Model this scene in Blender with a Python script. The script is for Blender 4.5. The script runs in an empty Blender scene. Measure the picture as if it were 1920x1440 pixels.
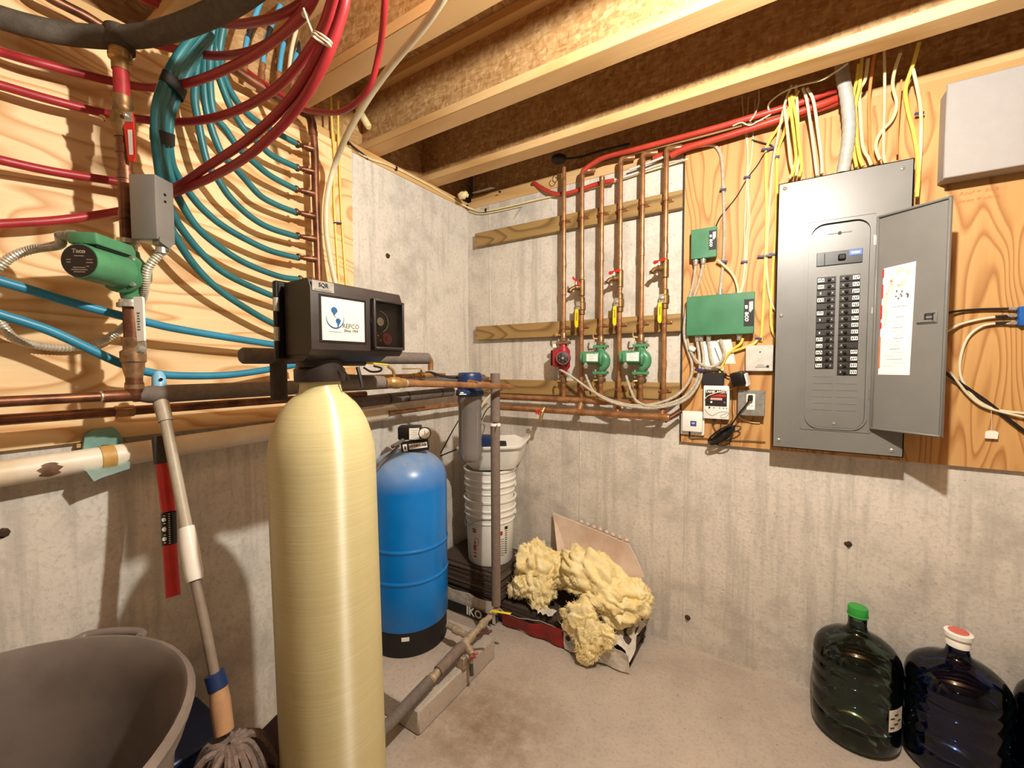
import bpy, bmesh, math, random
from mathutils import Vector as V, Matrix, noise as mnoise
PI = math.pi
S = bpy.context.scene
COL = S.collection
random.seed(7)

# ---------------------------------------------------------------- camera, world, lamps, exposure
cam_data = bpy.data.cameras.new('camera')
cam = bpy.data.objects.new('camera', cam_data); COL.objects.link(cam)
cam_data.sensor_width = 36.0
cam_data.lens = 785.0 / 1920.0 * 36.0
cam_data.clip_start = 0.02
yaw, pitch, roll = math.radians(32.1), math.radians(2.54), math.radians(-0.18)
fw = V((-math.sin(yaw) * math.cos(pitch), math.cos(yaw) * math.cos(pitch), -math.sin(pitch)))
r0 = V((math.cos(yaw), math.sin(yaw), 0)); u0 = r0.cross(fw)
rt = math.cos(roll) * r0 + math.sin(roll) * u0
up = -math.sin(roll) * r0 + math.cos(roll) * u0
cam.matrix_world = Matrix(((rt.x, up.x, -fw.x, 1.681), (rt.y, up.y, -fw.y, -2.153), (rt.z, up.z, -fw.z, 1.40), (0, 0, 0, 1)))
S.camera = cam
S.view_settings.view_transform = 'Standard'
S.view_settings.look = 'None'
S.view_settings.exposure = 0.45
S.view_settings.gamma = 1.0
S.view_settings.use_curve_mapping = False

world = bpy.data.worlds.new('basement_world'); S.world = world
world.use_nodes = True
world.node_tree.nodes['Background'].inputs[0].default_value = (1.0, 0.75, 0.55, 1)
world.node_tree.nodes['Background'].inputs[1].default_value = 0.02

def lamp(name, loc, watts, size, col):
    d = bpy.data.lights.new(name, 'POINT'); d.energy = watts; d.shadow_soft_size = size; d.color = col
    o = bpy.data.objects.new(name, d); COL.objects.link(o); o.location = loc
    return o
lamp('ceiling_bulb', (1.79, -1.36, 2.31), 108, 0.025, (1.0, 0.965, 0.875))
lamp('far_bulb', (1.5, -4.0, 2.3), 6, 0.05, (1.0, 0.965, 0.875))

# ---------------------------------------------------------------- mesh helper
def frame(d, hint=None):
    d = V(d).normalized()
    h = V(hint) if hint is not None else (V((0, 0, 1)) if abs(d.z) < 0.9 else V((0, 1, 0)))
    x = h - d * h.dot(d)
    if x.length < 1e-6: x = d.orthogonal()
    x.normalize()
    return x, d.cross(x)

def smooth_path(pts, k=6):
    p = [V(q) for q in pts]
    if len(p) < 3 or k < 2: return p
    out = []
    n = len(p)
    for i in range(n - 1):
        a = p[i - 1] if i else p[0] * 2 - p[1]
        b, c = p[i], p[i + 1]
        d = p[i + 2] if i + 2 < n else p[-1] * 2 - p[-2]
        for j in range(k):
            t = j / k
            out.append(0.5 * ((2 * b) + (c - a) * t + (2 * a - 5 * b + 4 * c - d) * t * t + (3 * b - a - 3 * c + d) * t ** 3))
    out.append(p[-1])
    return out

def resample(p, step):
    out = [p[0]]; acc = 0.0
    for a, b in zip(p, p[1:]):
        L = (b - a).length
        while acc + L >= step:
            t = (step - acc) / L
            a = a.lerp(b, t); out.append(a); L = (b - a).length; acc = 0.0
        acc += L
    out.append(p[-1])
    return out

class B:
    def __init__(s): s.v = []; s.f = []; s.m = []; s.mi = 0
    def add(s, vs, fs):
        o = len(s.v); s.v += [tuple(q) for q in vs]
        s.f += [tuple(i + o for i in f) for f in fs]; s.m += [s.mi] * len(fs)
        return s
    def mat(s, i): s.mi = i; return s
    def box(s, c, size, rot=None, bev=0, seg=1, axes=None):
        """axes: three unit vectors (world) for the box's own x, y, z"""
        hx, hy, hz = (q / 2 for q in size)
        bm = bmesh.new(); bmesh.ops.create_cube(bm, size=1)
        for q in bm.verts: q.co = V((q.co.x * size[0], q.co.y * size[1], q.co.z * size[2]))
        if bev: bmesh.ops.bevel(bm, geom=bm.edges[:], offset=min(bev, min(size) * .45), segments=seg, affect='EDGES', profile=.5)
        M = Matrix.Identity(3)
        if axes: M = Matrix([V(a) for a in axes]).transposed()
        elif rot: 
            from mathutils import Euler
            M = Euler(rot).to_matrix()
        bm.verts.index_update()
        s.add([M @ q.co + V(c) for q in bm.verts], [[q.index for q in f.verts] for f in bm.faces]); bm.free()
        return s
    def bx(s, lo, hi, bev=0, seg=1):
        return s.box([(a + b) / 2 for a, b in zip(lo, hi)], [abs(b - a) for a, b in zip(lo, hi)], bev=bev, seg=seg)
    def tube(s, pts, r, n=10, k=6, cap=True, closed=False, rr=None):
        p = smooth_path(pts, k) if not closed else [V(q) for q in pts]
        N = len(p); d0 = (p[1] - p[0]).normalized(); x, y = frame(d0)
        vs = []; fs = []
        for i in range(N):
            a = p[i - 1] if (i or closed) else p[0]
            b = p[(i + 1) % N] if (i < N - 1 or closed) else p[-1]
            d = (b - a)
            if d.length < 1e-9: d = d0
            d.normalize(); x = (x - d * x.dot(d)); x.normalize(); y = d.cross(x)
            ri = rr(i, N) if rr else r
            for j in range(n):
                t = 2 * PI * j / n
                vs.append(p[i] + (x * math.cos(t) + y * math.sin(t)) * ri)
        for i in range(N if closed else N - 1):
            for j in range(n):
                fs.append((i * n + j, i * n + (j + 1) % n, ((i + 1) % N) * n + (j + 1) % n, ((i + 1) % N) * n + j))
        if cap and not closed:
            fs.append(tuple(range(n - 1, -1, -1))); fs.append(tuple((N - 1) * n + j for j in range(n)))
        return s.add(vs, fs)
    def conduit(s, pts, r, step=.004, n=8, amp=.14):
        p = resample(smooth_path(pts, 8), step / 2)
        return s.tube(p, r, n=n, k=1, rr=lambda i, N: r * (1 + (amp if i % 2 else -amp * .6)))
    def lathe(s, prof, base, axis=(0, 0, 1), n=24, hint=None, cap=True):
        x, y = frame(axis, hint); d = V(axis).normalized(); b = V(base)
        vs = [b + d * z + (x * math.cos(2 * PI * j / n) + y * math.sin(2 * PI * j / n)) * r for r, z in prof for j in range(n)]
        fs = [(i * n + j, i * n + (j + 1) % n, (i + 1) * n + (j + 1) % n, (i + 1) * n + j) for i in range(len(prof) - 1) for j in range(n)]
        if cap:
            if prof[0][0] > 1e-5: fs.append(tuple(range(n - 1, -1, -1)))
            if prof[-1][0] > 1e-5: fs.append(tuple((len(prof) - 1) * n + j for j in range(n)))
        return s.add(vs, fs)
    def cyl(s, a, b, r, n=14, r2=None):
        a, b = V(a), V(b); L = (b - a).length
        return s.lathe([(r, 0), (r2 if r2 is not None else r, L)], a, b - a, n)
    def prism(s, poly, o, ux, uy, th):
        """polygon (2-D) in the plane o + ux*a + uy*b, extruded by th along ux x uy"""
        o, ux, uy = V(o), V(ux).normalized(), V(uy).normalized(); nz = ux.cross(uy) * th
        n = len(poly)
        vs = [o + ux * a + uy * b for a, b in poly] + [o + ux * a + uy * b + nz for a, b in poly]
        fs = [tuple(range(n - 1, -1, -1)), tuple(range(n, 2 * n))] + [(i, (i + 1) % n, n + (i + 1) % n, n + i) for i in range(n)]
        return s.add(vs, fs)
    def hull(s, pts):
        bm = bmesh.new(); [bm.verts.new(q) for q in pts]
        bmesh.ops.convex_hull(bm, input=bm.verts[:]); bm.verts.index_update()
        lv = [q for q in bm.verts if q.link_faces]
        ix = {q: i for i, q in enumerate(lv)}
        s.add([q.co.copy() for q in lv], [[ix[q] for q in f.verts] for f in bm.faces]); bm.free()
        return s
    def solid(s, grid, th, nrm=None):
        """a grid of points (rows) as a sheet of thickness th"""
        R, C = len(grid), len(grid[0]); g = [[V(q) for q in r] for r in grid]
        top = []; bot = []
        for i in range(R):
            for j in range(C):
                a = g[min(i + 1, R - 1)][j] - g[max(i - 1, 0)][j]; b = g[i][min(j + 1, C - 1)] - g[i][max(j - 1, 0)]
                m = a.cross(b)
                m = m.normalized() if m.length > 1e-9 else V((0, 0, 1))
                top.append(g[i][j]); bot.append(g[i][j] - m * th)
        fs = []; n = R * C
        for i in range(R - 1):
            for j in range(C - 1):
                q = (i * C + j, i * C + j + 1, (i + 1) * C + j + 1, (i + 1) * C + j)
                fs.append(q[::-1]); fs.append(tuple(t + n for t in q))
        rim = [j for j in range(C)] + [i * C + C - 1 for i in range(1, R)] + [(R - 1) * C + j for j in range(C - 2, -1, -1)] + [i * C for i in range(R - 2, 0, -1)]
        for a, b in zip(rim, rim[1:] + rim[:1]): fs.append((a, b, b + n, a + n))
        return s.add(top + bot, fs)
    def obj(s, name, mats, parent=None, smooth=40, label=None, kind=None, sub=0):
        me = bpy.data.meshes.new(name)
        o = bpy.data.objects.new(name, me)
        if parent is not None:
            off = V((0, 0, 0)); q = parent
            while q is not None: off += q.location; q = q.parent
            o.parent = parent
        else:
            xs = [[v[k] for v in s.v] for k in range(3)]
            off = V(((min(xs[0]) + max(xs[0])) / 2, (min(xs[1]) + max(xs[1])) / 2, min(xs[2])))
            o.location = off
        me.from_pydata([(v[0] - off.x, v[1] - off.y, v[2] - off.z) for v in s.v], [], s.f)
        for m in (mats if isinstance(mats, (list, tuple)) else [mats]): me.materials.append(m)
        for p, i in zip(me.polygons, s.m): p.material_index = i
        bm = bmesh.new(); bm.from_mesh(me); bmesh.ops.recalc_face_normals(bm, faces=bm.faces[:])
        if smooth:
            for f in bm.faces: f.smooth = True
            ca = math.radians(smooth)
            for e in bm.edges:
                if len(e.link_faces) == 2 and e.calc_face_angle(0) > ca: e.smooth = False
        bm.to_mesh(me); bm.free()
        if sub:
            md = o.modifiers.new('sub', 'SUBSURF'); md.levels = md.render_levels = sub
        COL.objects.link(o)
        if label: o['label'] = label
        if kind: o['kind'] = kind
        return o

def tag(o, label, cat, group=None):
    o['label'] = label; o['category'] = cat
    if group: o['group'] = group
    return o
def thing(name, label, cat, loc=(0, 0, 0), group=None):
    o = bpy.data.objects.new(name, None); COL.objects.link(o); o.location = loc
    o.empty_display_size = .05
    return tag(o, label, cat, group)
def dup(root, loc, label=None):
    """a copy of a thing with copies of its parts and sub-parts"""
    r = root.copy(); COL.objects.link(r); r.location = loc
    if label: r['label'] = label
    for ch in list(root.children):
        c = ch.copy(); COL.objects.link(c); c.parent = r
        for g in list(ch.children):
            d = g.copy(); COL.objects.link(d); d.parent = c
    return r
def struct(o): o['kind'] = 'structure'; return o

def text(s, name, mat, parent, loc, ux, uy, size, ext=.0004, align='CENTER', bold=0.0, shear=0.0):
    """flat lettering: baseline along ux, letters up along uy, loc = middle (or left) of the line"""
    cu = bpy.data.curves.new('lettering', 'FONT'); cu.body = s; cu.size = size; cu.extrude = ext
    cu.align_x = align; cu.align_y = 'CENTER'; cu.resolution_u = 2; cu.offset = bold; cu.shear = shear
    t = bpy.data.objects.new('lettering', cu)
    me = bpy.data.meshes.new_from_object(t)
    bpy.data.objects.remove(t); bpy.data.curves.remove(cu)
    ux, uy = V(ux).normalized(), V(uy).normalized(); uz = ux.cross(uy)
    off = V((0, 0, 0)); q = parent
    while q is not None: off += q.location; q = q.parent
    M = Matrix((ux, uy, uz)).transposed().to_4x4(); M.translation = V(loc) - off
    me.transform(M); me.materials.clear(); me.materials.append(mat); me.name = name
    o = bpy.data.objects.new(name, me); o.parent = parent; COL.objects.link(o)
    return o
def nm(s): return s

# ---------------------------------------------------------------- materials
def lin(h):
    h = h.lstrip('#'); c = [int(h[i:i + 2], 16) / 255 for i in (0, 2, 4)]
    return tuple(x / 12.92 if x <= .04045 else ((x + .055) / 1.055) ** 2.4 for x in c) + (1,)
class NT:
    def __init__(s, name):
        s.m = bpy.data.materials.new(name); s.m.use_nodes = True; s.t = s.m.node_tree
        s.b = s.t.nodes['Principled BSDF']; s.o = s.t.nodes['Material Output']
        s.tc = s.t.nodes.new('ShaderNodeTexCoord')
    def n(s, typ, **kw):
        q = s.t.nodes.new('ShaderNode' + typ)
        for k, v in kw.items():
            if k in q.inputs: 
                if hasattr(v, 'is_output') or isinstance(v, bpy.types.NodeSocket): s.t.links.new(v, q.inputs[k])
                else: q.inputs[k].default_value = v
            else: setattr(q, k, v)
        return q
    def link(s, a, b): s.t.links.new(a, b)
    def mapping(s, scale=(1, 1, 1), rot=(0, 0, 0), loc=(0, 0, 0), coord='Object'):
        q = s.n('Mapping'); s.link(s.tc.outputs[coord], q.inputs[0])
        q.inputs['Scale'].default_value = scale; q.inputs['Rotation'].default_value = rot; q.inputs['Location'].default_value = loc
        return q.outputs[0]
    def noise(s, vec, scale, detail=3, rough=.5, dist=0):
        q = s.n('TexNoise'); s.link(vec, q.inputs['Vector']); q.inputs['Scale'].default_value = scale
        q.inputs['Detail'].default_value = detail; q.inputs['Roughness'].default_value = rough; q.inputs['Distortion'].default_value = dist
        return q.outputs['Fac']
    def ramp(s, fac, stops, mode='LINEAR'):
        q = s.n('ValToRGB'); s.link(fac, q.inputs[0]); q.color_ramp.interpolation = mode
        e = q.color_ramp.elements
        while len(e) < len(stops): e.new(.5)
        for i, (p, c) in enumerate(stops): e[i].position = p; e[i].color = lin(c) if isinstance(c, str) else c
        return q.outputs[0]
    def mix(s, fac, a, b, mode='MIX'):
        q = s.n('Mix', data_type='RGBA', blend_type=mode)
        for v, i in ((fac, 0), (a, 6), (b, 7)):
            if isinstance(v, bpy.types.NodeSocket): s.link(v, q.inputs[i])
            else: q.inputs[i].default_value = lin(v) if isinstance(v, str) else v
        return q.outputs[2]
    def math(s, op, a, b=0.0, c=0.0):
        q = s.n('Math', operation=op)
        for i, v in enumerate((a, b, c)):
            if isinstance(v, bpy.types.NodeSocket): s.link(v, q.inputs[i])
            else: q.inputs[i].default_value = v
        return q.outputs[0]
    def bump(s, h, strength=.3, dist=.01):
        q = s.n('Bump'); s.link(h, q.inputs['Height']); q.inputs['Strength'].default_value = strength; q.inputs['Distance'].default_value = dist
        s.link(q.outputs[0], s.b.inputs['Normal'])
    def set(s, col=None, rough=None, metal=None, **kw):
        for v, k in ((col, 'Base Color'), (rough, 'Roughness'), (metal, 'Metallic')):
            if v is None: continue
            if isinstance(v, bpy.types.NodeSocket): s.link(v, s.b.inputs[k])
            else: s.b.inputs[k].default_value = lin(v) if isinstance(v, str) else v
        for k, v in kw.items(): s.b.inputs[k.replace('_', ' ')].default_value = v
        return s.m
def M(name, col, rough=.5, metal=0.0, var=.12, vs=30, bump=0.0, bs=120, col2=None, fine=None, **kw):
    """a plain material with a little procedural mottling (and an optional second colour in patches)"""
    t = NT(name); vec = t.mapping()
    f = t.noise(vec, vs, 4, .6)
    c = lin(col)
    if col2: lo, hi = lin(col2), c
    else: lo, hi = tuple(x * (1 - var) for x in c[:3]) + (1,), tuple(min(1, x * (1 + var * .6)) for x in c[:3]) + (1,)
    cc = t.ramp(f, [(.35, lo), (.65, hi)])
    rr = t.math('MULTIPLY_ADD', f, .16, rough - .08)
    if bump: t.bump(t.noise(vec, bs, 3, .6), bump, .004)
    return t.set(cc, rr, metal, **kw)

def concrete(name, base, axis, dark=.66):
    t = NT(name); v = t.mapping()
    big = t.noise(v, 1.6, 5, .62); mid = t.noise(v, 7, 5, .65)
    strk = t.noise(t.mapping((9, 9, .7) if axis else (1, 1, 1)), 2.2, 4, .6)
    pit = t.n('TexVoronoi'); t.link(t.mapping((1, 1, 1)), pit.inputs['Vector']); pit.inputs['Scale'].default_value = 16
    fine = t.noise(v, 70, 4, .7)
    c = lin(base); dk = tuple(x * dark for x in c[:3]) + (1,); lt = tuple(min(1, x * 1.12) for x in c[:3]) + (1,)
    col = t.ramp(t.math('ADD', t.math('MULTIPLY', big, .5), t.math('MULTIPLY', mid, .5)), [(.36, dk), (.5, c), (.66, lt)])
    if axis:
        col = t.mix(t.ramp(strk, [(.5, (0, 0, 0, 1)), (.68, (.75, .75, .75, 1))]), col, tuple(x * .68 for x in c[:3]) + (1,))
    p2 = t.math('MULTIPLY', t.math('LESS_THAN', pit.outputs['Distance'], t.math('MULTIPLY', t.noise(v, 5, 2), .12)), .55)
    col = t.mix(p2, col, tuple(x * .45 for x in c[:3]) + (1,))
    col = t.mix(t.ramp(fine, [(.5, (0, 0, 0, 1)), (.7, (.55, .55, .55, 1))]), col, tuple(x * .6 for x in c[:3]) + (1,))
    if not axis:
        mp = t.n('Mapping'); t.link(t.tc.outputs['Object'], mp.inputs[0]); mp.inputs['Location'].default_value = (1.74, -2.12, 0)
        mp.inputs['Scale'].default_value = (1, 1, .2); mp.vector_type = 'POINT'
        ln = t.n('VectorMath', operation='LENGTH'); t.link(mp.outputs[0], ln.inputs[0])
        near = t.math('SUBTRACT', 1.0, t.math('MULTIPLY', ln.outputs['Value'], 2.6))
        patch = t.math('MULTIPLY', t.math('MINIMUM', t.math('MAXIMUM', near, 0.0), 1.0), t.math('MULTIPLY_ADD', t.noise(v, 11, 6, .75), 2.6, -.6))
        col = t.mix(t.math('MINIMUM', t.math('MAXIMUM', patch, 0.0), .8), col, '#7d6248')
    t.bump(t.math('ADD', t.math('MULTIPLY', mid, .6), t.math('MULTIPLY', fine, .4)), .6, .008)
    return t.set(col, .88, 0)
m_conc_b = concrete('concrete_wall', '#d5ccbf', 1)
m_conc_l = concrete('concrete_wall_left', '#dad1c4', 1)
m_floor = concrete('concrete_floor', '#b8ab9d', 0, .84)

def ply(name, light, dark, grain, k=9.0, seed=0.0, edge=False):
    """rotary-cut plywood: contour figure stretched along the grain axis"""
    t = NT(name)
    sc = [5.0, 5.0, 5.0]; sc[grain] = 1.15
    vec = t.mapping(tuple(sc), loc=(seed, seed * 1.7, seed * .6))
    f = t.noise(vec, .8, 2.2, .45, .35)
    ring = t.math('FRACT', t.math('MULTIPLY', f, k))
    fig = t.ramp(ring, [(0, (0, 0, 0, 1)), (.5, (.16, .16, .16, 1)), (.82, (1, 1, 1, 1)), (1, (.0, .0, .0, 1))])
    s2 = [70.0] * 3; s2[grain] = 2.5
    fib = t.noise(t.mapping(tuple(s2)), 1.0, 3, .6)
    big = t.noise(t.mapping(), 1.3, 2)
    col = t.mix(t.math('MULTIPLY', fig, .9), light, dark)
    col = t.mix(t.math('MULTIPLY', fib, .34), col, dark)
    col = t.mix(t.math('MULTIPLY', big, .3), col, tuple(x * .93 for x in lin(light)[:3]) + (1,))
    t.bump(t.math('ADD', fib, t.math('MULTIPLY', ring, .3)), .12, .003)
    return t.set(col, .6, 0)
m_ply_l = ply('plywood_left', '#fbdba8', '#c4853f', 1, 17.0, 3.1)
m_ply_b = ply('plywood_right', '#d0a062', '#965a20', 2, 22.0, 1.3)
m_plyedge = ply('plywood_edge', '#d9a45f', '#9b6632', 0, 4, 2)
def lumber(name, light, dark, grain, k=5):
    return ply(name, light, dark, grain, k, .7)
m_lum_x = lumber('joist_flange', '#e0ba84', '#b98a4e', 0, 3)
m_lum_y = lumber('sill_lumber', '#deb67c', '#b3854a', 1, 4)
m_treat = ply('treated_lumber', '#ab8a52', '#5f4321', 0, 13, 4.4)
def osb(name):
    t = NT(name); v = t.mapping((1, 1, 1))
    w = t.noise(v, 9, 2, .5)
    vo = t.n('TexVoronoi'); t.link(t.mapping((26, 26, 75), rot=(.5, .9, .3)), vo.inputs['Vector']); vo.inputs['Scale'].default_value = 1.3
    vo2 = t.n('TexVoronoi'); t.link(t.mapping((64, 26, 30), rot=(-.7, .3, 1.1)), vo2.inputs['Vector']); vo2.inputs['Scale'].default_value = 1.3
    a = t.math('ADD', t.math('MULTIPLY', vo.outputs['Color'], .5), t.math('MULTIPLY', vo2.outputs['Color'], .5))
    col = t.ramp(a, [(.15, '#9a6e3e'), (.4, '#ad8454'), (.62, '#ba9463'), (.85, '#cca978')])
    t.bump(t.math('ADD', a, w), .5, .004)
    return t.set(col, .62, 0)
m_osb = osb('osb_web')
def metal(name, col, rough=.35, var=.2, vs=25, col2=None, met=.65): return M(name, col, rough, met, var, vs, col2=col2)
m_cop = metal('copper', '#bd8a5c', .34, .25, 18, '#8e5f3c', met=.5)
m_copd = metal('copper_dull', '#8a5a40', .42, .3, 16, '#523122')
m_brass = metal('brass', '#b9925c', .36, .25, 40)
m_brassd = metal('tarnished_brass', '#8b6a41', .45, .3, 40)
m_bronze = metal('bronze_body', '#9c7a58', .4, .3, 50)
m_solder = metal('solder', '#cfc0aa', .4, .2, 60)
m_chrome = metal('zinc_plated', '#c9c4b8', .28, .12, 40)
m_steel = metal('galvanized_steel', '#a9a59c', .38, .18, 40)
m_armor = metal('armored_conduit', '#d2cab8', .32, .15, 60, met=.35)
m_red_pex = M('red_tubing', '#a72a2f', .42, var=.15, vs=14)
m_org_pex = M('orange_red_tubing', '#b93d2b', .42, var=.15, vs=14)
m_teal = M('teal_tubing', '#286c72', .42, var=.2, vs=12)
m_blue = M('blue_tubing', '#2f87a8', .4, var=.15, vs=12)
m_blue2 = M('sky_blue_tubing', '#4e9fc4', .36, var=.15, vs=20)
m_foam = M('grey_pipe_foam', '#6f645c', .85, var=.18, vs=60, bump=.4, bs=300)
m_foamd = M('dark_pipe_foam', '#4a4138', .88, var=.18, vs=60, bump=.4, bs=300)
m_foamb = M('black_pipe_foam', '#5a5045', .85, var=.2, vs=60, bump=.4, bs=300)
m_pvc = M('white_pvc', '#efe6d8', .38, var=.05, vs=9)
m_pvcs = M('stained_pvc', '#efe4d2', .42, vs=5, col2='#d9c3a0')
m_black = M('black_plastic', '#17120f', .36, var=.2, vs=40)
m_blackm = M('matte_black', '#1b1714', .65, var=.2, vs=40)
m_brown = M('dark_brown_plastic', '#2b211d', .42, var=.15, vs=30, bump=.1, bs=500)
m_white = M('white_plastic', '#f0ece2', .4, var=.04, vs=12)
m_whitep = M('white_paper', '#f6f0e4', .7, var=.04, vs=10)
m_wire_w = M('white_cable', '#dccfae', .45, var=.06, vs=20)
m_wire_y = M('yellow_cable', '#efcf5c', .45, var=.1, vs=20)
m_wire_c = M('cream_cable', '#ecd9a6', .45, var=.1, vs=20)
m_wire_b = M('black_cable', '#1a1310', .5, var=.1, vs=20)
m_wire_o = M('orange_cable', '#dd8a4a', .5, var=.1, vs=20)
m_staple = M('blue_cable_staple', '#2e2f63', .5, var=.1, vs=20)
m_green = M('green_enamel', '#3f7a56', .36, var=.12, vs=14)
m_greenp = M('green_pump_paint', '#4f8a62', .34, var=.14, vs=30)
m_redp = M('red_pump_paint', '#a32632', .36, var=.14, vs=30)
m_grey = M('grey_panel_paint', '#74726d', .36, var=.05, vs=10, bump=.04, bs=600)
m_greyd = M('grey_box_paint', '#837f79', .36, 0.2, var=.06, vs=12)
m_label = M('white_label', '#f4eee0', .5, var=.03)
m_ink = M('black_ink', '#181412', .6, var=.02)
m_inkg = M('grey_ink', '#6b655f', .6, var=.02)
m_inkr = M('red_ink', '#b3302a', .6, var=.05)
m_yel = M('yellow_vinyl', '#f0d21e', .42, var=.06)
m_redh = M('red_handle', '#d02a22', .4, var=.1)
m_navy = M('navy_plastic', '#20345f', .38, var=.1)
m_dark = M('dark_void', '#0a0706', .9, var=.1)

# ---------------------------------------------------------------- the room
wl = struct(B().bx((-.25, -6, -.1), (0, .25, 2.39)).obj('wall_left', m_conc_l))
wb = struct(B().bx((0, 0, -.1), (5, .25, 2.39)).obj('wall_back', m_conc_b))
struct(B().bx((5, -6, -.1), (5.2, .25, 2.75)).obj('wall_right', m_conc_b))
struct(B().bx((-.25, -6.2, -.1), (5.2, -6, 2.75)).obj('wall_front', m_conc_b))
fl = struct(B().bx((0, -6, -.1), (5, 0, 0)).obj('floor', m_floor))
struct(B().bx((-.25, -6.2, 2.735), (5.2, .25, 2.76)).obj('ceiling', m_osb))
def seam(B_, p): B_.prism([(-.006, 0), (-.002, .0022), (.002, .0022), (.006, 0)], *p)
for x in (.17, .775, 1.325, 1.945, 2.56):
    B().prism([(-.006, 0), (-.0015, .0022), (.0015, .0022), (.006, 0)], (x, -.0002, .005), (1, 0, 0), (0, -1, 0), -2.37).obj('form_seam', m_conc_b, wb)
for y in (-.62, -1.24, -1.86, -2.48):
    B().prism([(-.006, 0), (-.0015, .0022), (.0015, .0022), (.006, 0)], (.0002, y, .005), (0, 1, 0), (1, 0, 0), 2.37).obj('form_seam', m_conc_l, wl)
m_rust = M('rusty_tie', '#4a3626', .8, .3, var=.3)
for p in ((1.95, 0, 0.666), (1.344, 0, 0.16), (0.714, 0, 0.446), (0.709, 0, 1.813)):
    B().lathe([(.014, 0), (.011, .003), (.006, .004), (.006, .012), (0, .012)], p, (0, -1, 0), 8).obj('form_tie', m_rust, wb)
for p in ((0, -1.952, 0.971), (0, -0.66, 1.959)):
    B().lathe([(.014, 0), (.011, .003), (.006, .004), (.006, .012), (0, .012)], p, (1, 0, 0), 8).obj('form_tie', m_rust, wl)
B().prism([(0, 0), (.012, 0), (0, .009)], (0, 0, 0), (0, -1, 0), (0, 0, 1), -5).obj('floor_joint_bead', m_floor, fl)

# sill plates, rim boards
s1 = B().bx((-.14, -6, 2.39), (.006, 0, 2.43)).obj('trim_1', m_lum_y); struct(s1)
s2 = B().bx((.006, -.006, 2.39), (5, .14, 2.43)).obj('trim_2', m_lum_x); struct(s2)
B().bx((.02, .012, 2.43), (5, .09, 2.468)).obj('rim_flange', m_lum_x, s2)
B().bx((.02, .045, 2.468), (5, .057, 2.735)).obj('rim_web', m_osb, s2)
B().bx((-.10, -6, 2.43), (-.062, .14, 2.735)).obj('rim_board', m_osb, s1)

for yc, lab in ((-.335, 'wooden I-joist nearest the back wall, above the copper risers'), (-.75, 'wooden I-joist with lit strand board web, second from the back wall'),
                (-1.165, 'wooden I-joist above the water softener, third from the back wall'), (-1.575, 'wooden I-joist beside the ceiling bulb, fourth from the back wall')):
    t = thing('floor_joist', lab, 'joist', (2.4, yc, 2.43))
    w = .0425
    B().bx((-.06, yc - w, 2.43), (4.98, yc + w, 2.468), bev=.002).obj('bottom_flange', m_lum_x, t)
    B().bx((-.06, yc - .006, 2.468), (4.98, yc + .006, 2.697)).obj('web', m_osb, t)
    B().bx((-.06, yc - w, 2.697), (4.98, yc + w, 2.735), bev=.002).obj('top_flange', m_lum_x, t)

# plywood backboards
tl = B().bx((.0, -3.0, 1.186), (.018, -.880, 2.39)).obj('plywood_board', m_ply_l)
tag(tl, 'plywood backboard on the left wall behind the red and teal tubing', 'plywood board')
pb = thing('plywood_board', 'plywood backboard on the back wall carrying the grey breaker panel', 'plywood board', (2.4, 0, 1.03))
B().bx((1.305, -.019, 1.03), (3.75, -.0005, 2.389)).obj('panel', m_ply_b, pb)
B().bx((1.2995, -.0205, 1.03), (1.305, -.0005, 2.389)).obj('edge_strip', m_blackm, pb, label='black painted edge strip')

# ================================================================ LEFT WALL: tubing, riser, pump
def tubing(name, pts, r, mat, label, cat='tubing', group=None, n=12, k=7):
    return tag(B().tube(pts, r, n=n, k=k).obj(name, mat), label, cat, group)
PXR = .0112
# red tubing in front of the left plywood
G = 'red heating tubes sweeping across the left plywood'
tubing('heating_tube', [(0.071, -1.942, 2.159), (0.066, -1.921, 2.167), (0.083, -1.863, 2.17), (0.095, -1.724, 2.197), (0.171, -1.653, 2.191), (0.309, -1.602, 2.191), (0.519, -1.564, 2.198), (0.725, -1.565, 2.196), (0.809, -1.57, 2.218), (0.84, -1.573, 2.255)], PXR, m_red_pex,
       'red tube sagging across the left plywood just below the dark foam covered pipe', group=G)
tubing('heating_tube', [(0.072, -1.945, 2.079), (0.068, -1.924, 2.086), (0.075, -1.836, 2.093), (0.084, -1.724, 2.11), (0.188, -1.611, 2.111), (0.353, -1.543, 2.118), (0.559, -1.519, 2.133), (0.734, -1.525, 2.172), (0.829, -1.547, 2.2), (0.866, -1.557, 2.237)], PXR, m_red_pex,
       'red tube passing behind the red lever of the ball valve, second from the top', group=G)
tubing('heating_tube', [(0.076, -1.952, 1.902), (0.087, -1.933, 1.899), (0.079, -1.843, 1.908), (0.087, -1.72, 1.925), (0.101, -1.639, 1.933), (0.155, -1.605, 1.936), (0.304, -1.581, 1.968), (0.502, -1.562, 2), (0.668, -1.549, 2.051), (0.792, -1.551, 2.115), (0.86, -1.551, 2.195), (0.874, -1.552, 2.232)], PXR, m_red_pex,
       'red tube running behind the top of the grey steel control box', group=G)
tubing('heating_tube', [(0.079, -1.959, 1.738), (0.075, -1.937, 1.748), (0.079, -1.838, 1.785), (0.075, -1.719, 1.844), (0.069, -1.65, 1.89), (0.137, -1.606, 1.92), (0.306, -1.569, 1.944), (0.481, -1.553, 1.967), (0.649, -1.539, 2.02), (0.788, -1.543, 2.086), (0.859, -1.542, 2.168), (0.886, -1.545, 2.226)], PXR, m_red_pex,
       'lowest red tube, running level into the middle of the grey control box', group=G)
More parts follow.
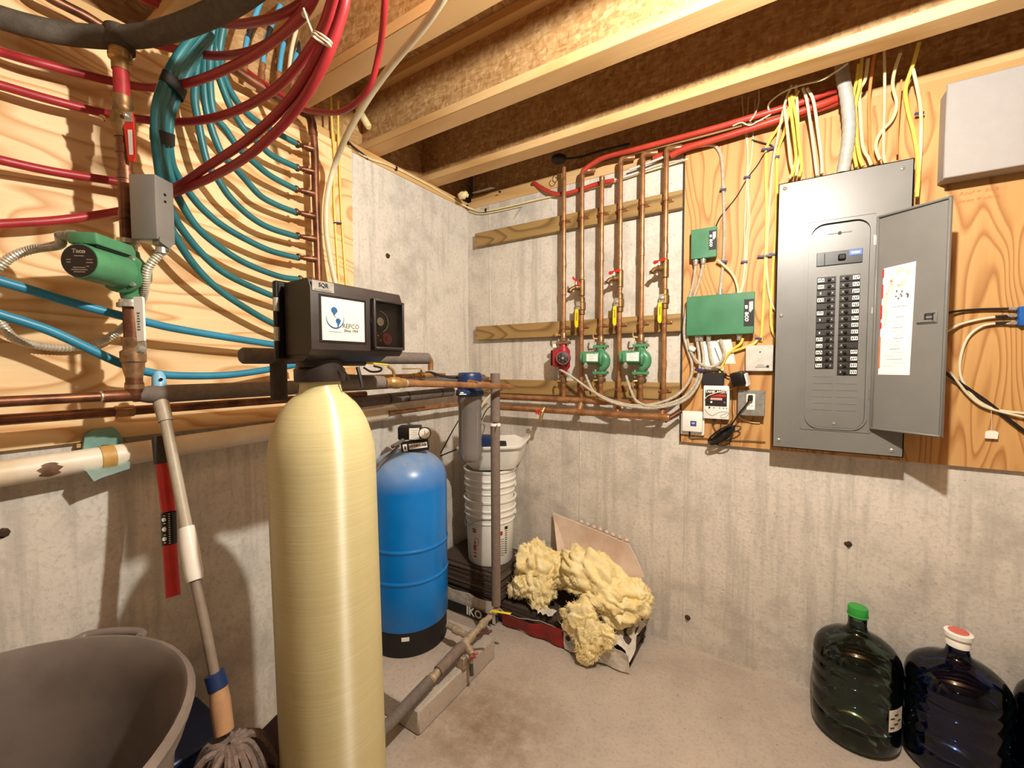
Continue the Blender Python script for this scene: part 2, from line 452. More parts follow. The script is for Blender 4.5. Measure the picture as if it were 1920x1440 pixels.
tubing('heating_tube', [(0.084, -1.687, 2.352), (0.104, -1.651, 2.348), (0.159, -1.594, 2.338), (0.276, -1.546, 2.304), (0.454, -1.531, 2.256), (0.628, -1.542, 2.224), (0.742, -1.553, 2.235), (0.795, -1.565, 2.26)], PXR, m_red_pex,
       'short red tube emerging from behind the dark foam arc', group=G)
tubing('heating_tube', [(0.088, -1.678, 2.477), (0.102, -1.646, 2.47), (0.116, -1.614, 2.47), (0.16, -1.563, 2.457), (0.33, -1.532, 2.38), (0.507, -1.542, 2.304), (0.648, -1.552, 2.255), (0.754, -1.556, 2.239), (0.798, -1.564, 2.248)], PXR, m_red_pex,
       'topmost red tube, partly hidden by the dark foam arc', group=G)
tubing('heating_tube', [(0.027, -1.361, 2.486), (0.068, -1.338, 2.447), (0.134, -1.299, 2.394), (0.236, -1.263, 2.314), (0.347, -1.255, 2.267), (0.478, -1.257, 2.229), (0.61, -1.268, 2.245), (0.702, -1.302, 2.302), (0.792, -1.362, 2.332), (0.835, -1.392, 2.37)], .0088, m_red_pex,
       'red tube looping down and back up beside the cream hose at the joists', group=G)
# white cable ties on the red bundle
for p0, p1, lab in (((0.803, -1.573, 2.13), (0.858, -1.57, 2.094), 'white cable tie around the two outer red tubes near the joist'),):
    t = thing('cable_tie', lab, 'cable tie', p0)
    a, b = V(p0), V(p1); ax = (0.811, -1.564, 2.082); ax = (V((0.859, -1.553, 2.172)) - V(ax)).normalized(); u = (b - a).normalized(); nrm = ax.cross(u)
    mid = (a + b) / 2 + (V(cam.location) - a).normalized() * 0
    pts = [mid + u * math.cos(q) * .026 + nrm * math.sin(q) * .016 for q in [2 * PI * i / 20 for i in range(20)]]
    for s_ in (-1, 1):
        B().tube([q + ax * .0032 * s_ for q in pts], .0024, n=6, closed=True).obj('band', m_wire_w, t)
    B().box(a, (.011, .009, .009), axes=(u, ax, nrm), bev=.002).obj('buckle', m_wire_w, t)
    B().tube([a, a + V((.0, -.012, .02)), a + V((-.004, -.02, .045))], .0022, n=6).obj('tail', m_wire_w, t)
tag(B().box((0.771, -1.572, 2.188), (.013, .012, .012), axes=((.85, .53, 0), (-.53, .85, 0), (0, 0, 1)), bev=.003).obj('cable_tie_buckle', m_wire_w), 'small white tie buckle on the upper red tubes', 'cable tie')

# copper pipe at the very top left
t = B(); t.tube([(0.09, -1.857, 2.362), (0.09, -1.841, 2.345), (0.09, -1.806, 2.343), (0.09, -1.771, 2.343), (0.09, -1.733, 2.337)], .0125, n=12)
tag(t.obj('copper_pipe', m_copd), 'slanting copper pipe above the dark foam arc at the top left', 'pipe')

# thick foam-covered pipe arching across the top left
t = thing('insulated_pipe', 'thick dark foam covered pipe arching across the top left corner', 'pipe', (0.276, -1.737, 2.26))
B().tube([(0.085, -1.953, 2.236), (0.096, -1.922, 2.234), (0.116, -1.874, 2.236), (0.136, -1.814, 2.249), (0.188, -1.745, 2.264), (0.271, -1.693, 2.27), (0.402, -1.658, 2.265), (0.549, -1.637, 2.256), (0.656, -1.629, 2.252), (0.757, -1.624, 2.255)], .0265, n=18, k=8).obj('foam_sleeve', m_foamb, t)
B().cyl((.2, -1.733, (0.2, -1.727, 2.234)[2]), (.2, -1.733, (0.2, -1.725, 2.286)[2]), .0315, 20).obj('foam_branch', m_foamd, t)

# the riser
RX, RY = .2, -1.733
def rz(z): return (RX, RY, z)
t = thing('copper_riser', 'upright copper riser with red lever valve on the left plywood', 'pipe', (RX, RY, 1.32))
zc = (0.2, -1.727, 2.237)[2]
B().lathe([(.0, .038), (.0275, .038), (.0275, .022), (.0235, .018), (.0235, -.006), (.026, -.008), (.0255, -.018), (.0195, -.022), (.0195, -.046), (.0, -.046)], rz(zc - .01), n=20).obj('coupling', m_brass, t)
B().cyl(rz((0.2, -1.727, 2.106)[2]), rz((0.2, -1.729, 2.194)[2]), .0172, 16).obj('red_tube_section', m_red_pex, t)
z1 = (0.2, -1.726, 2.099)[2]
B().lathe([(0, .014), (.0235, .014), (.0235, -.006), (.0205, -.01), (.0205, -.026), (.0255, -.032), (.0255, -.062), (.019, -.074), (.019, -.092), (0, -.092)], rz(z1), n=20).obj('valve_body', m_brassd, t)
zp = (0.2, -1.734, 1.732)[2]
B().cyl(rz(zp), rz(z1 - .09), .0168, 16).obj('copper_tube', m_copd, t)
for yy in (283, 330, 405):
    z = (0.2, -1.73, 1.91)[2] + (330 - yy) * .00142
    B().lathe([(.0168, -.012), (.0186, -.011), (.0186, .011), (.0168, .012)], rz(z), n=16, cap=False).obj('sleeve_ring', m_copd, t)
# red lever
pv = (0.229, -1.73, 2.054); ux = V((.847, .531, 0)); nz = V((.531, -.847, 0))
lv = B().prism([(-.013, .012), (.014, .012), (.015, -.016), (.017, -.10), (.012, -.115), (.002, -.115), (-.004, -.10), (-.011, -.016)], pv, ux, (0, 0, 1), .004).obj('lever', m_redh, t, label='red lever handle with worn white face')
B().prism([(-.0125, .0115), (.0135, .0115), (.0145, -.014), (-.0105, -.014)], V(pv) + nz * .0042, ux, (0, 0, 1), .0008).obj('zinc_plate', m_chrome, lv)
B().prism([(.0005, -.034), (.0115, -.034), (.0118, -.098), (.002, -.098)], V(pv) + nz * .0042, ux, (0, 0, 1), .0006).obj('worn_patch', m_white, lv)
B().lathe([(.006, 0), (.006, .006), (.0035, .009), (0, .009)], V(pv) + nz * .004, nz, 6).obj('lever_nut', m_chrome, lv)
d = B().lathe([(.006, 0), (.006, .02), (.009, .02), (.009, .027), (.004, .029), (0, .029)], V(rz(z1 - .045)), (-.6, -.8, -.25), 10).obj('drain_nipple', m_brass, t)
B().tube([V(rz(z1 - .05)) + V(q) * .034 for q in ((-.55, -.85, .1), (-.8, -1.1, .25), (-.9, -1.0, 0), (-.7, -.9, -.1))], .0022, n=6).obj('drain_chain', m_brass, d)

# riser below the pump: valve with white lever, then the tee into the header
zb = (0.2, -1.731, 1.56)[2]
t = thing('ball_valve', 'brass ball valve with white lever below the green pump on the left', 'valve', (RX, RY, 1.33))
B().cyl(rz(1.345), rz(zb), .0185, 16).obj('copper_tube', m_copd, t)
zv = (0.2, -1.733, 1.428)[2]
B().lathe([(0, .05), (.024, .05), (.024, .034), (.021, .03), (.021, .018), (.028, .012), (.028, -.014), (.024, -.018), (.0235, -.034), (.018, -.06), (.0185, -.075), (.021, -.077), (.021, -.088), (0, -.088)], rz(zv), n=18).obj('valve_body', m_bronze, t)
pv = (0.291, -1.741, 1.445)
lv = B().prism([(-.006, .020), (.012, .022), (.0125, .13), (.010, .134), (-.0105, .134), (-.012, .13)], V(pv), ux, (0, 0, 1), .006).obj('lever', m_white, t, label='white vinyl lever')
B().prism([(-.009, -.012), (.009, -.012), (.0125, 0), (.011, .022), (-.007, .022), (-.011, 0)], V(pv) - nz * .001, ux, (0, 0, 1), .004).obj('lever_plate', m_chrome, lv)
B().lathe([(.0115, 0), (.0115, .006), (.007, .010), (.007, .013), (0, .013)], V(pv) + nz * .002, nz, 12).obj('lever_nut', m_chrome, lv)
for k in range(7): B().box(V(pv) + nz * .0063 + V((0, 0, .05 + k * .007)), (.008 - (k % 3) * .0015, .0004, .0035), axes=(ux, -nz, (0, 0, 1))).obj('print_mark', m_inkg, lv)

# headers running along the left wall
t = thing('copper_header', 'upper copper header on the left wall, foam covered toward the tank', 'pipe', (0.2, -1.731, 1.32))
zh = (0.2, -1.731, 1.322)[2]
B().cyl((RX, -3.0, zh - .004), (RX, -1.785, zh), .0125, 14).obj('copper_tube', m_copd, t)
B().lathe([(.0155, 0), (.016, .004), (.016, .06), (.019, .064), (.019, .075)], (RX, -1.80, zh), (0, 1, 0), 14).obj('tee', m_copd, t)
B().cyl((RX, RY, zh), (RX, RY, zh + .035), .0205, 14).obj('tee_branch', m_copd, t)
B().lathe([(.012, -.012), (.024, .03), (.0255, .05), (.0255, .75)], (RX, -1.735, zh), (0, 1, 0), 16).obj('foam_sleeve', m_foam, t)
B().lathe([(.0128, -.004), (.0155, -.002), (.0155, .002), (.0128, .004)], (RX, -1.80, zh), (0, 1, 0), 12).obj('solder_joint', m_solder, t)
t = thing('copper_header', 'lower copper header on the left wall above the white drain pipe', 'pipe', (.11, -1.7, 1.24))
zl = (0.11, -1.823, 1.273)[2]
B().cyl((.11, -3.0, zl), (.11, -.9, zl), .0135, 14).obj('copper_tube', m_copd, t)
B().lathe([(.0137, -.02), (.0165, -.018), (.0165, .022), (.0137, .024)], (.11, (0.11, -1.734, 1.271)[1], zl), (0, 1, 0), 12).obj('coupling', m_cop, t)

# green circulator pump hanging on the riser
def big_pump():
    t = thing('circulator_pump', 'large green circulator pump with black round nameplate on the left riser', 'pump', (RX, RY, (0.2, -1.731, 1.56)[2]))
    zt, zb = (0.2, -1.734, 1.729)[2], (0.2, -1.731, 1.56)[2]; zm = (zt + zb) / 2 + .004
    B().lathe([(0, 0), (.024, 0), (.024, -.012), (.019, -.016), (.019, -.03), (0, -.03)], rz(zt + .012), n=16).obj('union_nut', m_solder, t)
    B().lathe([(0, 0), (.030, 0), (.030, .010), (.026, .012), (.024, .020), (0, .020)], rz(zb), n=18).obj('lower_flange', m_chrome, t)
    B().lathe([(0, -.066), (.020, -.066), (.023, -.05), (.034, -.035), (.046, -.012), (.047, .012), (.034, .034), (.024, .048), (.022, .062), (0, .062)], rz(zm), n=20).obj('volute', m_greenp, t)
    ax = V((.63, -.776, .0)).normalized(); sd = V((0, 0, 1)).cross(ax); c = V(rz(zm)) + ax * .018
    B().lathe([(.052, 0), (.054, .006), (.054, .014), (.0445, .018), (.0425, .03), (.0415, .125), (.0395, .132), (0, .132)], c, ax, 28).obj('motor', m_greenp, t)
    pl = B().lathe([(.0375, 0), (.0375, .0015), (0, .0015)], c + ax * .132, ax, 28).obj('nameplate', m_brown, t)
    o = c + ax * .1338; e = -sd
    if (ax.cross(V((0, 0, 1)))).dot(V((.847, .531, 0))) > 0: e = ax.cross(V((0, 0, 1)))
    e = V((0, 0, 1)).cross(ax)
    text('Taco', 'lettering', m_solder, pl, o + V((0, 0, .022)), e, (0, 0, 1), .014, bold=.0004)
    for dx, dz, w in ((0, .011, .02), (-.022, .002, .009), (.022, .003, .012), (-.022, -.004, .008), (.022, -.004, .014), (0, -.016, .026), (0, -.021, .034), (0, -.026, .024), (.018, -.013, .006)):
        B().box(o + e * dx + V((0, 0, dz)), (w, .0018, .0004), axes=(e, (0, 0, 1), ax)).obj('print_line', m_solder, pl)
    # terminal box on top
    cb = c + ax * .062 + V((0, 0, .056)) 
    tb = B().box(cb + ax * .0, (.125, .062, .028), axes=(ax, sd, (0, 0, 1)), bev=.004, seg=2).obj('terminal_box', m_greenp, t)
    B().box(cb - V((0, 0, .016)), (.108, .05, .006), axes=(ax, sd, (0, 0, 1))).obj('gasket', m_dark, tb)
    for q in (.03, -.05):
        B().lathe([(.004, 0), (.004, .003), (0, .003)], cb + ax * q + V((0, 0, .014)), (0, 0, 1), 8).obj('cover_screw', m_chrome, tb)
    ce = cb + ax * .045 + e * -.033 + V((0, 0, .008))
    B().lathe([(.014, 0), (.014, .012), (.011, .014), (.011, .03), (0, .03)], ce + e * .005, -e, 12).obj('conduit_connector', m_steel, tb)
    for q in range(4):
        an = PI / 4 + q * PI / 2
        B().lathe([(.006, 0), (.006, .01), (0, .01)], c + ax * .014 + sd * math.cos(an) * .046 + V((0, 0, math.sin(an) * .046)), ax, 6).obj('flange_bolt', m_chrome, t)
    return ce - e * .025
pc = big_pump()

# grey control box beside the riser
fw2 = V((-.531, .847, 0)); rtop = V((0.316, -1.708, 1.897))
t = thing('control_box', 'grey sheet steel control box clamped to the left riser', 'control box', rtop - V((.02, 0, .17)))
W_, D_, H_ = .068, .060, .166
ctr = rtop - ux * W_ / 2 + fw2 * D_ / 2 - V((0, 0, H_ / 2))
B().box(ctr, (W_, D_, H_), axes=(ux, fw2, (0, 0, 1)), bev=.003, seg=2).obj('cover', m_greyd, t)
B().box(ctr - ux * (W_ / 2 + .004) + fw2 * .012, (.012, .004, H_ - .01), axes=(ux, fw2, (0, 0, 1))).obj('backplate_edge', m_steel, t)
B().prism([(0, 0), (.05, 0), (.03, -.022), (0, -.012)], rtop + V((0, 0, -H_ + .006)) + fw2 * .004, fw2, (0, 0, 1), .004).obj('bottom_flange', m_greyd, t)
for q in (-.035, -.05):
    B().lathe([(.004, 0), (.003, .002), (0, .002)], rtop + fw2 * .03 + ux * .0 + V((0, 0, q * 1.2)), ux, 8).obj('cover_slot', m_dark, t)
B().box(ctr - ux * (W_ / 2 + .016) + V((0, 0, -.014)) + fw2 * .01, (.02, .006, .014), axes=(ux, fw2, (0, 0, 1))).obj('clamp', m_steel, t)
cbot = rtop + V((0, 0, -H_)) - ux * .014 + fw2 * .03
B().lathe([(.0, .0), (.018, 0), (.018, -.010), (.013, -.012), (.0145, -.03), (0, -.03)], cbot, n=14).obj('conduit_connector', m_steel, t)
B().cyl(cbot + V((0, 0, -.022)) - ux * .025, cbot + V((0, 0, -.022)) + ux * .022, .003, 8).obj('clamp_screw', m_steel, t)
# armoured conduit from the box down, behind the riser, out of the frame and back to the pump
tag(B().conduit([tuple(cbot + V((0, 0, -.025)))] + [(0.267, -1.715, 1.658), (0.223, -1.71, 1.607), (0.13, -1.699, 1.564), (0.088, -1.716, 1.519), (0.051, -1.754, 1.476), (0.037, -1.811, 1.453), (0.036, -1.871, 1.454), (0.052, -1.919, 1.47), (0.07, -1.942, 1.502), (0.083, -1.966, 1.551), (0.082, -1.964, 1.614), (0.093, -1.943, 1.644), (0.104, -1.923, 1.67), (0.129, -1.894, 1.69), (0.197, -1.863, 1.697)] + [tuple(pc)], .0098, step=.007, n=10).obj('armored_conduit', m_armor),
    'armoured metal conduit looping from the green pump back to the grey control box', 'conduit')

# copper manifold with ports for the teal tubes
MP = [(0.095, -1.122, 2.361), (0.095, -1.113, 2.269), (0.095, -1.113, 2.094), (0.095, -1.11, 1.914), (0.095, -1.108, 1.745), (0.095, -1.104, 1.502)]
t = thing('copper_manifold', 'tall dark copper manifold fed by the teal tubes on left plywood', 'manifold', (0.095, -1.108, 1.545))
B().tube([(0.1, -1.412, 2.411), (0.1, -1.354, 2.405), (0.1, -1.29, 2.399), (0.1, -1.211, 2.392), (0.1, -1.166, 2.391), (0.098, -1.137, 2.39), (0.095, -1.122, 2.367), (0.095, -1.12, 2.33)], .0165, n=14, k=5).obj('top_pipe', m_copd, t)
B().tube(MP, .0148, n=14, k=3).obj('upright_pipe', m_copd, t)
B().lathe([(.0148, -.01), (.0175, -.008), (.0175, .008), (.0148, .01)], (0.095, -1.118, 2.331), (0, 0, 1), 14, cap=False).obj('elbow_collar', m_copd, t)
ports = [(590,281, 553,269), (590,323, 552,313), (592,364.6, 549,353), (593,407, 549,396), (595,449, 552,441), (596,487.5, 553,481), (598,530, 556,522)]
P0 = [(0.095, -1.113, 2.269), (0.095, -1.115, 2.18), (0.095, -1.113, 2.093), (0.095, -1.113, 2.003), (0.095, -1.11, 1.914), (0.095, -1.11, 1.832), (0.095, -1.108, 1.741)]
P1 = [(0.085, -1.189, 2.263), (0.085, -1.193, 2.172), (0.085, -1.202, 2.088), (0.085, -1.204, 2), (0.085, -1.201, 1.909), (0.085, -1.201, 1.827), (0.085, -1.196, 1.744)]
for a, b in zip(P0, P1):
    a, b = V(a), V(b); d = b - a; L = d.length
    p = B().lathe([(.0135, 0), (.0135, L * .45), (.0105, L * .5), (.0105, L * .62), (.0078, L * .66)] + [(.0078 + (.0016 if i % 2 else 0), L * (.68 + i * .035)) for i in range(8)], a, d, 12).obj('port', m_copd, t)
    B().lathe([(.0128, 0), (.0142, .002), (.0142, .008), (.0128, .01)], a + d * .8, d, 12, cap=False).obj('crimp_ring', m_copd, p)
    B().prism([(-.004, 0), (.004, 0), (.003, .012), (-.003, .012)], a + d * .36 + V((.013, 0, .004)), d, (.3, 0, 1), .003).obj('bleed_screw', m_brass, p)
G = 'teal heating tubes curving down to the copper manifold'
bundle = [(0.3, -1.448, 2.538), (0.27, -1.481, 2.47), (0.24, -1.521, 2.399)]
up5 = [(0.399, -1.483, 2.479)]
tt = [
 ([(0.2, -1.479, 2.477), (0.18, -1.485, 2.401), (0.16, -1.473, 2.367), (0.14, -1.452, 2.329), (0.12, -1.407, 2.291), (0.1, -1.34, 2.271), (0.088, -1.25, 2.269), (0.086, -1.174, 2.265)], 'teal tube ending at the topmost manifold port'),
 ([(0.19, -1.487, 2.476), (0.17, -1.492, 2.385), (0.15, -1.478, 2.335), (0.13, -1.44, 2.268), (0.115, -1.406, 2.235), (0.11, -1.377, 2.212), (0.1, -1.328, 2.195), (0.09, -1.28, 2.178), (0.086, -1.177, 2.173)], 'teal tube ending at the second manifold port from the top'),
 ([(0.18, -1.501, 2.455), (0.16, -1.505, 2.365), (0.15, -1.503, 2.271), (0.14, -1.489, 2.207), (0.13, -1.452, 2.179), (0.12, -1.411, 2.143), (0.105, -1.351, 2.119), (0.092, -1.287, 2.1), (0.086, -1.188, 2.087)], 'teal tube ending at the third manifold port from the top'),
 ([(0.17, -1.508, 2.447), (0.15, -1.514, 2.363), (0.14, -1.515, 2.252), (0.13, -1.497, 2.173), (0.12, -1.464, 2.103), (0.115, -1.432, 2.081), (0.1, -1.384, 2.054), (0.092, -1.329, 2.016), (0.088, -1.266, 2.003), (0.086, -1.19, 1.998)], 'teal tube ending at the fourth manifold port from the top'),
 ([(0.15, -1.511, 2.445), (0.14, -1.529, 2.358), (0.13, -1.538, 2.248), (0.125, -1.531, 2.183), (0.115, -1.505, 2.062), (0.108, -1.471, 2.017), (0.1, -1.432, 1.973), (0.093, -1.37, 1.933), (0.088, -1.298, 1.911), (0.086, -1.188, 1.906)], 'teal tube ending at the fifth manifold port from the top'),
 ([(0.25, -1.535, 2.379), (0.24, -1.583, 2.275), (0.23, -1.613, 2.188), (0.21, -1.63, 2.116), (0.19, -1.63, 2.052), (0.16, -1.615, 2), (0.14, -1.593, 1.972), (0.125, -1.563, 1.943), (0.11, -1.519, 1.906), (0.1, -1.459, 1.872), (0.092, -1.379, 1.846), (0.088, -1.292, 1.827), (0.086, -1.186, 1.824)], 'teal tube ending at the lowest visible manifold port'),
 ([(0.26, -1.551, 2.371), (0.25, -1.6, 2.271), (0.24, -1.63, 2.184), (0.225, -1.647, 2.107), (0.2, -1.643, 2.049), (0.17, -1.63, 1.994), (0.15, -1.611, 1.943), (0.13, -1.584, 1.9), (0.115, -1.542, 1.846), (0.1, -1.48, 1.805), (0.092, -1.392, 1.765), (0.088, -1.269, 1.739), (0.086, -1.184, 1.741)], 'third lowest teal tube, passing behind the black control head'),
 ([(0.27, -1.561, 2.369), (0.265, -1.614, 2.265), (0.255, -1.647, 2.178), (0.24, -1.663, 2.103), (0.215, -1.66, 2.038), (0.19, -1.646, 1.974), (0.16, -1.629, 1.896), (0.145, -1.612, 1.858), (0.13, -1.584, 1.819), (0.11, -1.524, 1.761), (0.1, -1.45, 1.711), (0.09, -1.317, 1.668), (0.086, -1.191, 1.64)], 'second lowest teal tube, meeting the hinge side of the black control head'),
 ([(0.285, -1.577, 2.362), (0.28, -1.629, 2.259), (0.265, -1.66, 2.176), (0.25, -1.676, 2.102), (0.23, -1.675, 2.027), (0.205, -1.662, 1.961), (0.175, -1.644, 1.888), (0.15, -1.623, 1.823), (0.13, -1.588, 1.767), (0.115, -1.537, 1.705), (0.1, -1.458, 1.643), (0.09, -1.314, 1.567), (0.086, -1.194, 1.525)], 'lowest teal tube, curving beneath all the other teal ones'),
]
for pts, lab in tt:
    tubing('heating_tube', pts, PXR, m_teal, lab + ' on left plywood', group=G)
for p, q0, q1, s0, s1, lab in (((0.248, -1.636, 2.178), (0.252, -1.603, 2.268), (0.228, -1.648, 2.106), (0.265, -1.66, 2.176), (0.23, -1.613, 2.188), 'upper black tape wrap around the teal tube bundle'), ((0.208, -1.651, 2.045), (0.228, -1.655, 2.103), (0.18, -1.643, 1.985), (0.23, -1.675, 2.027), (0.19, -1.63, 2.052), 'lower black tape wrap around the teal tube bundle')):
    d = (V(q1) - V(q0)).normalized(); x = V(s1) - V(s0); hw = x.length / 2 + .013; x = (x - d * x.dot(d)).normalized(); y = d.cross(x)
    tag(B().add([V(p) + d * z + x * math.cos(2 * PI * i / 24) * hw * k_ + y * math.sin(2 * PI * i / 24) * .021 * k_ for z, k_ in ((-.016, .96), (-.015, 1), (.015, 1), (.016, .96)) for i in range(24)],
        [(a_ * 24 + i, a_ * 24 + (i + 1) % 24, a_ * 24 + 24 + (i + 1) % 24, a_ * 24 + 24 + i) for a_ in range(3) for i in range(24)]).obj('tape_wrap', m_blackm), lab, 'tape')
# short pale blue risers above the manifold
G = 'pale blue tubes rising from the top of the copper manifold'
for pts, lab in (([(0.1, -1.372, 2.452), (0.1, -1.365, 2.525), (0.1, -1.343, 2.602), (0.1, -1.295, 2.754)], 'pale blue tube at the left of the four above the manifold'),
                 ([(0.1, -1.311, 2.477), (0.1, -1.303, 2.549), (0.1, -1.278, 2.636), (0.1, -1.231, 2.762), (0.1, -1.209, 2.826)], 'second pale blue tube above the copper manifold'),
                 ([(0.1, -1.253, 2.48), (0.1, -1.239, 2.575), (0.1, -1.213, 2.678), (0.1, -1.177, 2.791), (0.1, -1.154, 2.867)], 'third pale blue tube above the copper manifold'),
                 ([(0.1, -1.2, 2.487), (0.1, -1.189, 2.572), (0.1, -1.159, 2.662), (0.1, -1.126, 2.756), (0.1, -1.076, 2.913)], 'pale blue tube at the right of the four above the manifold')):
    t = thing('riser_tube', lab, 'tubing', pts[0], G)
    B().tube(pts, .0085, n=10).obj('tube', m_blue2, t)
    a, b = V(pts[0]), V(pts[1]); d = (b - a).normalized()
    B().lathe([(.011, -.055), (.011, -.03), (.0085, -.027), (.0085, -.008), (.0105, -.006), (.0105, .008), (.009, .01)], a, d, 10).obj('port_fitting', m_cop, t)
    mid = V(pts[1]) + (V(pts[2]) - V(pts[1])) * .6
    B().lathe([(.0094, -.03), (.0096, -.028), (.0096, .028), (.0094, .03)], mid, (V(pts[2]) - V(pts[1])), 10, cap=False).obj('tape_band', m_blackm, t)
tubing('cream_tube', [(0.09, -1.211, 2.488), (0.09, -1.2, 2.583), (0.09, -1.183, 2.663), (0.09, -1.15, 2.784), (0.09, -1.128, 2.881)], .007, m_wire_w, 'thin cream tube between the pale blue tubes above the manifold', n=8)

# blue return tubes lower left
tubing('return_tube', [(0.14, -1.974, 1.611), (0.14, -1.951, 1.601), (0.14, -1.902, 1.587), (0.14, -1.838, 1.567), (0.14, -1.737, 1.541), (0.13, -1.674, 1.528), (0.12, -1.606, 1.516), (0.11, -1.454, 1.497), (0.1, -1.287, 1.479), (0.1, -1.204, 1.472)], .0118, m_blue, 'upper of the two blue tubes crossing the lower left plywood')
tubing('return_tube', [(0.14, -1.977, 1.536), (0.14, -1.954, 1.523), (0.14, -1.905, 1.504), (0.14, -1.86, 1.482), (0.14, -1.767, 1.423), (0.14, -1.723, 1.399), (0.13, -1.685, 1.385), (0.12, -1.611, 1.372), (0.11, -1.458, 1.371), (0.1, -1.289, 1.393), (0.1, -1.206, 1.407)], .0118, m_blue, 'lower of the two blue tubes, sagging behind the brass valve')

# cream hose and yellow cables on the right end of the plywood
tubing('cream_hose', [(0.978, -1.303, 2.369), (0.931, -1.286, 2.358), (0.81, -1.243, 2.355), (0.639, -1.198, 2.347), (0.468, -1.152, 2.325), (0.277, -1.098, 2.278), (0.133, -1.049, 2.224), (0.091, -1.058, 2.1), (0.081, -1.059, 1.971), (0.09, -1.048, 1.84), (0.107, -1.033, 1.718), (0.125, -1.028, 1.594)], .0112, m_wire_w, 'cream hose hanging from the joists in front of the plywood edge', 'hose')
G = 'yellow cables stapled down the end of left plywood'
tubing('electrical_cable', [(0.03, -0.989, 2.571), (0.028, -0.985, 2.456), (0.028, -0.974, 2.279), (0.026, -0.981, 2.163), (0.025, -0.976, 2.003), (0.025, -0.965, 1.795), (0.025, -0.956, 1.607)], .0048, m_wire_y, 'left one of the two yellow cables at the plywood end', 'cable', G, n=8)
tubing('electrical_cable', [(0.03, -0.953, 2.563), (0.028, -0.954, 2.425), (0.028, -0.952, 2.288), (0.026, -0.948, 2.174), (0.025, -0.941, 2.012), (0.025, -0.929, 1.801), (0.025, -0.917, 1.61)], .0048, m_wire_y, 'right one of the two yellow cables, nearest the concrete', 'cable', G, n=8)
tag(B().box((0.026, -0.965, 2.033), (.012, .036, .006), rot=(.2, 0, 0), bev=.001).obj('cable_staple', m_staple), 'dark blue staple holding the two yellow cables on left plywood', 'staple')

# ================================================================ white drain pipe, hanger, tools, bin
t = thing('drain_pipe', 'white plastic drain pipe with a brown stain on the left concrete wall', 'pipe', (.062, -1.7, 1.15))
a, b = V((.062, -3.0, 1.108)), V((.062, -.735, 1.167)); d = (b - a).normalized()
def on(y): return a.lerp(b, (y - a.y) / (b.y - a.y))
yst = (0.06, -1.658, 1.152)[1]
B().cyl(a, b, .0325, 22).obj('pipe', m_pvcs, t)
B().lathe([(.0325, 0), (.0355, .001), (.0355, .052), (.022, .066), (.0, .07)], b - d * .012, d, 20).obj('end_cap', m_pvc, t)
yc = (0.06, -1.762, 1.151)[1]
B().lathe([(.033, -.016), (.0348, -.015), (.0348, -.002), (.0342, 0), (.0348, .002), (.0348, .015), (.033, .016)], on(yc), d, 22, cap=False).obj('joint_band', M('tan_band', '#c79a52', .5), t, label='tan bands of a pipe joint')
ys_ = (0.06, -1.879, 1.147)[1]
m_stain = M('brown_stain', '#7a5a43', .7, var=.4, vs=40)
g = []
for i in range(9):
    row = []
    for j in range(9):
        u, v = (i - 4) / 4, (j - 4) / 4
        q = 1 / max(1, math.hypot(u, v)) if max(abs(u), abs(v)) else 1
        an = -.15 + v * q * .62; yy = ys_ + u * q * .020 * (1 + .25 * math.sin(v * 7))
        c = on(yy); row.append(c + V((math.cos(an), 0, math.sin(an) * 1.0)) * .0328)
    g.append(row)
B().solid(g, .0004).obj('stain', m_stain, t, label='brown stain patch')
m_teal_h = M('pale_green_plastic', '#7fa79a', .35, var=.2, vs=14)
t = thing('pipe_hanger', 'pale green plastic hanger holding the white drain pipe', 'hanger', (0.06, -1.767, 1.152))
o = V((0.03, -1.774, 1.169))
B().prism([(-.045, -.02), (-.038, .035), (-.022, .05), (.024, .052), (.036, .034), (.052, -.02), (.030, -.02), (.012, .004), (-.006, .004), (-.02, -.02)], o + V((-.01, .012, 0)), (0, 1, 0), (0, 0, 1), .018).obj('saddle', m_teal_h, t)
o2 = V((0.085, -1.775, 1.105))
B().prism([(-.040, .014), (-.026, -.018), (-.01, -.012), (.050, -.002), (.052, .018), (.028, .010)], o2, (0, 1, .05), (0, 0, 1), .022).obj('clip', M('shiny_green_clip', '#a9c4bb', .22, .3), t)
tag(B().bx((0, -1.814, 1.172), (0.024, -1.746, 1.183)).obj('wooden_shim', m_lum_y), 'small wooden shim behind the pale green pipe hanger', 'wood block')

# red tube tool hanging beside the mop
t = thing('red_handle_tool', 'red tube handle with black printed label hanging below the drain pipe', 'tool', (0.327, -1.711, 0.794))
pt = [V(q) for q in [(0.205, -1.683, 1.202), (0.219, -1.684, 1.127), (0.23, -1.686, 1.08), (0.267, -1.691, 0.997), (0.283, -1.697, 0.913), (0.331, -1.709, 0.786)]]
B().cyl(pt[0], pt[1], .0195, 16).obj('foam_end', m_foamd, t, label='dark foam upper end')
B().cyl(pt[1] + (pt[2] - pt[1]) * 0, pt[3], .0165, 16).obj('upper_tube', m_redh, t)
lb = B().cyl(pt[3], pt[4], .0172, 18).obj('printed_label', m_black, t)
B().cyl(pt[4], pt[5], .0165, 16).obj('lower_tube', m_redh, t)
ld = (pt[4] - pt[3]).normalized(); vw = (V(cam.location) - pt[3]).normalized(); sd = ld.cross(vw).normalized(); vn = sd.cross(ld)
for s_, k_ in ((-.55, 8), (.05, 14)):
    for i in range(k_):
        q = pt[3].lerp(pt[4], (i + .7) / (k_ + .4)); an = s_
        w = (vn * math.cos(an) - sd * math.sin(an))
        B().box(q + w * .0172, (.0035 if k_ > 10 else .005, .0022, .0006), axes=(ld.cross(w), ld, w)).obj('print_mark', m_label, lb)
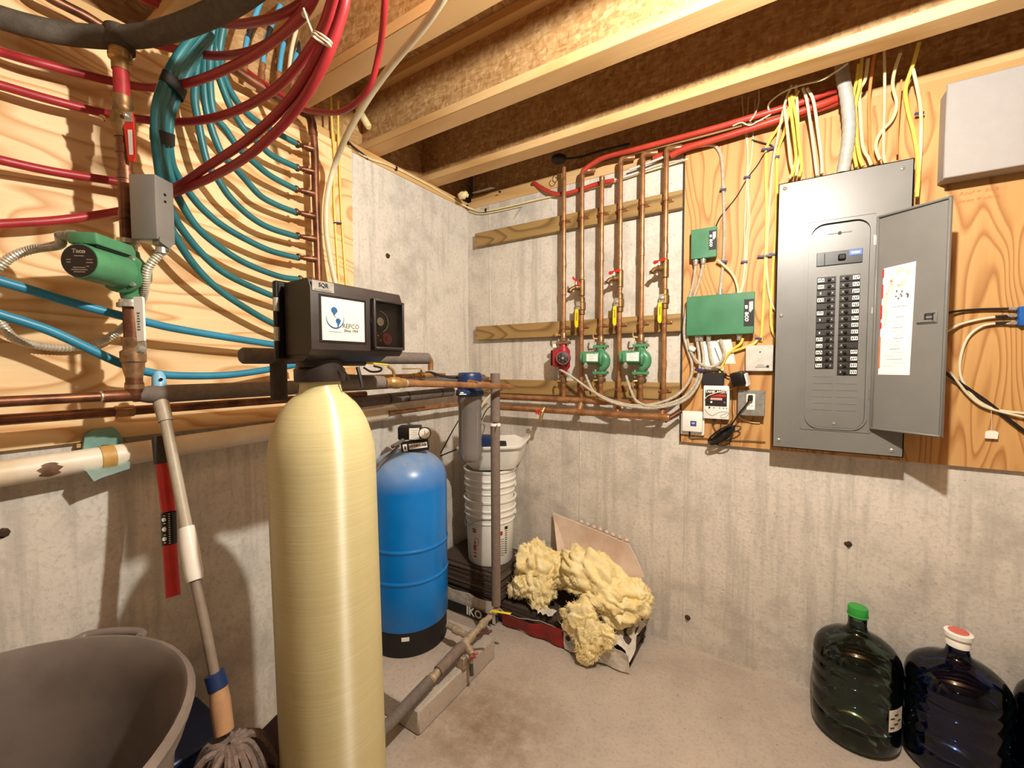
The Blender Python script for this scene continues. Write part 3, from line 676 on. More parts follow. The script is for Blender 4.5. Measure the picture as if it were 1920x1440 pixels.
for i in range(3):
    q = pt[3].lerp(pt[4], .2 + i * .3); w = (vn * math.cos(.62) + sd * math.sin(-.62) * -1)
    B().lathe([(.0055, 0), (.0055, .0012), (0, .0012)], q + w * .0168, w, 12).obj('print_dot', m_label, lb)

# mop leaning on the wall
t = thing('mop', 'mop with grey pole and blue tip leaning behind the upper foam header', 'mop', (0.597, -1.701, 0.467))
mp = [V(q) for q in [(0.185, -1.675, 1.384), (0.195, -1.677, 1.338), (0.204, -1.679, 1.302), (0.23, -1.677, 1.246), (0.357, -1.683, 0.971), (0.414, -1.689, 0.844), (0.461, -1.689, 0.742), (0.507, -1.69, 0.632), (0.522, -1.688, 0.598), (0.552, -1.691, 0.502), (0.575, -1.691, 0.455)]]
m_pole = M('taupe_pole', '#b3a58f', .45, var=.1)
B().lathe([(.0, 0), (.010, .004), (.016, .02), (.0175, .05), (.016, .06), (0, .06)], mp[0] + (mp[0] - mp[1]) * .1, mp[1] - mp[0], 16).obj('hang_tip', M('sky_blue_plastic', '#86bfe0', .4), t)
B().lathe([(.004, 0), (.0045, .001), (0, .001)], mp[0] + (mp[1] - mp[0]) * .45 + (V(cam.location) - mp[0]).normalized() * .016 + V((.006, .003, 0)), (V(cam.location) - mp[0]), 12).obj('hang_hole', m_dark, t)
B().cyl(mp[1] + (mp[2] - mp[1]) * .9, mp[3], .0185, 16, .0175).obj('pole_collar', m_pole, t)
B().tube(mp[3:5], .0135, n=14, k=1).obj('upper_pole', m_pole, t)
B().lathe([(0, 0), (.0175, 0), (.0205, .05), (.0205, .12), (.018, (mp[5] - mp[4]).length), (0, (mp[5] - mp[4]).length)], mp[4], mp[5] - mp[4], 18).obj('white_sleeve', m_pvc, t)
B().tube(mp[5:8], .0115, n=14, k=1).obj('lower_pole', M('grey_brown_pole', '#8d7b69', .5), t)
B().cyl(mp[7], mp[8], .022, 16).obj('blue_collar', m_navy, t)
L = (mp[9] - mp[8]).length
B().lathe([(0, 0), (.0195, 0), (.022, L * .3), (.021, L), (0, L)], mp[8], mp[9] - mp[8], 16).obj('mop_grip', M('tan_grip', '#b98d66', .6), t)
m_str = M('mop_strings_grey', '#7d6a60', .95, var=.3, vs=60, bump=.5, bs=200)
b_ = B(); rnd = random.Random(3); base = mp[10]
for i in range(46):
    an = rnd.uniform(0, 2 * PI); rr = rnd.uniform(.03, .115); h = base.z + rnd.uniform(-.01, .01)
    e = V((math.cos(an) * rr, math.sin(an) * rr, 0))
    b_.tube([base + V((0, 0, .02)) + e * .12, base + e * .55 + V((0, 0, .012)), base + e * .95 + V((0, 0, -.10)), V((base.x + e.x * .95, base.y + e.y * .95, .22)), V((base.x + e.x * .95, base.y + e.y * .95, .012))], .0085, n=6, k=4)
b_.obj('mop_strings', m_str, t, kind='stuff')
tag(B().box((.40, -1.44, .12), (.20, .22, .24), rot=(0, 0, .3), bev=.01, seg=2).obj('cardboard_box', M('dark_red_box', '#3a1416', .7)), 'dark red box on the floor behind the mop', 'box')

t = thing('storage_tote', 'dark navy plastic tote on the floor behind the charcoal bin', 'tote', (.20, -1.70, 0))
B().box((.20, -1.70, .15), (.21, .23, .29), bev=.02, seg=2).obj('body', m_navy, t)
B().box((.20, -1.70, .305), (.23, .25, .02), bev=.006).obj('lid', m_navy, t)

# dark bin in the lower left corner
m_bin = M('charcoal_bin_plastic', '#7a6e66', .4, var=.2, vs=8, bump=.05, bs=60)
t = thing('trash_bin', 'large round charcoal grey bin standing open under the drain pipe', 'bin', (.535, -2.139, 0))
c = (.535, -2.139, 0)
B().lathe([(0, .004), (.27, .004), (.285, .012), (.345, .69), (.362, .694), (.364, .722), (.373, .726), (.376, .738), (.371, .748), (.363, .749), (.356, .74), (.342, .69), (.335, .64), (.272, .022), (0, .02)], c, n=64).obj('body', m_bin, t, sub=0)
for an in (2.2, 5.3):
    p = V(c) + V((math.cos(an) * .372, math.sin(an) * .372, .735)); x = V((math.cos(an), math.sin(an), 0)); y = V((-x.y, x.x, 0))
    B().tube([p - y * .075 + x * -.004, p - y * .06 + x * .022, p + x * .03, p + y * .06 + x * .022, p + y * .075 + x * -.004], .011, n=10).obj('handle', m_bin, t)

# ================================================================ water softener
def fiberglass():
    t = NT('wound_fiberglass'); v = t.mapping((1, 1, 1))
    w1 = t.noise(t.mapping((5, 5, 260)), 1.0, 3, .6); w2 = t.noise(t.mapping((40, 40, 90), rot=(.25, .1, 0)), 1.0, 2, .5); big = t.noise(v, 5, 3, .5)
    f = t.math('ADD', t.math('MULTIPLY', w1, .6), t.math('MULTIPLY', big, .4))
    col = t.ramp(f, [(.3, '#c3b684'), (.5, '#ccc08d'), (.7, '#d6cb9d')])
    t.bump(t.math('ADD', w1, t.math('MULTIPLY', w2, .5)), .14, .002)
    tg = t.n('Tangent', direction_type='RADIAL', axis='Z'); t.link(tg.outputs[0], t.b.inputs['Tangent'])
    return t.set(col, t.math('MULTIPLY_ADD', w1, .12, .44), 0, Anisotropic=1.0, Anisotropic_Rotation=.25, IOR=2.0)
TX, TY, TR = .69, -1.478, .1315
t = thing('water_softener', 'cream fiberglass water softener tank with black control head', 'water softener', (TX, TY, 0))
prof = [(0, .03), (.10, .03), (.122, .05), (TR, .10), (TR, 1.14)] + [(TR * math.cos(q) ** .9 if q < 1.5 else .04, 1.14 + .205 * math.sin(q)) for q in [i * .1 for i in range(1, 13)]] + [(.05, 1.345), (.05, 1.372), (.0, 1.372)]
prof = [p for i, p in enumerate(prof)]
TA = V((-.019, -.012, 1.37)).normalized()
B().lathe(prof, (TX, TY, 0), TA, n=72).obj('tank', fiberglass(), t, smooth=60)
B().lathe([(TR - .012, 0), (TR + .002, 0), (TR + .002, .07), (TR - .01, .085)], (TX, TY, 0), n=48).obj('foot_ring', m_black, t)
B().lathe([(0, 1.36), (.060, 1.36), (.062, 1.366), (.062, 1.392), (.056, 1.398), (.056, 1.415), (0, 1.415)], (TX, TY, 0), TA, n=32).obj('valve_neck', m_brown, t)
# control head: front faces +x
y0, y1, zlo, zhi, xf, xb = -1.57, -1.288, 1.428, 1.606, .750, .640
hd = B().prism([(0, 0), (-.012, .012), (-.012, .156), (-.004, .176), (0, .178), (.095, .176), (.095, 0)], (xf, y0, zlo), (-1, 0, 0), (0, 0, 1), (y1 - y0)).obj('head_cover', m_brown, t, smooth=30)
B().prism([(0, 0), (.10, 0), (.10, -.016), (.03, -.016)], (xf, y0 + .004, zlo), (-1, 0, 0), (0, 0, 1), (y1 - y0 - .05)).obj('lower_skirt', m_brown, hd)
fx = xf + .012
# white face label
lb = B().bx((fx, -1.543, 1.462), (fx + .0016, -1.420, 1.566), bev=.0007).obj('face_label', M('face_label_white', '#cfcac0', .45, var=.02), hd)
B().bx((fx - .001, -1.549, 1.456), (fx + .0008, -1.414, 1.572), bev=.0004).obj('label_rim', m_black, hd)
sl = B().bx((fx, -1.566, 1.577), (fx + .0014, -1.508, 1.602), bev=.0006).obj('name_plate', m_steel, hd, label='silver name plate')
E_, U_ = (0, 1, 0), (0, 0, 1)
fl_ = fx + .0018
text('SQR', 'lettering', m_black, t, (fl_, -1.537, 1.592), E_, U_, .0135, bold=.0003)
B().bx((fl_ - .0004, -1.560, 1.5795), (fl_, -1.514, 1.5815)).obj('print_line', m_inkg, t)
m_teal_i = M('teal_ink', '#0f4f80', .5); m_olive = M('olive_ink', '#53572f', .5)
gc = V((fl_, -1.507, 1.517))
def gp(pts, nm_): B().prism(pts, gc, E_, U_, .0005).obj(nm_, m_teal_i, t)
gp([(-.010, .024), (-.004, .028), (.004, .025), (.007, .017), (.002, .012), (-.002, .007), (.001, .003), (.004, .0), (.001, .002), (-.004, .007), (-.007, .013), (-.011, .017)], 'globe_print')
gp([(.003, -.001), (.010, .001), (.016, -.005), (.012, -.013), (.007, -.022), (.005, -.024), (.006, -.014), (.001, -.007)], 'globe_print')
arc = [gc + V((0, math.cos(q) * .024, math.sin(q) * .024)) for q in [PI * .93 + i * (PI * 1.13) / 24 for i in range(25)]]
B().tube(arc, .0012, n=6, k=1, rr=lambda i, N: .0004 + .0014 * math.sin(PI * i / (N - 1))).obj('globe_print', m_teal_i, t)
B().bx((fl_, -1.525, 1.4835), (fl_ + .0004, -1.489, 1.4845)).obj('print_line', m_inkg, t)
text('REPCO', 'lettering', m_olive, t, (fl_, -1.4625, 1.500), E_, U_, .0160, bold=.0001)
text('Since 1954', 'lettering', m_olive, t, (fl_, -1.4625, 1.4885), E_, U_, .0095, shear=.25, bold=.0002)
# window bay with timer dial
wy0, wy1, wz0, wz1 = -1.400, -1.292, 1.444, 1.580
bay = B()
for lo, hi in (((fx - .004, wy0, wz1 - .008), (fx + .016, wy1, wz1)), ((fx - .004, wy0, wz0), (fx + .016, wy1, wz0 + .008)), ((fx - .004, wy0, wz0), (fx + .016, wy0 + .008, wz1)), ((fx - .004, wy1 - .008, wz0), (fx + .016, wy1, wz1))):
    bay.bx(lo, hi, bev=.003, seg=2)
bay.obj('window_frame', m_brown, hd)
B().bx((fx, wy0 + .006, wz0 + .006), (fx + .001, wy1 - .006, wz1 - .006)).obj('timer_plate', m_black, hd)
B().lathe([(.0, 0), (.030, 0), (.030, .003), (.026, .0035), (.026, .002), (.013, .002), (.013, .0045), (0, .0045)], (fx + .001, -1.372, 1.520), (1, 0, 0), 36).obj('timer_dial', m_blackm, hd)
B().lathe([(.0115, 0), (.0115, .002), (0, .002)], (fx + .005, -1.372, 1.520), (1, 0, 0), 24).obj('dial_hub', m_steel, hd)
B().tube([V((fx + .0042, -1.372 + .0285 * math.cos(q), 1.520 + .0285 * math.sin(q))) for q in [-1.2 + i * .12 for i in range(24)]], .0011, n=6, k=1).obj('dial_scale', m_steel, hd)
B().lathe([(.016, 0), (.016, .003), (.007, .003), (.007, .005), (0, .005)], (fx + .001, -1.346, 1.475), (1, 0, 0), 28).obj('hour_dial', M('dark_red_dial', '#5c2320', .5), hd)
for i in range(18):
    q = i * 2 * PI / 18
    B().box((fx + .003, -1.346 + .0145 * math.cos(q), 1.475 + .0145 * math.sin(q)), (.001, .0012, .003), rot=(q - PI / 2, 0, 0)).obj('dial_tick', m_label, hd)
for yy, zz in ((-1.377, 1.482), (-1.368, 1.470), (-1.379, 1.492)):
    B().lathe([(.0028, 0), (.002, .002), (0, .002)], (fx + .001, yy, zz), (1, 0, 0), 10).obj('indicator', M('amber_dot', '#c8502c', .4), hd)
def glassy(name, col, rough=.05, ior=1.45, alpha=None):
    q = NT(name); return q.set(col, rough, 0, Transmission_Weight=1.0, IOR=ior)
m_win = glassy('clear_window', '#e9e4dc', .04, 1.1)
B().bx((fx + .012, wy0 + .007, wz0 + .007), (fx + .0135, wy1 - .007, wz1 - .007)).obj('window_pane', m_win, hd)
# back plate with hinge clips on the near side
bp = B().bx((xb - .012, y0 - .016, zlo - .012), (xb + .004, y1 + .006, zhi + .004), bev=.003).obj('back_plate', m_black, t)
for z0, z1, m in ((1.57, 1.606, m_black), (1.535, 1.568, m_chrome), (1.498, 1.533, m_black), (1.462, 1.496, m_chrome), (1.420, 1.460, m_black)):
    B().lathe([(.0065, 0), (.0065, z1 - z0), (0, z1 - z0)], (xb + .002, y0 - .014, z0), n=10).obj('hinge_pin', m, bp)
B().bx((xb - .06, -1.49, 1.40), (xb + .06, -1.36, 1.44), bev=.006).obj('valve_body', m_brown, t)
# dangling leads under the head
tag(B().tube([(0.743, -1.478, 1.395), (0.746, -1.465, 1.378), (0.746, -1.454, 1.359)], .0028, n=6).tube([(0.752, -1.436, 1.397), (0.758, -1.434, 1.374), (0.764, -1.432, 1.344)], .005, n=8).tube([(0.766, -1.428, 1.396), (0.783, -1.418, 1.385), (0.802, -1.406, 1.386), (0.805, -1.403, 1.394), (0.788, -1.414, 1.4)], .0028, n=6).obj('control_wire', m_wire_b), 'black control wires dangling beneath the softener head', 'wire')
# piping behind the head
t = thing('insulated_pipe', 'grey foam covered bypass pipe running behind the black control head', 'pipe', (0.45, -1.574, 1.429))
a, b = V((0.45, -1.578, 1.429)), V((0.45, -0.857, 1.43))
B().lathe([(0, 0), (.018, 0), (.0225, .006), (.0225, .30), (.0232, .31), (.0232, (b - a).length), (0, (b - a).length)], a, b - a, 20).obj('foam_sleeve', m_foam, t)
B().tube([b - V((0, .006, 0)), b + V((0, .012, -.002)), b + V((0, .02, -.015)), b + V((0, .02, -.05))], .012, n=12).obj('elbow', m_cop, t)
B().cyl((.45, (0.45, -1.477, 1.395)[1], 1.43), (.45, (0.45, -1.477, 1.395)[1], zh - .02), .0225, 16).obj('foam_drop', m_foamd, t)
t = thing('outlet_pipe', 'copper outlet pipe from the softener with brass valve, crossing before the blue filter cap', 'pipe', (0.62, -1.178, 1.345))
a, b = V((0.62, -1.276, 1.35)), V((0.62, -0.462, 1.299)); d = (b - a).normalized()
p745, p905 = V((0.62, -1.162, 1.342)), V((0.62, -0.699, 1.316))
B().cyl(p745, b, .0118, 14).obj('copper_tube', m_cop, t)
B().lathe([(.0125, -.05), (.0145, -.045), (.0145, .045), (.0125, .05)], p905, d, 14, cap=False).obj('tee', m_cop, t)
B().lathe([(.0145, -.022), (.0145, 0), (0, .002)], b, d, 14).obj('tube_end', m_cop, t)
B().cyl(p905 - d * .005, p905 - d * .005 + V((-.07, 0, .012)), .0118, 12).obj('tee_branch', m_cop, t)
B().lathe([(0, -.07), (.014, -.07), (.014, -.052), (.018, -.048), (.0195, -.03), (.0195, -.012), (.016, -.008), (.0165, .012), (.0135, .016), (0, .016)], p745, d, 16).obj('valve_body', m_brass, t)
B().lathe([(.0125, -.004), (.0145, -.002), (.0145, .002), (.0125, .004)], p745 + d * .02, d, 12, cap=False).obj('solder_joint', m_solder, t)
B().lathe([(0, 0), (.021, 0), (.021, .16), (0, .16)], p745 - d * .24, d, 16).obj('foam_sleeve', m_foam, t)
lv = B().tube([p745 - d * .03 + V((0, 0, .018)), p745 - d * .034 + V((0, 0, .04)), p745 - d * .055 + V((0, 0, .052))], .005, n=8).obj('lever_stem', m_brass, t)
B().box(p745 - d * .10 + V((0, 0, .058)), (.012, .085, .005), axes=((1, 0, 0), tuple(d), tuple(V((1, 0, 0)).cross(d))), bev=.002).obj('lever', m_yel, t, label='yellow lever')
t = thing('lever_valve', 'brass lever valve with yellow handle behind the copper outlet pipe', 'valve', (0.35, -0.79, 1.354))
q = V((0.36, -0.8, 1.355))
B().lathe([(0, -.05), (.013, -.05), (.013, -.02), (.018, -.016), (.018, .016), (.013, .02), (.013, .05), (0, .05)], q, (0, 1, 0), 14).obj('valve_body', m_brass, t)
B().cyl(q + V((0, 0, .01)), q + V((.0, 0, .028)), .005, 8).obj('stem', m_brass, t)
B().box(q + V((0, -.055, .032)), (.013, .11, .004), bev=.002).obj('lever', m_yel, t)
B().cyl(q - V((0, .5, 0)), q - V((0, .04, 0)), .011, 12).obj('inlet_tube', m_cop, t)
B().cyl(q + V((0, .04, 0)), q + V((0, .15, 0)), .011, 12).obj('outlet_tube', m_cop, t)

# insulated header continuing to the corner, black strap, copper branch
t = thing('insulated_pipe', 'thick grey foam header with two dark bands behind the blue filter', 'pipe', (0.11, -0.728, 1.246))
a, b = V((.11, -1.05, (0.11, -0.857, 1.237)[2])), V((.11, -.30, (0.11, -0.229, 1.251)[2])); d = (b - a).normalized(); L = (b - a).length
B().lathe([(0, 0), (.026, 0), (.026, L), (0, L)], a, d, 18).obj('foam_sleeve', m_foam, t)
for px in (725, 762, 824):
    pass
for y in ((0.11, -0.772, 1.244)[1], (0.11, -0.651, 1.246)[1], (0.11, -0.405, 1.248)[1]):
    B().lathe([(.0262, -.007), (.0268, -.006), (.0268, .006), (.0262, .007)], a.lerp(b, (y - a.y) / (b.y - a.y)), d, 18, cap=False).obj('tape_band', m_foamd, t)
t = thing('insulated_pipe', 'grey foam header just under the copper outlet pipe, beyond the softener', 'pipe', (0.2, -0.808, 1.336))
B().cyl((.2, -.99, zh), (.2, -.12, zh), .0255, 16).obj('foam_sleeve', m_foam, t)
B().tube([(.2, -.14, zh), (.2, -.085, zh), (.22, -.06, zh - .01), (.27, -.06, zh - .03)], .012, n=12).obj('elbow', m_cop, t)
tag(B().tube([(0.324, -0.763, 1.327), (0.329, -0.758, 1.358), (0.354, -0.742, 1.37), (0.395, -0.717, 1.356), (0.433, -0.67, 1.345), (0.456, -0.62, 1.349)], .006, n=8).obj('rubber_strap', m_blackm), 'black rubber strap over the copper pipes left of the filter', 'strap')
t = thing('copper_branch', 'copper branch pipe leaving the white drain end cap behind the pressure switch', 'pipe', (0.1, -0.65, 1.178))
B().cyl((0.1, -0.754, 1.172), (0.1, 0.013, 1.172), .0125, 14).obj('copper_tube', m_cop, t)
B().lathe([(.0125, -.02), (.0148, -.018), (.0148, .018), (.0125, .02)], (0.1, -0.369, 1.174), (0, 1, 0), 12, cap=False).obj('coupling', m_cop, t)

# ================================================================ pad, pressure tank, filter, buckets
pad = B().bx((.001, -1.055, .0), (.572, -.545, .098), bev=.006).obj('concrete_pad', m_floor)
tag(pad, 'low concrete pad on the floor under the blue pressure tank', 'concrete pad')
BX, BY = .198, -.738
def tank_blue():
    t = NT('blue_tank_paint'); v = t.mapping((1, 1, 1))
    dust = t.noise(v, 9, 6, .7)
    sep = t.n('SeparateXYZ'); t.link(t.tc.outputs['Object'], sep.inputs[0])
    top = t.math('MULTIPLY', t.math('SUBTRACT', sep.outputs['Z'], .735), 7.0)
    f = t.math('MULTIPLY', t.math('MINIMUM', t.math('MAXIMUM', top, 0.0), 1.0), t.math('MULTIPLY_ADD', dust, 1.1, .05))
    col = t.mix(f, t.ramp(t.noise(v, 4, 3), [(.3, '#006cbe'), (.7, '#0581d8')]), '#a9b4bd')
    return t.set(col, .32, 0)
t = thing('pressure_tank', 'blue steel pressure tank on a black base standing on the concrete pad', 'pressure tank', (BX, BY, .098))
R = .187
prof = [(R - .004, .212), (R, .22), (R, .40), (R, .420), (R, .425), (R + .0035, .428), (R + .0045, .433), (R + .0035, .438), (R, .441), (R, .446), (R, .47), (R, .54), (R, .563), (R, .568), (R + .0035, .571), (R + .0045, .576), (R + .0035, .581), (R, .584), (R, .589), (R, .62), (R, .865)]
prof += [(R * math.cos(q), .865 + .14 * math.sin(q)) for q in [i * PI / 24 for i in range(1, 13)]]
bt = B().lathe([(r, z - .098) for r, z in prof], (BX, BY, .098), n=64).obj('tank_shell', tank_blue(), t, smooth=50)
B().lathe([(0, 0), (R - .012, 0), (R - .006, .004), (R - .006, .118), (0, .118)], (BX, BY, .0985), n=48).obj('base', m_blackm, t)
B().box((BX + .118, BY - .137 + .0, .185), (.034, .0015, .018), rot=(0, 0, .71)).obj('base_label', m_label, t)
# pressure switch and tag on the top
t = thing('pressure_switch', 'black pressure switch with round gauge and name tag on the blue tank top', 'pressure switch', (BX, BY, 1.003))
sx = V((.80, .60, 0)).normalized(); sf = V((.60, -.80, 0)).normalized(); o = V((0.24, -0.746, 1.084))
B().cyl((o.x, o.y, 1.0), (o.x, o.y, o.z - .03), .014, 12).obj('nipple', m_brass, t)
bd = B().box(o + V((0, 0, .004)) - sx * .006, (.105, .075, .062), axes=(sx, -sf, (0, 0, 1)), bev=.008, seg=2).obj('switch_body', m_black, t)
lb = B().box(o + sf * .0385 + sx * .018 + V((0, 0, .002)), (.046, .001, .052), axes=(sx, -sf, (0, 0, 1))).obj('white_label', m_label, bd)
for i in range(5):
    B().box(o + sf * .0392 + sx * .018 + V((0, 0, .018 - i * .009)), (.034 - (i % 2) * .01, .0006, .0016), axes=(sx, -sf, (0, 0, 1))).obj('print_line', m_inkg, bd)
gc_ = o + sf * .036 + sx * .066 + V((0, 0, .004))
ga = B().lathe([(0, -.03), (.012, -.03), (.027, -.012), (.029, 0), (.029, .005), (.0255, .005), (.0255, .002), (0, .002)], gc_, sf, 28).obj('gauge_case', m_black, t)
B().lathe([(.0255, 0), (.0255, .0008), (0, .0008)], gc_ + sf * .0022, sf, 28).obj('gauge_dial', m_label, ga)
B().box(gc_ + sf * .0036 + V((0, 0, .003)), (.0016, .001, .02), axes=(sx, -sf, (0, 0, 1))).obj('gauge_needle', m_ink, ga)
o2 = V((0.265, -0.751, 1.024))
tg = B().box(o2 - sf * .012, (.128, .034, .052), axes=((sx + V((0, 0, .12))).normalized(), -sf, (V((0, 0, 1)) - sx * .12).normalized()), bev=.006, seg=2).obj('tag_block', m_black, t)
ux2 = (sx + V((0, 0, .12))).normalized(); uz2 = (V((0, 0, 1)) - sx * .12).normalized()
B().box(o2 + sf * .0055 + ux2 * .016 + uz2 * .002, (.084, .001, .026), axes=(ux2, -sf, uz2)).obj('name_strip', m_label, tg)
text('HYDRO-AIR', 'lettering', m_ink, tg, o2 + sf * .0064 + ux2 * .016 + uz2 * .002, ux2, uz2, .0150, bold=.0006)
B().box(o2 + sf * .0055 - ux2 * .044 + uz2 * .0, (.020, .001, .034), axes=(ux2, -sf, uz2)).obj('square_label', m_label, tg)
B().box(o2 + sf * .0063 - ux2 * .044, (.006, .0006, .014), axes=(ux2, -sf, uz2)).obj('square_print', m_ink, tg)
B().box((o.x - .01, o.y + .02, 1.0), (.05, .04, .03), bev=.006).obj('switch_foot', m_black, t)
tag(B().conduit([(0.248, -0.873, 1.04), (0.236, -0.809, 1.053), (0.222, -0.758, 1.069)], .0085, step=.006).tube([(0.251, -1.008, 0.912), (0.241, -0.928, 0.978), (0.221, -0.808, 1.031)], .006, n=8).obj('switch_cable', m_foam), 'grey cable running from the pressure switch down behind the softener', 'cable')

# blue and clear water filter
FX, FY = .508, -.645
t = thing('water_filter', 'water filter with navy blue cap and cloudy clear canister beside the foam pipe', 'water filter', (FX, FY, .96))
zc0 = 1.262
B().lathe([(0, 0), (.058, 0), (.061, .004), (.061, .026), (.056, .032), (.0565, .04), (.054, .088), (.053, .100), (.048, .106), (.03, .100), (0, .098)], (FX, FY, zc0), n=40).obj('cap', m_navy, t)
for k in range(14):
    an = k * 2 * PI / 14
    B().box((FX + .0612 * math.cos(an), FY + .0612 * math.sin(an), zc0 + .016), (.004, .007, .022), rot=(0, 0, an), bev=.001).obj('cap_rib', m_navy, t)
vd = (V((1.681, -2.153, 0)) - V((FX, FY, 0))).normalized(); vs_ = V((0, 0, 1)).cross(vd)
B().box(V((FX, FY, zc0 + .012)) + vd * .0615 - vs_ * .030, (.030, .0015, .004), axes=(vs_, vd, (0, 0, 1))).obj('white_print', m_label, t)
B().box(V((FX, FY, zc0 + .019)) + vd * .0615 - vs_ * .034, (.014, .0015, .005), axes=(vs_, vd, (0, 0, 1))).obj('white_print', m_label, t)
B().box(V((FX, FY, zc0 + .064)) + vd * .0545, (.0025, .002, .018), axes=(vs_, vd, (0, 0, 1))).obj('white_print', m_label, t)
q_ = NT('cloudy_canister'); m_cloud = q_.m
tr = q_.n('BsdfTransparent'); tr.inputs[0].default_value = lin('#d8d2cc'); df_ = q_.n('BsdfDiffuse'); df_.inputs[0].default_value = lin('#c4bbb4'); gl = q_.n('BsdfGlossy'); gl.inputs['Roughness'].default_value = .15
m1 = q_.n('MixShader'); m1.inputs[0].default_value = .30; q_.link(tr.outputs[0], m1.inputs[1]); q_.link(df_.outputs[0], m1.inputs[2])
fr_ = q_.n('Fresnel'); fr_.inputs[0].default_value = 1.45; m2 = q_.n('MixShader'); q_.link(fr_.outputs[0], m2.inputs[0]); q_.link(m1.outputs[0], m2.inputs[1]); q_.link(gl.outputs[0], m2.inputs[2]); q_.link(m2.outputs[0], q_.o.inputs['Surface'])
zb0 = .962
B().lathe([(0, 0), (.03, .001), (.046, .010), (.0515, .026), (.0525, .04), (.0525, .26), (.055, .264), (.055, .30), (.051, .30), (.0495, .26), (.0495, .04), (.044, .014), (.03, .006), (0, .005)], (FX, FY, zb0), n=40).obj('canister', m_cloud, t)
B().lathe([(0, .018), (.034, .02), (.034, .245), (0, .245)], (FX, FY, zb0), n=28).obj('cartridge', M('grey_cartridge', '#8d837e', .8, bump=.3, bs=200), t)
B().lathe([(0, .0065), (.042, .017), (.0485, .036), (0, .036)], (FX, FY, zb0), n=32).obj('sediment', M('rusty_sediment', '#8a6446', .8, var=.3), t)
for s_ in (-1, 1):
    B().cyl((FX, FY + s_ * .05, zc0 + .055), (FX, FY + s_ * .095, zc0 + .055), .0118, 12).obj('port_tube', m_cop, t)

# vertical foam pipe and its floor run
t = thing('insulated_pipe', 'upright taupe foam covered pipe with a white taped gap beside the filter', 'pipe', (.555, -.51, .2))
m_foamt = M('taupe_pipe_foam', '#7d6c60', .85, var=.15, vs=50, bump=.35, bs=300)
zg = (0.555, -0.508, 1.12)[2]
B().cyl((.555, -.51, .235), (.555, -.51, zg - .012), .0225, 18).obj('foam_sleeve', m_foamt, t)
B().cyl((.556, -.51, zg + .014), (.556, -.51, (0.555, -0.51, 1.363)[2]), .0225, 18).obj('foam_sleeve', m_foamt, t)
B().cyl((.555, -.51, zg - .02), (.555, -.51, zg + .02), .011, 12).obj('copper_tube', m_cop, t)
B().lathe([(.0225, 0), (.026, .002), (.027, .008), (.024, .014), (.014, .015)], (.555, -.51, zg - .010), n=16, cap=False).obj('white_tie', m_white, t)
B().tube([(.575, -.525, zg - .004), (.592, -.545, zg + .006), (.600, -.55, zg - .004)], .003, n=6).obj('tie_tail', m_white, t)
t = thing('floor_pipe', 'foam covered pipe with dusty brass valves running along the concrete pad edge', 'pipe', (.556, -.8, .1))
m_dust = M('dusty_brass', '#b5a388', .6, .4, var=.3, vs=40)
fa, fb = V((.560, -1.30, .132)), V((.556, -.51, .212)); fd = (fb - fa).normalized()
def fp(y): return fa.lerp(fb, (y - fa.y) / (fb.y - fa.y))
y1_, y2_ = -.98, -.78
B().cyl(fp(-1.30), fp(y1_), .0215, 16).obj('foam_sleeve', m_foam, t)
B().cyl(fp(-.93), fp(y2_), .0225, 16).obj('foam_sleeve', m_foamt, t)
B().lathe([(.012, -.04), (.017, -.036), (.017, -.02), (.02, -.018), (.02, -.004), (.0165, 0), (.0165, .02), (.012, .03)], fp(-.955), fd, 12).obj('brass_joint', m_dust, t)
B().lathe([(0, -.06), (.014, -.06), (.014, -.04), (.020, -.036), (.020, .036), (.014, .04), (.014, .10), (.019, .104), (.019, .13), (.014, .134), (.014, .24), (0, .24)], fp(-.735), fd, 16).obj('tee_body', m_dust, t)
B().tube([fp(-.72), fp(-.72) + V((-.05, .0, .006)), fp(-.72) + V((-.13, .0, .014))], .0145, n=12).obj('tank_branch', m_dust, t)
B().lathe([(.0145, 0), (.0185, .003), (.0185, .03), (.0145, .034)], fp(-.72) + V((-.06, 0, .006)), (-1, 0, .1), 12).obj('union_nut', m_dust, t)
dv = fp(-.755)
B().lathe([(0, 0), (.013, 0), (.013, .025), (.017, .028), (.017, .045), (.012, .05), (.012, .06), (0, .06)], dv, (.8, -.25, -.35), 12).obj('drain_valve', m_dust, t)
B().tube([dv + V((.03, -.01, -.012)), dv + V((.045, -.015, -.03)), dv + V((.045, -.016, -.06))], .011, n=10).obj('drain_spout', m_dust, t)
hp = dv + V((.058, -.018, -.024)); ha = V((.8, -.25, -.35)).normalized()
b_ = B().lathe([(0, 0), (.008, 0), (.008, .008), (0, .009)], hp, ha, 12)
for k in range(5):
    x, y = frame(ha); an = k * 2 * PI / 5
    b_.box(hp + (x * math.cos(an) + y * math.sin(an)) * .014 + ha * .004, (.018, .010, .006), axes=(x * math.cos(an) + y * math.sin(an), y * math.cos(an) - x * math.sin(an), ha), bev=.002)
b_.obj('valve_wheel', M('faded_red_wheel', '#b0584f', .6), t, label='faded red valve wheel')
lp = fp(-.56)
B().cyl(lp, lp + V((.012, -.012, .028)), .006, 8).obj('lever_stem', m_dust, t)
B().box(lp + V((.06, .0, .036)), (.105, .015, .004), rot=(0, -.12, .12), bev=.002).obj('lever', m_yel, t, label='worn yellow lever')
B().box(dv + V((.06, .06, .03)), (.075, .012, .008), rot=(0, -.35, .5), bev=.002).obj('dark_lever', M('rust_red_lever', '#5d3a30', .6), t)
B().bx((.545, -.80, .098), (.585, -.775, .152), bev=.003).obj('support_block', m_dust, t)
B().tube([dv + V((.045, -.016, -.055)), dv + V((.046, -.016, -.085)), dv + V((.05, -.018, -.115))], .009, n=10).obj('hose_nipple', m_foamd, t)

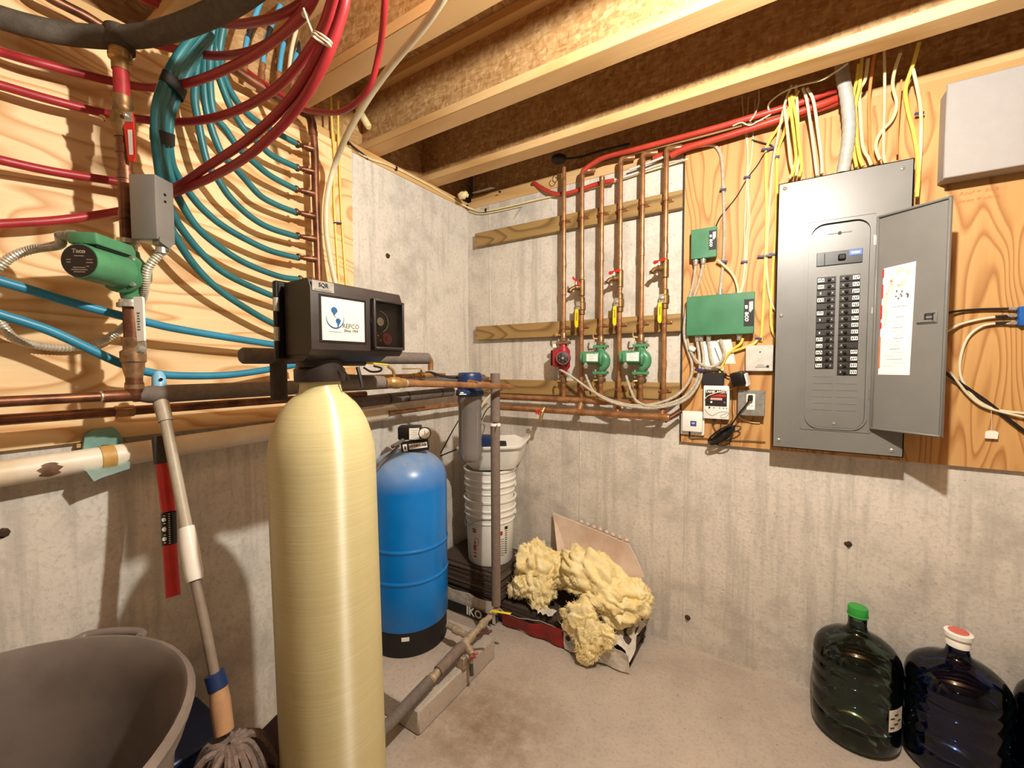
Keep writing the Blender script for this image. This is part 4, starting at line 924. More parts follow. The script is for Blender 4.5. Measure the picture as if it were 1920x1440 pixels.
# shingle bundles
m_shin = M('asphalt_shingle', '#4f4036', .95, var=.35, vs=120, bump=.5, bs=400)
m_shin2 = M('asphalt_shingle_worn', '#6b5a4b', .95, var=.35, vs=90, bump=.5, bs=400)
def wrap_mat(name):
    q = NT(name); v = q.mapping((1, 1, 1)); f = q.noise(v, 26, 5, .7); q.bump(f, .5, .008)
    return q.set(q.ramp(f, [(.3, '#b9aea0'), (.5, '#ddd4c6'), (.7, '#efe8dc')]), .55, 0)
m_wrap = wrap_mat('torn_wrapper')
m_redw = M('red_wrapper', '#b01f1c', .5, col2='#7d1512', vs=12, bump=.2, bs=60)
rnd = random.Random(11)
def bundle(x0, x1, y0, y1, z0, n, th, t, skew=0):
    for i in range(n):
        z = z0 + i * th; jx, jy = rnd.uniform(-.008, .008), rnd.uniform(-.007, .007)
        B().box(((x0 + x1) / 2 + jx, (y0 + y1) / 2 + jy, z + th / 2), (x1 - x0, y1 - y0, th * .86), rot=(0, 0, skew + rnd.uniform(-.01, .01))).obj('shingle', m_shin if rnd.random() < .6 else m_shin2, t)
t = thing('shingle_bundle', 'lower wrapped bundle of roof shingles on the floor under the white buckets', 'shingles', (.21, -.18, 0))
bundle(.015, .43, -.335, -.03, 0.0, 12, .0115, t)
wf = -.352
w1 = B().solid([[(.0 + .055 * i, wf + .004 * math.sin(i * 1.7) - .004 * j, .012 + .125 * j / 4 + .003 * math.sin(i * 2.1 + j)) for j in range(5)] for i in range(9)], .002).obj('wrapper', m_wrap, t)
B().prism([(0, 0), (.43, 0), (.43, .05), (.12, .046), (0, .04)], (.005, wf - .020, .022), (1, 0, 0), (0, 0, 1), .001).obj('black_band', m_ink, t)
text('IKO', 'lettering', m_label, t, (.315, wf - .0222, .046), (1, 0, 0), (0, 0, 1), .062, bold=.002)
t = thing('shingle_bundle', 'upper loose stack of dark roof shingles right under the white buckets', 'shingles', (.24, -.19, .139))
bundle(.03, .46, -.345, -.035, .139, 11, .0135, t)
t = thing('shingle_bundle', 'torn shingle bundle with red wrapper under the yellow insulation', 'shingles', (.79, -.17, 0))
bundle(.445, 1.140, -.305, -.012, 0.002, 11, .0105, t, -.01)
w = []
for i in range(13):
    u = i / 12; x = .47 + .36 * u; hgt = .088 - .018 * math.sin(u * 5)
    w.append([(x, -.322 - .006 * math.sin(i * 1.3) - .006 * j, .010 + (hgt) * j / 4) for j in range(5)])
B().solid(w, .0015).obj('red_wrapper', m_redw, t, label='red printed wrapper')
B().solid([[(.45 + .025 * i, -.325 - .02 * (j / 3) + .003 * math.sin(i * 2.), .085 - .014 * math.sin(i / 12 * 5) + .018 * j / 3 + .01 * (i == 0)) for j in range(4)] for i in range(15)], .0015).obj('torn_edge', m_wrap, t)
w = []
for i in range(10):
    u = i / 9; x = .835 + .32 * u
    w.append([(x, -.326 - .005 * math.sin(i * 1.9 + j) - (.004 * j), .008 + (.096 - .01 * math.sin(i * 1.4)) * j / 4) for j in range(5)])
B().solid(w, .0015).obj('white_wrapper', m_wrap, t, label='white printed wrapper')
B().lathe([(.013, 0), (.013, .001), (0, .001)], (.862, -.347, .082), (0, -1, 0), 16).obj('black_dot', m_ink, t)
for i in range(6):
    B().box((.875 + .004 * i, -.346, .062 - i * .008), (.06 - .004 * i, .001, .002)).obj('print_line', m_inkg, t)
w = []
for i in range(10):
    u = i / 9
    w.append([(.99 + .165 * u + .01 * math.sin(j * 1.1), -.33 + .30 * j / 8, .121 + .010 * math.sin(i * 1.3 + j * .9) + .006 * math.sin(j * 2.3) - (.05 if i == 9 else 0) * (1 - j / 8)) for j in range(9)])
B().solid(w, .0015).obj('loose_wrapper', m_wrap, t)
for cx, cy, s_ in ((.52, -.25, .05), (.72, -.29, .06), (.49, -.10, .06)):
    g = [[(cx + s_ * (i / 5 - .5) * (1.3 + .3 * math.sin(j * 2.2)), cy + s_ * (j / 5 - .5) + .006 * math.sin(i * 2.9), .121 + .018 * abs(math.sin(i * 1.4 + j * 1.1)) + .01) for j in range(6)] for i in range(6)]
    B().solid(g, .001).obj('paper_scrap', m_wrap, t)

# buckets and basin
def pail(name, lab, z, labels):
    c = (.305, -.20, z); t = thing(name, lab, 'bucket', c, 'nested white buckets')
    B().lathe([(0, .0), (.124, 0), (.128, .006), (.137, .235), (.143, .237), (.143, .243), (.1385, .246), (.1395, .272), (.148, .274), (.148, .281), (.141, .284), (.142, .305), (.149, .307), (.149, .314), (.143, .317), (.1445, .352), (.152, .355), (.153, .366), (.147, .368), (.140, .365), (.124, .012), (0, .010)], c, n=56).obj('body', m_white, t)
    x = V((.86, .5, 0)); y = V((.5, -.86, 0))
    for s_ in (-1, 1):
        B().lathe([(.013, 0), (.012, .008), (.005, .010), (0, .010)], V(c) + x * s_ * .142 + V((0, 0, .265)), x * s_, 14).obj('handle_ear', m_white, t)
    if labels:
        B().tube([V(c) + x * (-.150) + V((0, 0, .26)), V(c) + x * (-.13) + y * .075 + V((0, 0, .21)), V(c) + x * (-.06) + y * .135 + V((0, 0, .26)), V(c) + x * .05 + y * .142 + V((0, 0, .268))], .0016, n=6).obj('wire_handle', m_steel, t)
        def on_(an, zz): 
            a_ = math.atan2(y.y, y.x) + an; n_ = V((math.cos(a_), math.sin(a_), 0)); r_ = .128 + .009 * zz / .235 + .0012
            return V(c) + n_ * r_ + V((0, 0, zz)), n_
        m_rp = M('faded_red_print', '#b4574c', .6)
        for an, zz, ww, hh, m in [(-.62, .205, .03, .006, m_rp), (-.62, .192, .022, .012, m_rp), (-.60, .13, .012, .012, m_rp), (-.62, .10, .02, .03, m_rp), (-.62, .07, .024, .006, m_rp), (-.62, .05, .018, .008, m_rp), (.52, .185, .022, .022, M('red_roundel', '#a2362b', .5))] + [(.78, .205 - i * .0125 if i else .21, .014 if i else .022, .004 if i else .016, m_ink) for i in range(12)] + [(.60, .15 - i * .013, .022, .0025, m_inkg) for i in range(8)]:
            p_, n_ = on_(an, zz); s3 = V((0, 0, 1)).cross(n_)
            B().box(p_, (ww, .001, hh), axes=(s3, n_, (0, 0, 1))).obj('label_print', m, t)
        cir = []
        for i in range(20):
            q = i * 2 * PI / 20; p_, n_ = on_(-.52 + math.cos(q) * .11, .135 + math.sin(q) * .022); cir.append(p_)
        B().tube(cir, .0011, n=5, closed=True).obj('label_ring', m_rp, t)
    return t
pail('bucket', 'lower white bucket with red and black print standing on shingles', .291, True)
pail('bucket', 'upper white bucket nested in another, under the white basin', .291 + .165, False)
t = thing('basin', 'white plastic basin resting on the upper bucket in the corner', 'basin', (.33, -.19, .815))
def rrect(hx, hy, r, n=6):
    return [(sx_ * (hx - r) + r * math.cos(a_), sy_ * (hy - r) + r * math.sin(a_)) for sx_, sy_, a0 in ((1, 1, 0), (-1, 1, PI / 2), (-1, -1, PI), (1, -1, 3 * PI / 2)) for a_ in [a0 + i * PI / 2 / n for i in range(n + 1)]]
b_ = B(); rings = [(.10, .09, .05, 0), (.125, .115, .05, .006), (.150, .138, .05, .05), (.168, .152, .05, .115), (.172, .156, .05, .128), (.187, .171, .055, .132), (.189, .173, .055, .142), (.180, .164, .052, .147), (.164, .148, .05, .130), (.145, .132, .05, .05), (.12, .11, .05, .016), (.09, .08, .05, .012)]
rot = Matrix.Rotation(.33, 3, 'Z') ; tl_ = Matrix.Rotation(-.06, 3, 'Y') @ Matrix.Rotation(.05, 3, 'X')
vs = []; 
for hx, hy, r_, zz in rings:
    for a_, c_ in rrect(hx, hy, r_): vs.append(V((.335, -.175, .822)) + tl_ @ (rot @ V((a_, c_, zz))))
n_ = len(vs) // len(rings)
b_.add(vs, [(i * n_ + j, i * n_ + (j + 1) % n_, (i + 1) * n_ + (j + 1) % n_, (i + 1) * n_ + j) for i in range(len(rings) - 1) for j in range(n_)] + [tuple(range(n_ - 1, -1, -1)), tuple((len(rings) - 1) * n_ + j for j in range(n_))])
b_.obj('body', m_white, t)
t = thing('pump_unit', 'small navy blue pump unit with black end cap inside the white basin', 'pump', (.33, -.17, .84))
c = V((0.316, -0.244, 0.956))
B().box(c, (.085, .10, .10), rot=(0, 0, .33), bev=.01, seg=2).obj('motor_cover', m_navy, t)
B().cyl(c + V((.045, .015, -.01)), c + V((.10, .035, -.01)), .034, 16).obj('end_cap', m_blackm, t)
B().box(c + V((0, 0, -.062)), (.11, .12, .03), rot=(0, 0, .33), bev=.006).obj('unit_foot', m_navy, t)
tag(B().tube([(0.275, -0.27, 0.96), (0.23, -0.244, 1.081), (0.225, -0.185, 1.152), (0.234, -0.117, 1.21), (0.261, -0.099, 1.242)], .006, n=8).obj('drain_hose', m_wire_w), 'white hose rising from the basin behind the filter', 'hose')
tag(B().tube([(0.222, -0.375, 0.948), (0.182, -0.377, 0.929), (0.165, -0.412, 0.919), (0.147, -0.447, 0.908)], .0035, n=6).obj('thin_tube', m_blackm), 'thin black tube running from the basin rim toward the blue tank', 'tube')
tag(B().tube([(0.102, -0.393, 0.908), (0.111, -0.348, 0.969), (0.128, -0.311, 1.035), (0.145, -0.274, 1.094)], .0035, n=6).obj('thin_tube', m_blackm), 'thin black tube slanting up behind the water filter canister', 'tube')
tag(B().tube([(0.232, -0.185, 1.074), (0.252, -0.169, 1.13), (0.272, -0.143, 1.16), (0.288, -0.134, 1.135), (0.284, -0.15, 1.098)], .003, n=6).obj('thin_tube', m_blackm), 'curled thin black tube between canister and upright foam pipe', 'tube')

# ================================================================ insulation, scoop, bottles
def insul():
    t = NT('yellow_fiberglass'); v = t.mapping((1, 1, 1))
    f = t.noise(v, 14, 6, .7); g = t.noise(v, 160, 4, .7)
    col = t.ramp(f, [(.25, '#e0b968'), (.45, '#f1dc9e'), (.7, '#fbeec2')])
    t.bump(t.math('ADD', g, t.math('MULTIPLY', f, .8)), .35, .004)
    return t.set(col, .95, 0, Subsurface_Weight=.15, Subsurface_Radius=(.02, .015, .006))
m_ins = insul()
def clump(B_, c, r, seed, rot=(0, 0, 0), sub=5, amp=.46, fr=1.8, zmin=None):
    from mathutils import Euler
    bm = bmesh.new(); bmesh.ops.create_icosphere(bm, subdivisions=sub, radius=1)
    E = Euler(rot).to_matrix(); o = V((seed * 3.1, seed * 1.7, seed * 5.3)); vs = []
    for q in bm.verts:
        n = q.co.normalized()
        w = V((mnoise.noise(n * 2.4 + o), mnoise.noise(n * 2.4 - o), mnoise.noise(n * 2.4 + o * 3)))
        m_ = n + w * .55
        a = mnoise.noise(m_ * fr + o); b = 1 - abs(mnoise.noise(V((m_.x * 3.2, m_.y * 3.2, m_.z * 1.5)) * .95 + o * 2)) * 2
        d = abs(mnoise.noise(V((m_.x * 9, m_.y * 9, m_.z * 4)) + o)); e = mnoise.noise(n * 26 + o)
        k = 1 + amp * (a * .95 + b * .22 - .15) - .16 * max(0, .12 - d) * 4 * .4 + .012 * e + .022 * mnoise.noise(n * 60 + o)
        p = E @ V((n.x * r[0] * k, n.y * r[1] * k, n.z * r[2] * k)) + V(c)
        if zmin is not None and p.z < zmin: p.z = zmin + (p.z - zmin) * .06
        if p.y > -.012: p.y = -.012
        vs.append(p)
    B_.add(vs, [[q.index for q in f.verts] for f in bm.faces]); bm.free()
    return B_
b_ = B(); clump(b_, (.60, -.19, .30), (.115, .10, .135), 1.0, zmin=.14); clump(b_, (.70, -.17, .30), (.10, .09, .10), 2.3, zmin=.14); clump(b_, (.655, -.25, .215), (.07, .06, .10), 3.7, zmin=.14); clump(b_, (.565, -.27, .23), (.05, .05, .065), 8.1, zmin=.135); clump(b_, (.50, -.28, .185), (.028, .028, .035), 5.1, sub=3)
tag(b_.obj('insulation_clump', m_ins, smooth=180), 'rounded tuft of yellow fiberglass insulation nearest the white buckets', 'insulation')
b_ = B(); clump(b_, (.96, -.175, .305), (.225, .11, .115), 4.2, rot=(.1, .42, .0), zmin=.15); clump(b_, (1.03, -.20, .255), (.14, .10, .10), 6.4, rot=(.1, .2, .1), zmin=.14); clump(b_, (1.135, -.16, .27), (.075, .07, .09), 7.7, zmin=.13); clump(b_, (.85, -.19, .33), (.09, .08, .08), 9.3, rot=(0, .5, 0), zmin=.15)
tag(b_.obj('insulation_clump', m_ins, smooth=180), 'wide slab of yellow fiberglass insulation leaning below the white scoop', 'insulation')
b_ = B(); clump(b_, (.925, -.345, .20), (.085, .035, .09), 5.9, rot=(0, .6, 0)); clump(b_, (.985, -.365, .13), (.075, .034, .095), 2.9, rot=(0, .25, 0)); clump(b_, (.965, -.375, .075), (.05, .03, .06), 6.6, rot=(0, .2, 0), zmin=.012); clump(b_, (1.035, -.36, .165), (.06, .03, .055), 8.8)
tag(b_.obj('insulation_clump', m_ins, smooth=180), 'strip of yellow insulation hanging over the bundle front to the floor', 'insulation')

def wisps(o, n, seed):
    me = o.data; rnd = random.Random(seed); b_ = B(); off = o.location; ps = [p for p in me.polygons if p.center.z + off.z > .05]
    for p in rnd.sample(list(ps), min(n, len(ps))):
        c = p.center + off; nn_ = p.normal; t_ = V((rnd.uniform(-1, 1), rnd.uniform(-1, 1), rnd.uniform(-1, 1)))
        L = rnd.uniform(.008, .02)
        if c.y > -.03: continue
        b_.tube([c - nn_ * .002, c + nn_ * L * .45 + t_ * L * .3, c + nn_ * L * .6 + t_ * L * .9], .0011, n=3, k=2, cap=False, rr=lambda i, N: .0013 * (1 - .75 * i / (N - 1)))
    b_.obj('fiber_wisps', m_ins, o, kind='stuff')
for k_, o_ in enumerate([o for o in bpy.data.objects if o.name.startswith('insulation_clump')]): wisps(o_, 1500, k_ + 4)

# white scoop leaning on the wall
t = thing('plastic_scoop', 'stained white plastic scoop with serrated edge leaning on the concrete wall', 'scoop', (.85, -.06, .3))
m_scoop = M('stained_white_plastic', '#ddc9b6', .5, var=.2, vs=9, col2='#cbb09b')
TLc, TRc, BRc, BLc, FBc = V((0.624, -0.03, 0.555)), V((1.057, -0.03, 0.474)), V((1.146, -0.06, 0.336)), V((0.828, -0.1, 0.185)), V((0.73, -0.16, 0.258))
nn = (TRc - TLc).cross(BLc - TLc).normalized()
g = []
for i in range(7):
    u = i / 6; row = []
    for j in range(7):
        v_ = j / 6
        p = TLc.lerp(TRc, u).lerp(BLc.lerp(BRc, u), v_)
        p = p + V((0, .016 * math.sin(PI * u) * math.sin(PI * min(1, v_ * 1.2)), 0)); row.append(p)
    g.append(row)
B().solid(g, .005).obj('back_panel', m_scoop, t)
g = [[TLc.lerp(FBc, j / 6).lerp(TLc.lerp(BLc, j / 6), i / 4) + V((0, -.001, 0)) for j in range(7)] for i in range(5)]
B().solid(g, .004).obj('side_flap', m_scoop, t)
B().tube([TLc, TLc.lerp(TRc, .5) + V((0, 0, .002)), TRc.lerp(TLc, .04), TRc, TRc.lerp(BRc, .5) + V((.004, 0, .0)), BRc], .0042, n=8, k=3).obj('rolled_rim', m_scoop, t)
for i in range(8):
    p = TLc.lerp(TRc, .38 + .58 * i / 7) + V((.004, .012, .008))
    B().lathe([(.013, 0), (.0125, .006), (.008, .011), (0, .013)], p, (0.25, 0, 1), 10).obj('serration', m_scoop, t)

# big water bottles
def bottle(lab, loc, col, colb, capm, cap_rim=None, label=False):
    t = thing('water_bottle', lab, 'bottle', loc)
    q = NT('bottle_' + lab.split()[0])
    tr = q.n('BsdfTransparent'); tr.inputs[0].default_value = col
    gl = q.n('BsdfGlossy'); gl.inputs['Roughness'].default_value = .06
    fr = q.n('Fresnel'); fr.inputs[0].default_value = 1.5
    mx = q.n('MixShader'); q.link(fr.outputs[0], mx.inputs[0]); q.link(tr.outputs[0], mx.inputs[1]); q.link(gl.outputs[0], mx.inputs[2])
    q.link(mx.outputs[0], q.o.inputs['Surface'])
    prof = [(0, .010), (.095, .004), (.122, .006), (.132, .022), (.133, .07), (.131, .082), (.1275, .088), (.131, .094), (.1335, .104), (.1335, .150), (.129, .160), (.1335, .170), (.1335, .215), (.129, .225), (.1335, .235), (.1335, .264), (.129, .273), (.1335, .282), (.1325, .300), (.126, .325), (.112, .347), (.088, .367), (.062, .381), (.042, .392), (.032, .404), (.0285, .42), (.0285, .470)]
    inner = [(max(0, r - .003), z + (.003 if i < 3 else 0)) for i, (r, z) in enumerate(prof)]
    B().lathe(prof, loc, n=64, cap=False).obj('bottle_body', q.m, t, smooth=60)
    if cap_rim is None:
        B().lathe([(.0300, .452), (.0312, .456), (.0312, .480), (.029, .487), (0, .489)], loc, n=24).obj('cap', capm, t)
        B().lathe([(.0315, .452), (.0335, .455), (.0315, .459)], loc, n=24, cap=False).obj('cap_band', capm, t)
    else:
        B().lathe([(.0315, .432), (.0315, .452), (.0295, .455), (.0295, .462), (.0365, .464), (.0365, .478), (.030, .481), (0, .479)], loc, n=28).obj('cap', cap_rim, t)
        B().lathe([(.026, .4805), (.026, .483), (0, .483)], loc, n=24).obj('cap_disc', capm, t)
    if label:
        an0 = -.95; g = [[V(loc) + V((math.cos(an0 + i * .055) * .1350, math.sin(an0 + i * .055) * .1350, .115 + .026 * j)) for j in range(4)] for i in range(10)]
        lb = B().solid(g, .0006).obj('paper_label', m_wrap, t)
        for k in range(5):
            a = an0 + .1 + (k % 3) * .12
            B().box(V(loc) + V((math.cos(a) * .1357, math.sin(a) * .1357, .130 + k * .011)), (.001, .016, .004), rot=(0, 0, a)).obj('print_line', m_ink, lb)
    return t
bottle('green tinted water bottle with green cap standing against the concrete wall', (1.966, -.155, 0), (.30, .41, .37, 1), 0, M('green_cap', '#2f9a3c', .4), label=True)
bottle('blue water bottle with white ringed pink cap beside the green capped bottle', (2.236, -.150, 0), (.13, .21, .46, 1), 0, M('pink_disc', '#d5695f', .5), cap_rim=m_white)
bottle('blue green bottle at the right edge, partly out of the frame', (2.508, -.15, 0), (.10, .22, .30, 1), 0, m_navy)

# ================================================================ heating risers on the back wall
cx0, cx1 = .085, 1.2985
for z0, z1, lab in ((2.137, 2.219, 'topmost greenish treated timber cleat on the back wall'), (1.560, 1.644, 'middle treated timber cleat on the back wall, behind the pumps'), (1.232, 1.314, 'lowest treated timber cleat on the back wall, behind the copper headers')):
    tag(B().bx((cx0 if z0 > 1.3 else .02, -.038, z0), (cx1, -.0005, z1), bev=.002).obj('timber_cleat', m_treat), lab, 'timber cleat')
PX = [.707, .811, .918, 1.015, 1.123, 1.232]
PT = [2.455, 2.405, 2.35, 2.415, 2.41, 2.405]
ORD = ['first', 'second', 'third', 'fourth', 'fifth', 'sixth']
PY = -.07
zH1, zH2 = 1.212, 1.152
for i, (x, zt) in enumerate(zip(PX, PT)):
    sup = i % 2 == 0
    what = ['feeding the red pump', 'behind the leftmost yellow lever valve', 'feeding the left green pump', 'with the middle yellow lever valve', 'feeding the right green pump', 'with the yellow lever valve nearest the plywood'][i]
    t = thing('copper_riser', '%s upright copper pipe from the corner, %s' % (ORD[i], what), 'pipe', (x, PY, 1.2), 'copper risers on the back wall')
    if sup:
        B().cyl((x, PY, 1.53), (x, PY, zt), .0112, 12).obj('upper_tube', m_cop, t)
        B().cyl((x, PY, zH1), (x, PY, 1.335), .0112, 12).obj('lower_tube', m_cop, t)
    else:
        B().cyl((x, PY, zH2 + .01), (x, PY, zt), .0112, 12).obj('upper_tube', m_cop, t)
    for zc_ in (2.05 if i != 1 else 1.98, 1.9 - .2 * (i % 3)):
        if (i, zc_) != (0, 9): B().lathe([(.0112, -.022), (.0132, -.020), (.0132, .020), (.0112, .022)], (x, PY, zc_ - .1), n=12, cap=False).obj('coupling', m_cop, t)
    for zc_ in ((2.178, 1.605, 1.275) if not sup else (2.178, 1.605)):
        c = B().bx((x - .030, -.044, zc_ - .008), (x + .030, -.0375, zc_ + .008), bev=.001)
        c.lathe([(.0125, -.008), (.0150, -.008), (.0150, .008), (.0125, .008)], (x, PY, zc_), n=12, cap=False)
        c.bx((x - .004, -.06, zc_ - .006), (x + .004, -.044, zc_ + .006))
        cl = c.obj('pipe_clamp', m_cop, t)
        for s_ in (-1, 1): B().lathe([(.005, 0), (.005, .004), (0, .005)], (x + s_ * .024, -.044, zc_), (0, -1, 0), 8).obj('screw', m_brass, cl)
    if i in (1, 3, 4, 5):   # elbow at the top into a short horizontal piece
        B().tube([(x, PY, zt - .03), (x, PY, zt - .008), (x + .006, PY + .004, zt + .004), (x + .03, PY + .02, zt + .008), (x + .06, PY + .03, zt + .008)], .0128, n=10).obj('top_elbow', m_cop, t)
    if i == 2: B().lathe([(.0135, 0), (.0145, .01), (.0145, .02), (.0, .028)], (x, PY, zt - .015), n=12).obj('top_cap', m_bronze, t)

def union(t, x, z, name):
    return B().lathe([(0, -.012), (.020, -.012), (.020, .0), (.015, .004), (.015, .02), (.0125, .026), (0, .026)], (x, PY, z), n=14).obj(name, m_solder, t)
def bolts(t, x, z, m=m_chrome):
    for s_ in (-1, 1): B().cyl((x + s_ * .028, PY - .002, z - .022), (x + s_ * .028, PY - .002, z + .018), .0055, 8).obj('flange_bolt', m, t)
def isolator(t, x, z, dn):
    B().lathe([(0, 0), (.022, 0), (.022, .006 * dn), (.016, .012 * dn), (.016, .04 * dn), (.0125, .046 * dn), (0, .046 * dn)], (x, PY, z), n=14).obj('isolation_valve', m_bronze, t)
    iv = B().tube([(x - .014, PY - .01, z + .03 * dn), (x - .03, PY - .016, z + .032 * dn)], .005, n=8, k=1)
    iv.tube([(x - .030, PY - .016, z + .026 * dn), (x - .036, PY - .018, z + .044 * dn), (x - .032, PY - .018, z + .066 * dn)], .0045, n=8)
    iv.obj('isolation_lever', m_brass, t)
def green_pump(lab, x):
    t = thing('circulator_pump', lab, 'pump', (x, PY, 1.33), 'green circulator pumps on the back wall')
    zt, zb = 1.505, 1.352; zm = 1.435; py = PY - .012
    isolator(t, x, zt, 1); isolator(t, x, zb, -1)
    B().prism([(-.036, -.010), (.036, -.010), (.036, .004), (-.036, .004)], (x, PY + .018, zt - .006), (1, 0, 0), (0, 0, 1), .04).obj('top_flange', m_greenp, t)
    B().prism([(-.036, -.004), (.036, -.004), (.036, .010), (-.036, .010)], (x, PY + .018, zb + .006), (1, 0, 0), (0, 0, 1), .04).obj('bottom_flange', m_greenp, t)
    bolts(t, x, zt - .004); bolts(t, x, zb + .008)
    B().tube([(x, PY, zt - .01), (x + .002, PY - .004, zt - .028), (x + .012, py, zm + .022), (x + .030, py, zm), (x + .030, py, zm - .03), (x + .012, py, zb + .032), (x, PY, zb + .01)], .017, n=14, rr=lambda i_, N: .016 + .006 * math.sin(PI * i_ / (N - 1))).obj('volute', m_greenp, t)
    ax = V((-1, -.22, .03)).normalized()
    B().lathe([(0, -.004), (.042, -.004), (.042, .008), (.036, .012), (.034, .03), (.0335, .095), (.030, .108), (.012, .112), (0, .112)], (x + .012, py - .004, zm), ax, 26).obj('motor', m_greenp, t)
    c = V((x + .012, py - .004, zm)) + ax * .052; sd = V((0, 0, 1)).cross(ax).normalized()
    f = sd if sd.y < 0 else -sd
    tb = B().box(c + f * .030 + V((0, 0, .002)), (.082, .030, .050), axes=(-ax, -f, (0, 0, 1)), bev=.004, seg=2).obj('terminal_box', m_greenp, t)
    B().box(c + f * .0455 - ax * .008 + V((0, 0, .002)), (.056, .001, .036), axes=(-ax, -f, (0, 0, 1))).obj('rating_label', m_label, tb)
    for i_ in range(4): B().box(c + f * .0462 - ax * (.008 - .006 * (i_ % 2)) + V((0, 0, .014 - i_ * .008)), (.036 - .012 * (i_ % 2), .0006, .0016), axes=(-ax, -f, (0, 0, 1))).obj('print_line', m_inkg, tb)
    B().lathe([(0, 0), (.010, 0), (.010, .012), (.013, .014), (.013, .02), (.009, .03), (0, .03)], c + ax * .026 + f * .03 + V((0, 0, -.024)), (0, 0, -1), 10).obj('conduit_connector', m_chrome, tb)
    return t
green_pump('left green circulator pump with white rating label, third copper riser', PX[2])
green_pump('right green circulator pump, on the fifth copper riser from the corner', PX[4])
x = PX[0]
t = thing('circulator_pump', 'red circulator pump with round dark dial on the first copper riser', 'pump', (x, PY, 1.33))
isolator(t, x, 1.532, 1); isolator(t, x, 1.345, -1)
B().prism([(-.034, -.010), (.034, -.010), (.034, .004), (-.034, .004)], (x, PY + .018, 1.525), (1, 0, 0), (0, 0, 1), .04).obj('top_flange', m_bronze, t)
bolts(t, x, 1.525); bolts(t, x, 1.352)
B().lathe([(0, 0), (.017, 0), (.019, .02), (.034, .04), (.036, .09), (.034, .13), (.019, .15), (.018, .172), (0, .172)], (x, PY, 1.35), n=20).obj('volute', m_redp, t)
B().box((x - .026, PY - .022, 1.44), (.034, .07, .095), bev=.008, seg=2).obj('terminal_box', m_redp, t)
B().box((x - .052, PY - .010, 1.44), (.02, .06, .085), bev=.006, seg=2).obj('control_cover', m_blackm, t)
ax = V((.35, -.93, .0)).normalized(); c = V((x + .006, PY - .012, 1.438))
B().lathe([(.038, 0), (.038, .055), (.034, .060), (0, .060)], c, ax, 24).obj('motor', m_redp, t)
dl = B().lathe([(.0325, 0), (.0325, .003), (.030, .004), (0, .004)], c + ax * .060, ax, 24).obj('dial', m_brown, t)
B().lathe([(.0315, 0), (.0335, .003), (.0315, .005), (.029, .003)], c + ax * .060, ax, 24, cap=False).obj('dial_ring', m_steel, dl)
B().lathe([(.008, 0), (.007, .003), (0, .003)], c + ax * .064, ax, 12).obj('dial_screw', m_chrome, dl)
for q in range(6):
    u_, v_ = frame(ax); an = q * PI / 3
    B().box(c + ax * .0644 + (u_ * math.cos(an) + v_ * math.sin(an)) * .02, (.008, .002, .0005), axes=(u_, v_, ax)).obj('print_line', m_steel, dl)
B().box((x - .05, PY - .01, 1.505), (.02, .018, .022), bev=.003).obj('vent_block', m_label, t)

# lever valves and drain taps on the return risers
for i, nm_ in ((1, 'nearest the corner'), (3, 'in the middle'), (5, 'nearest the plywood')):
    x = PX[i]; zv_ = 1.71
    t = thing('ball_valve', 'brass ball valve with yellow lever on the back wall risers, %s' % nm_, 'valve', (x, PY, 1.64), 'yellow lever valves')
    B().lathe([(.0135, -.045), (.017, -.042), (.017, -.022), (.021, -.018), (.021, .018), (.017, .022), (.017, .045), (.0135, .05)], (x, PY, zv_), n=14).obj('valve_body', m_brassd, t)
    lv = B().prism([(-.010, .0), (.006, .0), (.006, -.085), (.001, -.095), (-.008, -.092), (-.012, -.08)], (x - .012, PY - .030, zv_ - .018), (1, 0, 0), (0, 0, 1), .007).obj('lever', m_yel, t, label='yellow vinyl lever')
    B().prism([(-.011, .022), (.011, .022), (.010, -.02), (-.012, -.02)], (x - .008, PY - .030, zv_), (1, 0, 0), (0, 0, 1), .004).obj('lever_plate', m_chrome, lv)
    B().lathe([(.008, 0), (.008, .006), (0, .008)], (x - .006, PY - .034, zv_ + .004), (0, -1, 0), 8).obj('lever_nut', m_chrome, lv)
    B().cyl((x, PY, zv_), (x - .004, PY - .03, zv_), .008, 8).obj('stem', m_brass, t)
    for k in range(6): B().box((x - .0135, PY - .0374, zv_ - .040 - k * .0068), (.007 - (k % 2) * .002, .0004, .0035)).obj('print_mark', m_ink, lv)
    zd = 1.80 + .012 * i
    t = thing('drain_tap', 'brass drain tap with red wing handle above the yellow lever %s' % nm_, 'tap', (x, PY, zd), 'red handled drain taps')
    B().lathe([(.012, -.05), (.0165, -.045), (.0165, .035), (.012, .04)], (x, PY, zd), n=14).obj('tee_body', m_brassd, t)
    bx_ = V((-.78, -.62, -.1)).normalized()
    B().lathe([(0, 0), (.012, 0), (.012, .018), (.015, .020), (.015, .036), (.011, .04), (0, .04)], (x, PY, zd), bx_, 12).obj('tap_body', m_brassd, t)
    p = V((x, PY, zd)) + bx_ * .03
    B().tube([p, p + bx_ * .022 + V((0, 0, -.004)), p + bx_ * .036 + V((0, 0, -.018))], .0105, n=12, rr=lambda i_, N: .0095 + .002 * i_ / N).obj('spout', m_brassd, t)
    B().cyl(p + V((0, 0, .006)), p + V((0, 0, .03)), .005, 8).obj('stem', m_chrome, t)
    wh = B()
    yaw_ = .15 + i * .08; dx = V((math.cos(yaw_), -math.sin(yaw_) * .5, .1 if i != 1 else -.9)).normalized()
    for s_ in (-1, 1):
        wh.hull([p + V((0, 0, .034)) + dx * s_ * a + V((0, b, c_)) for a, b, c_ in ((.002, .004, -.004), (.002, -.004, -.004), (.002, 0, .005), (.026, .005, -.009), (.026, -.005, -.009), (.028, 0, .009), (.034, 0, 0))])
    wh.obj('wing_handle', m_redh, t, label='red wing handle')

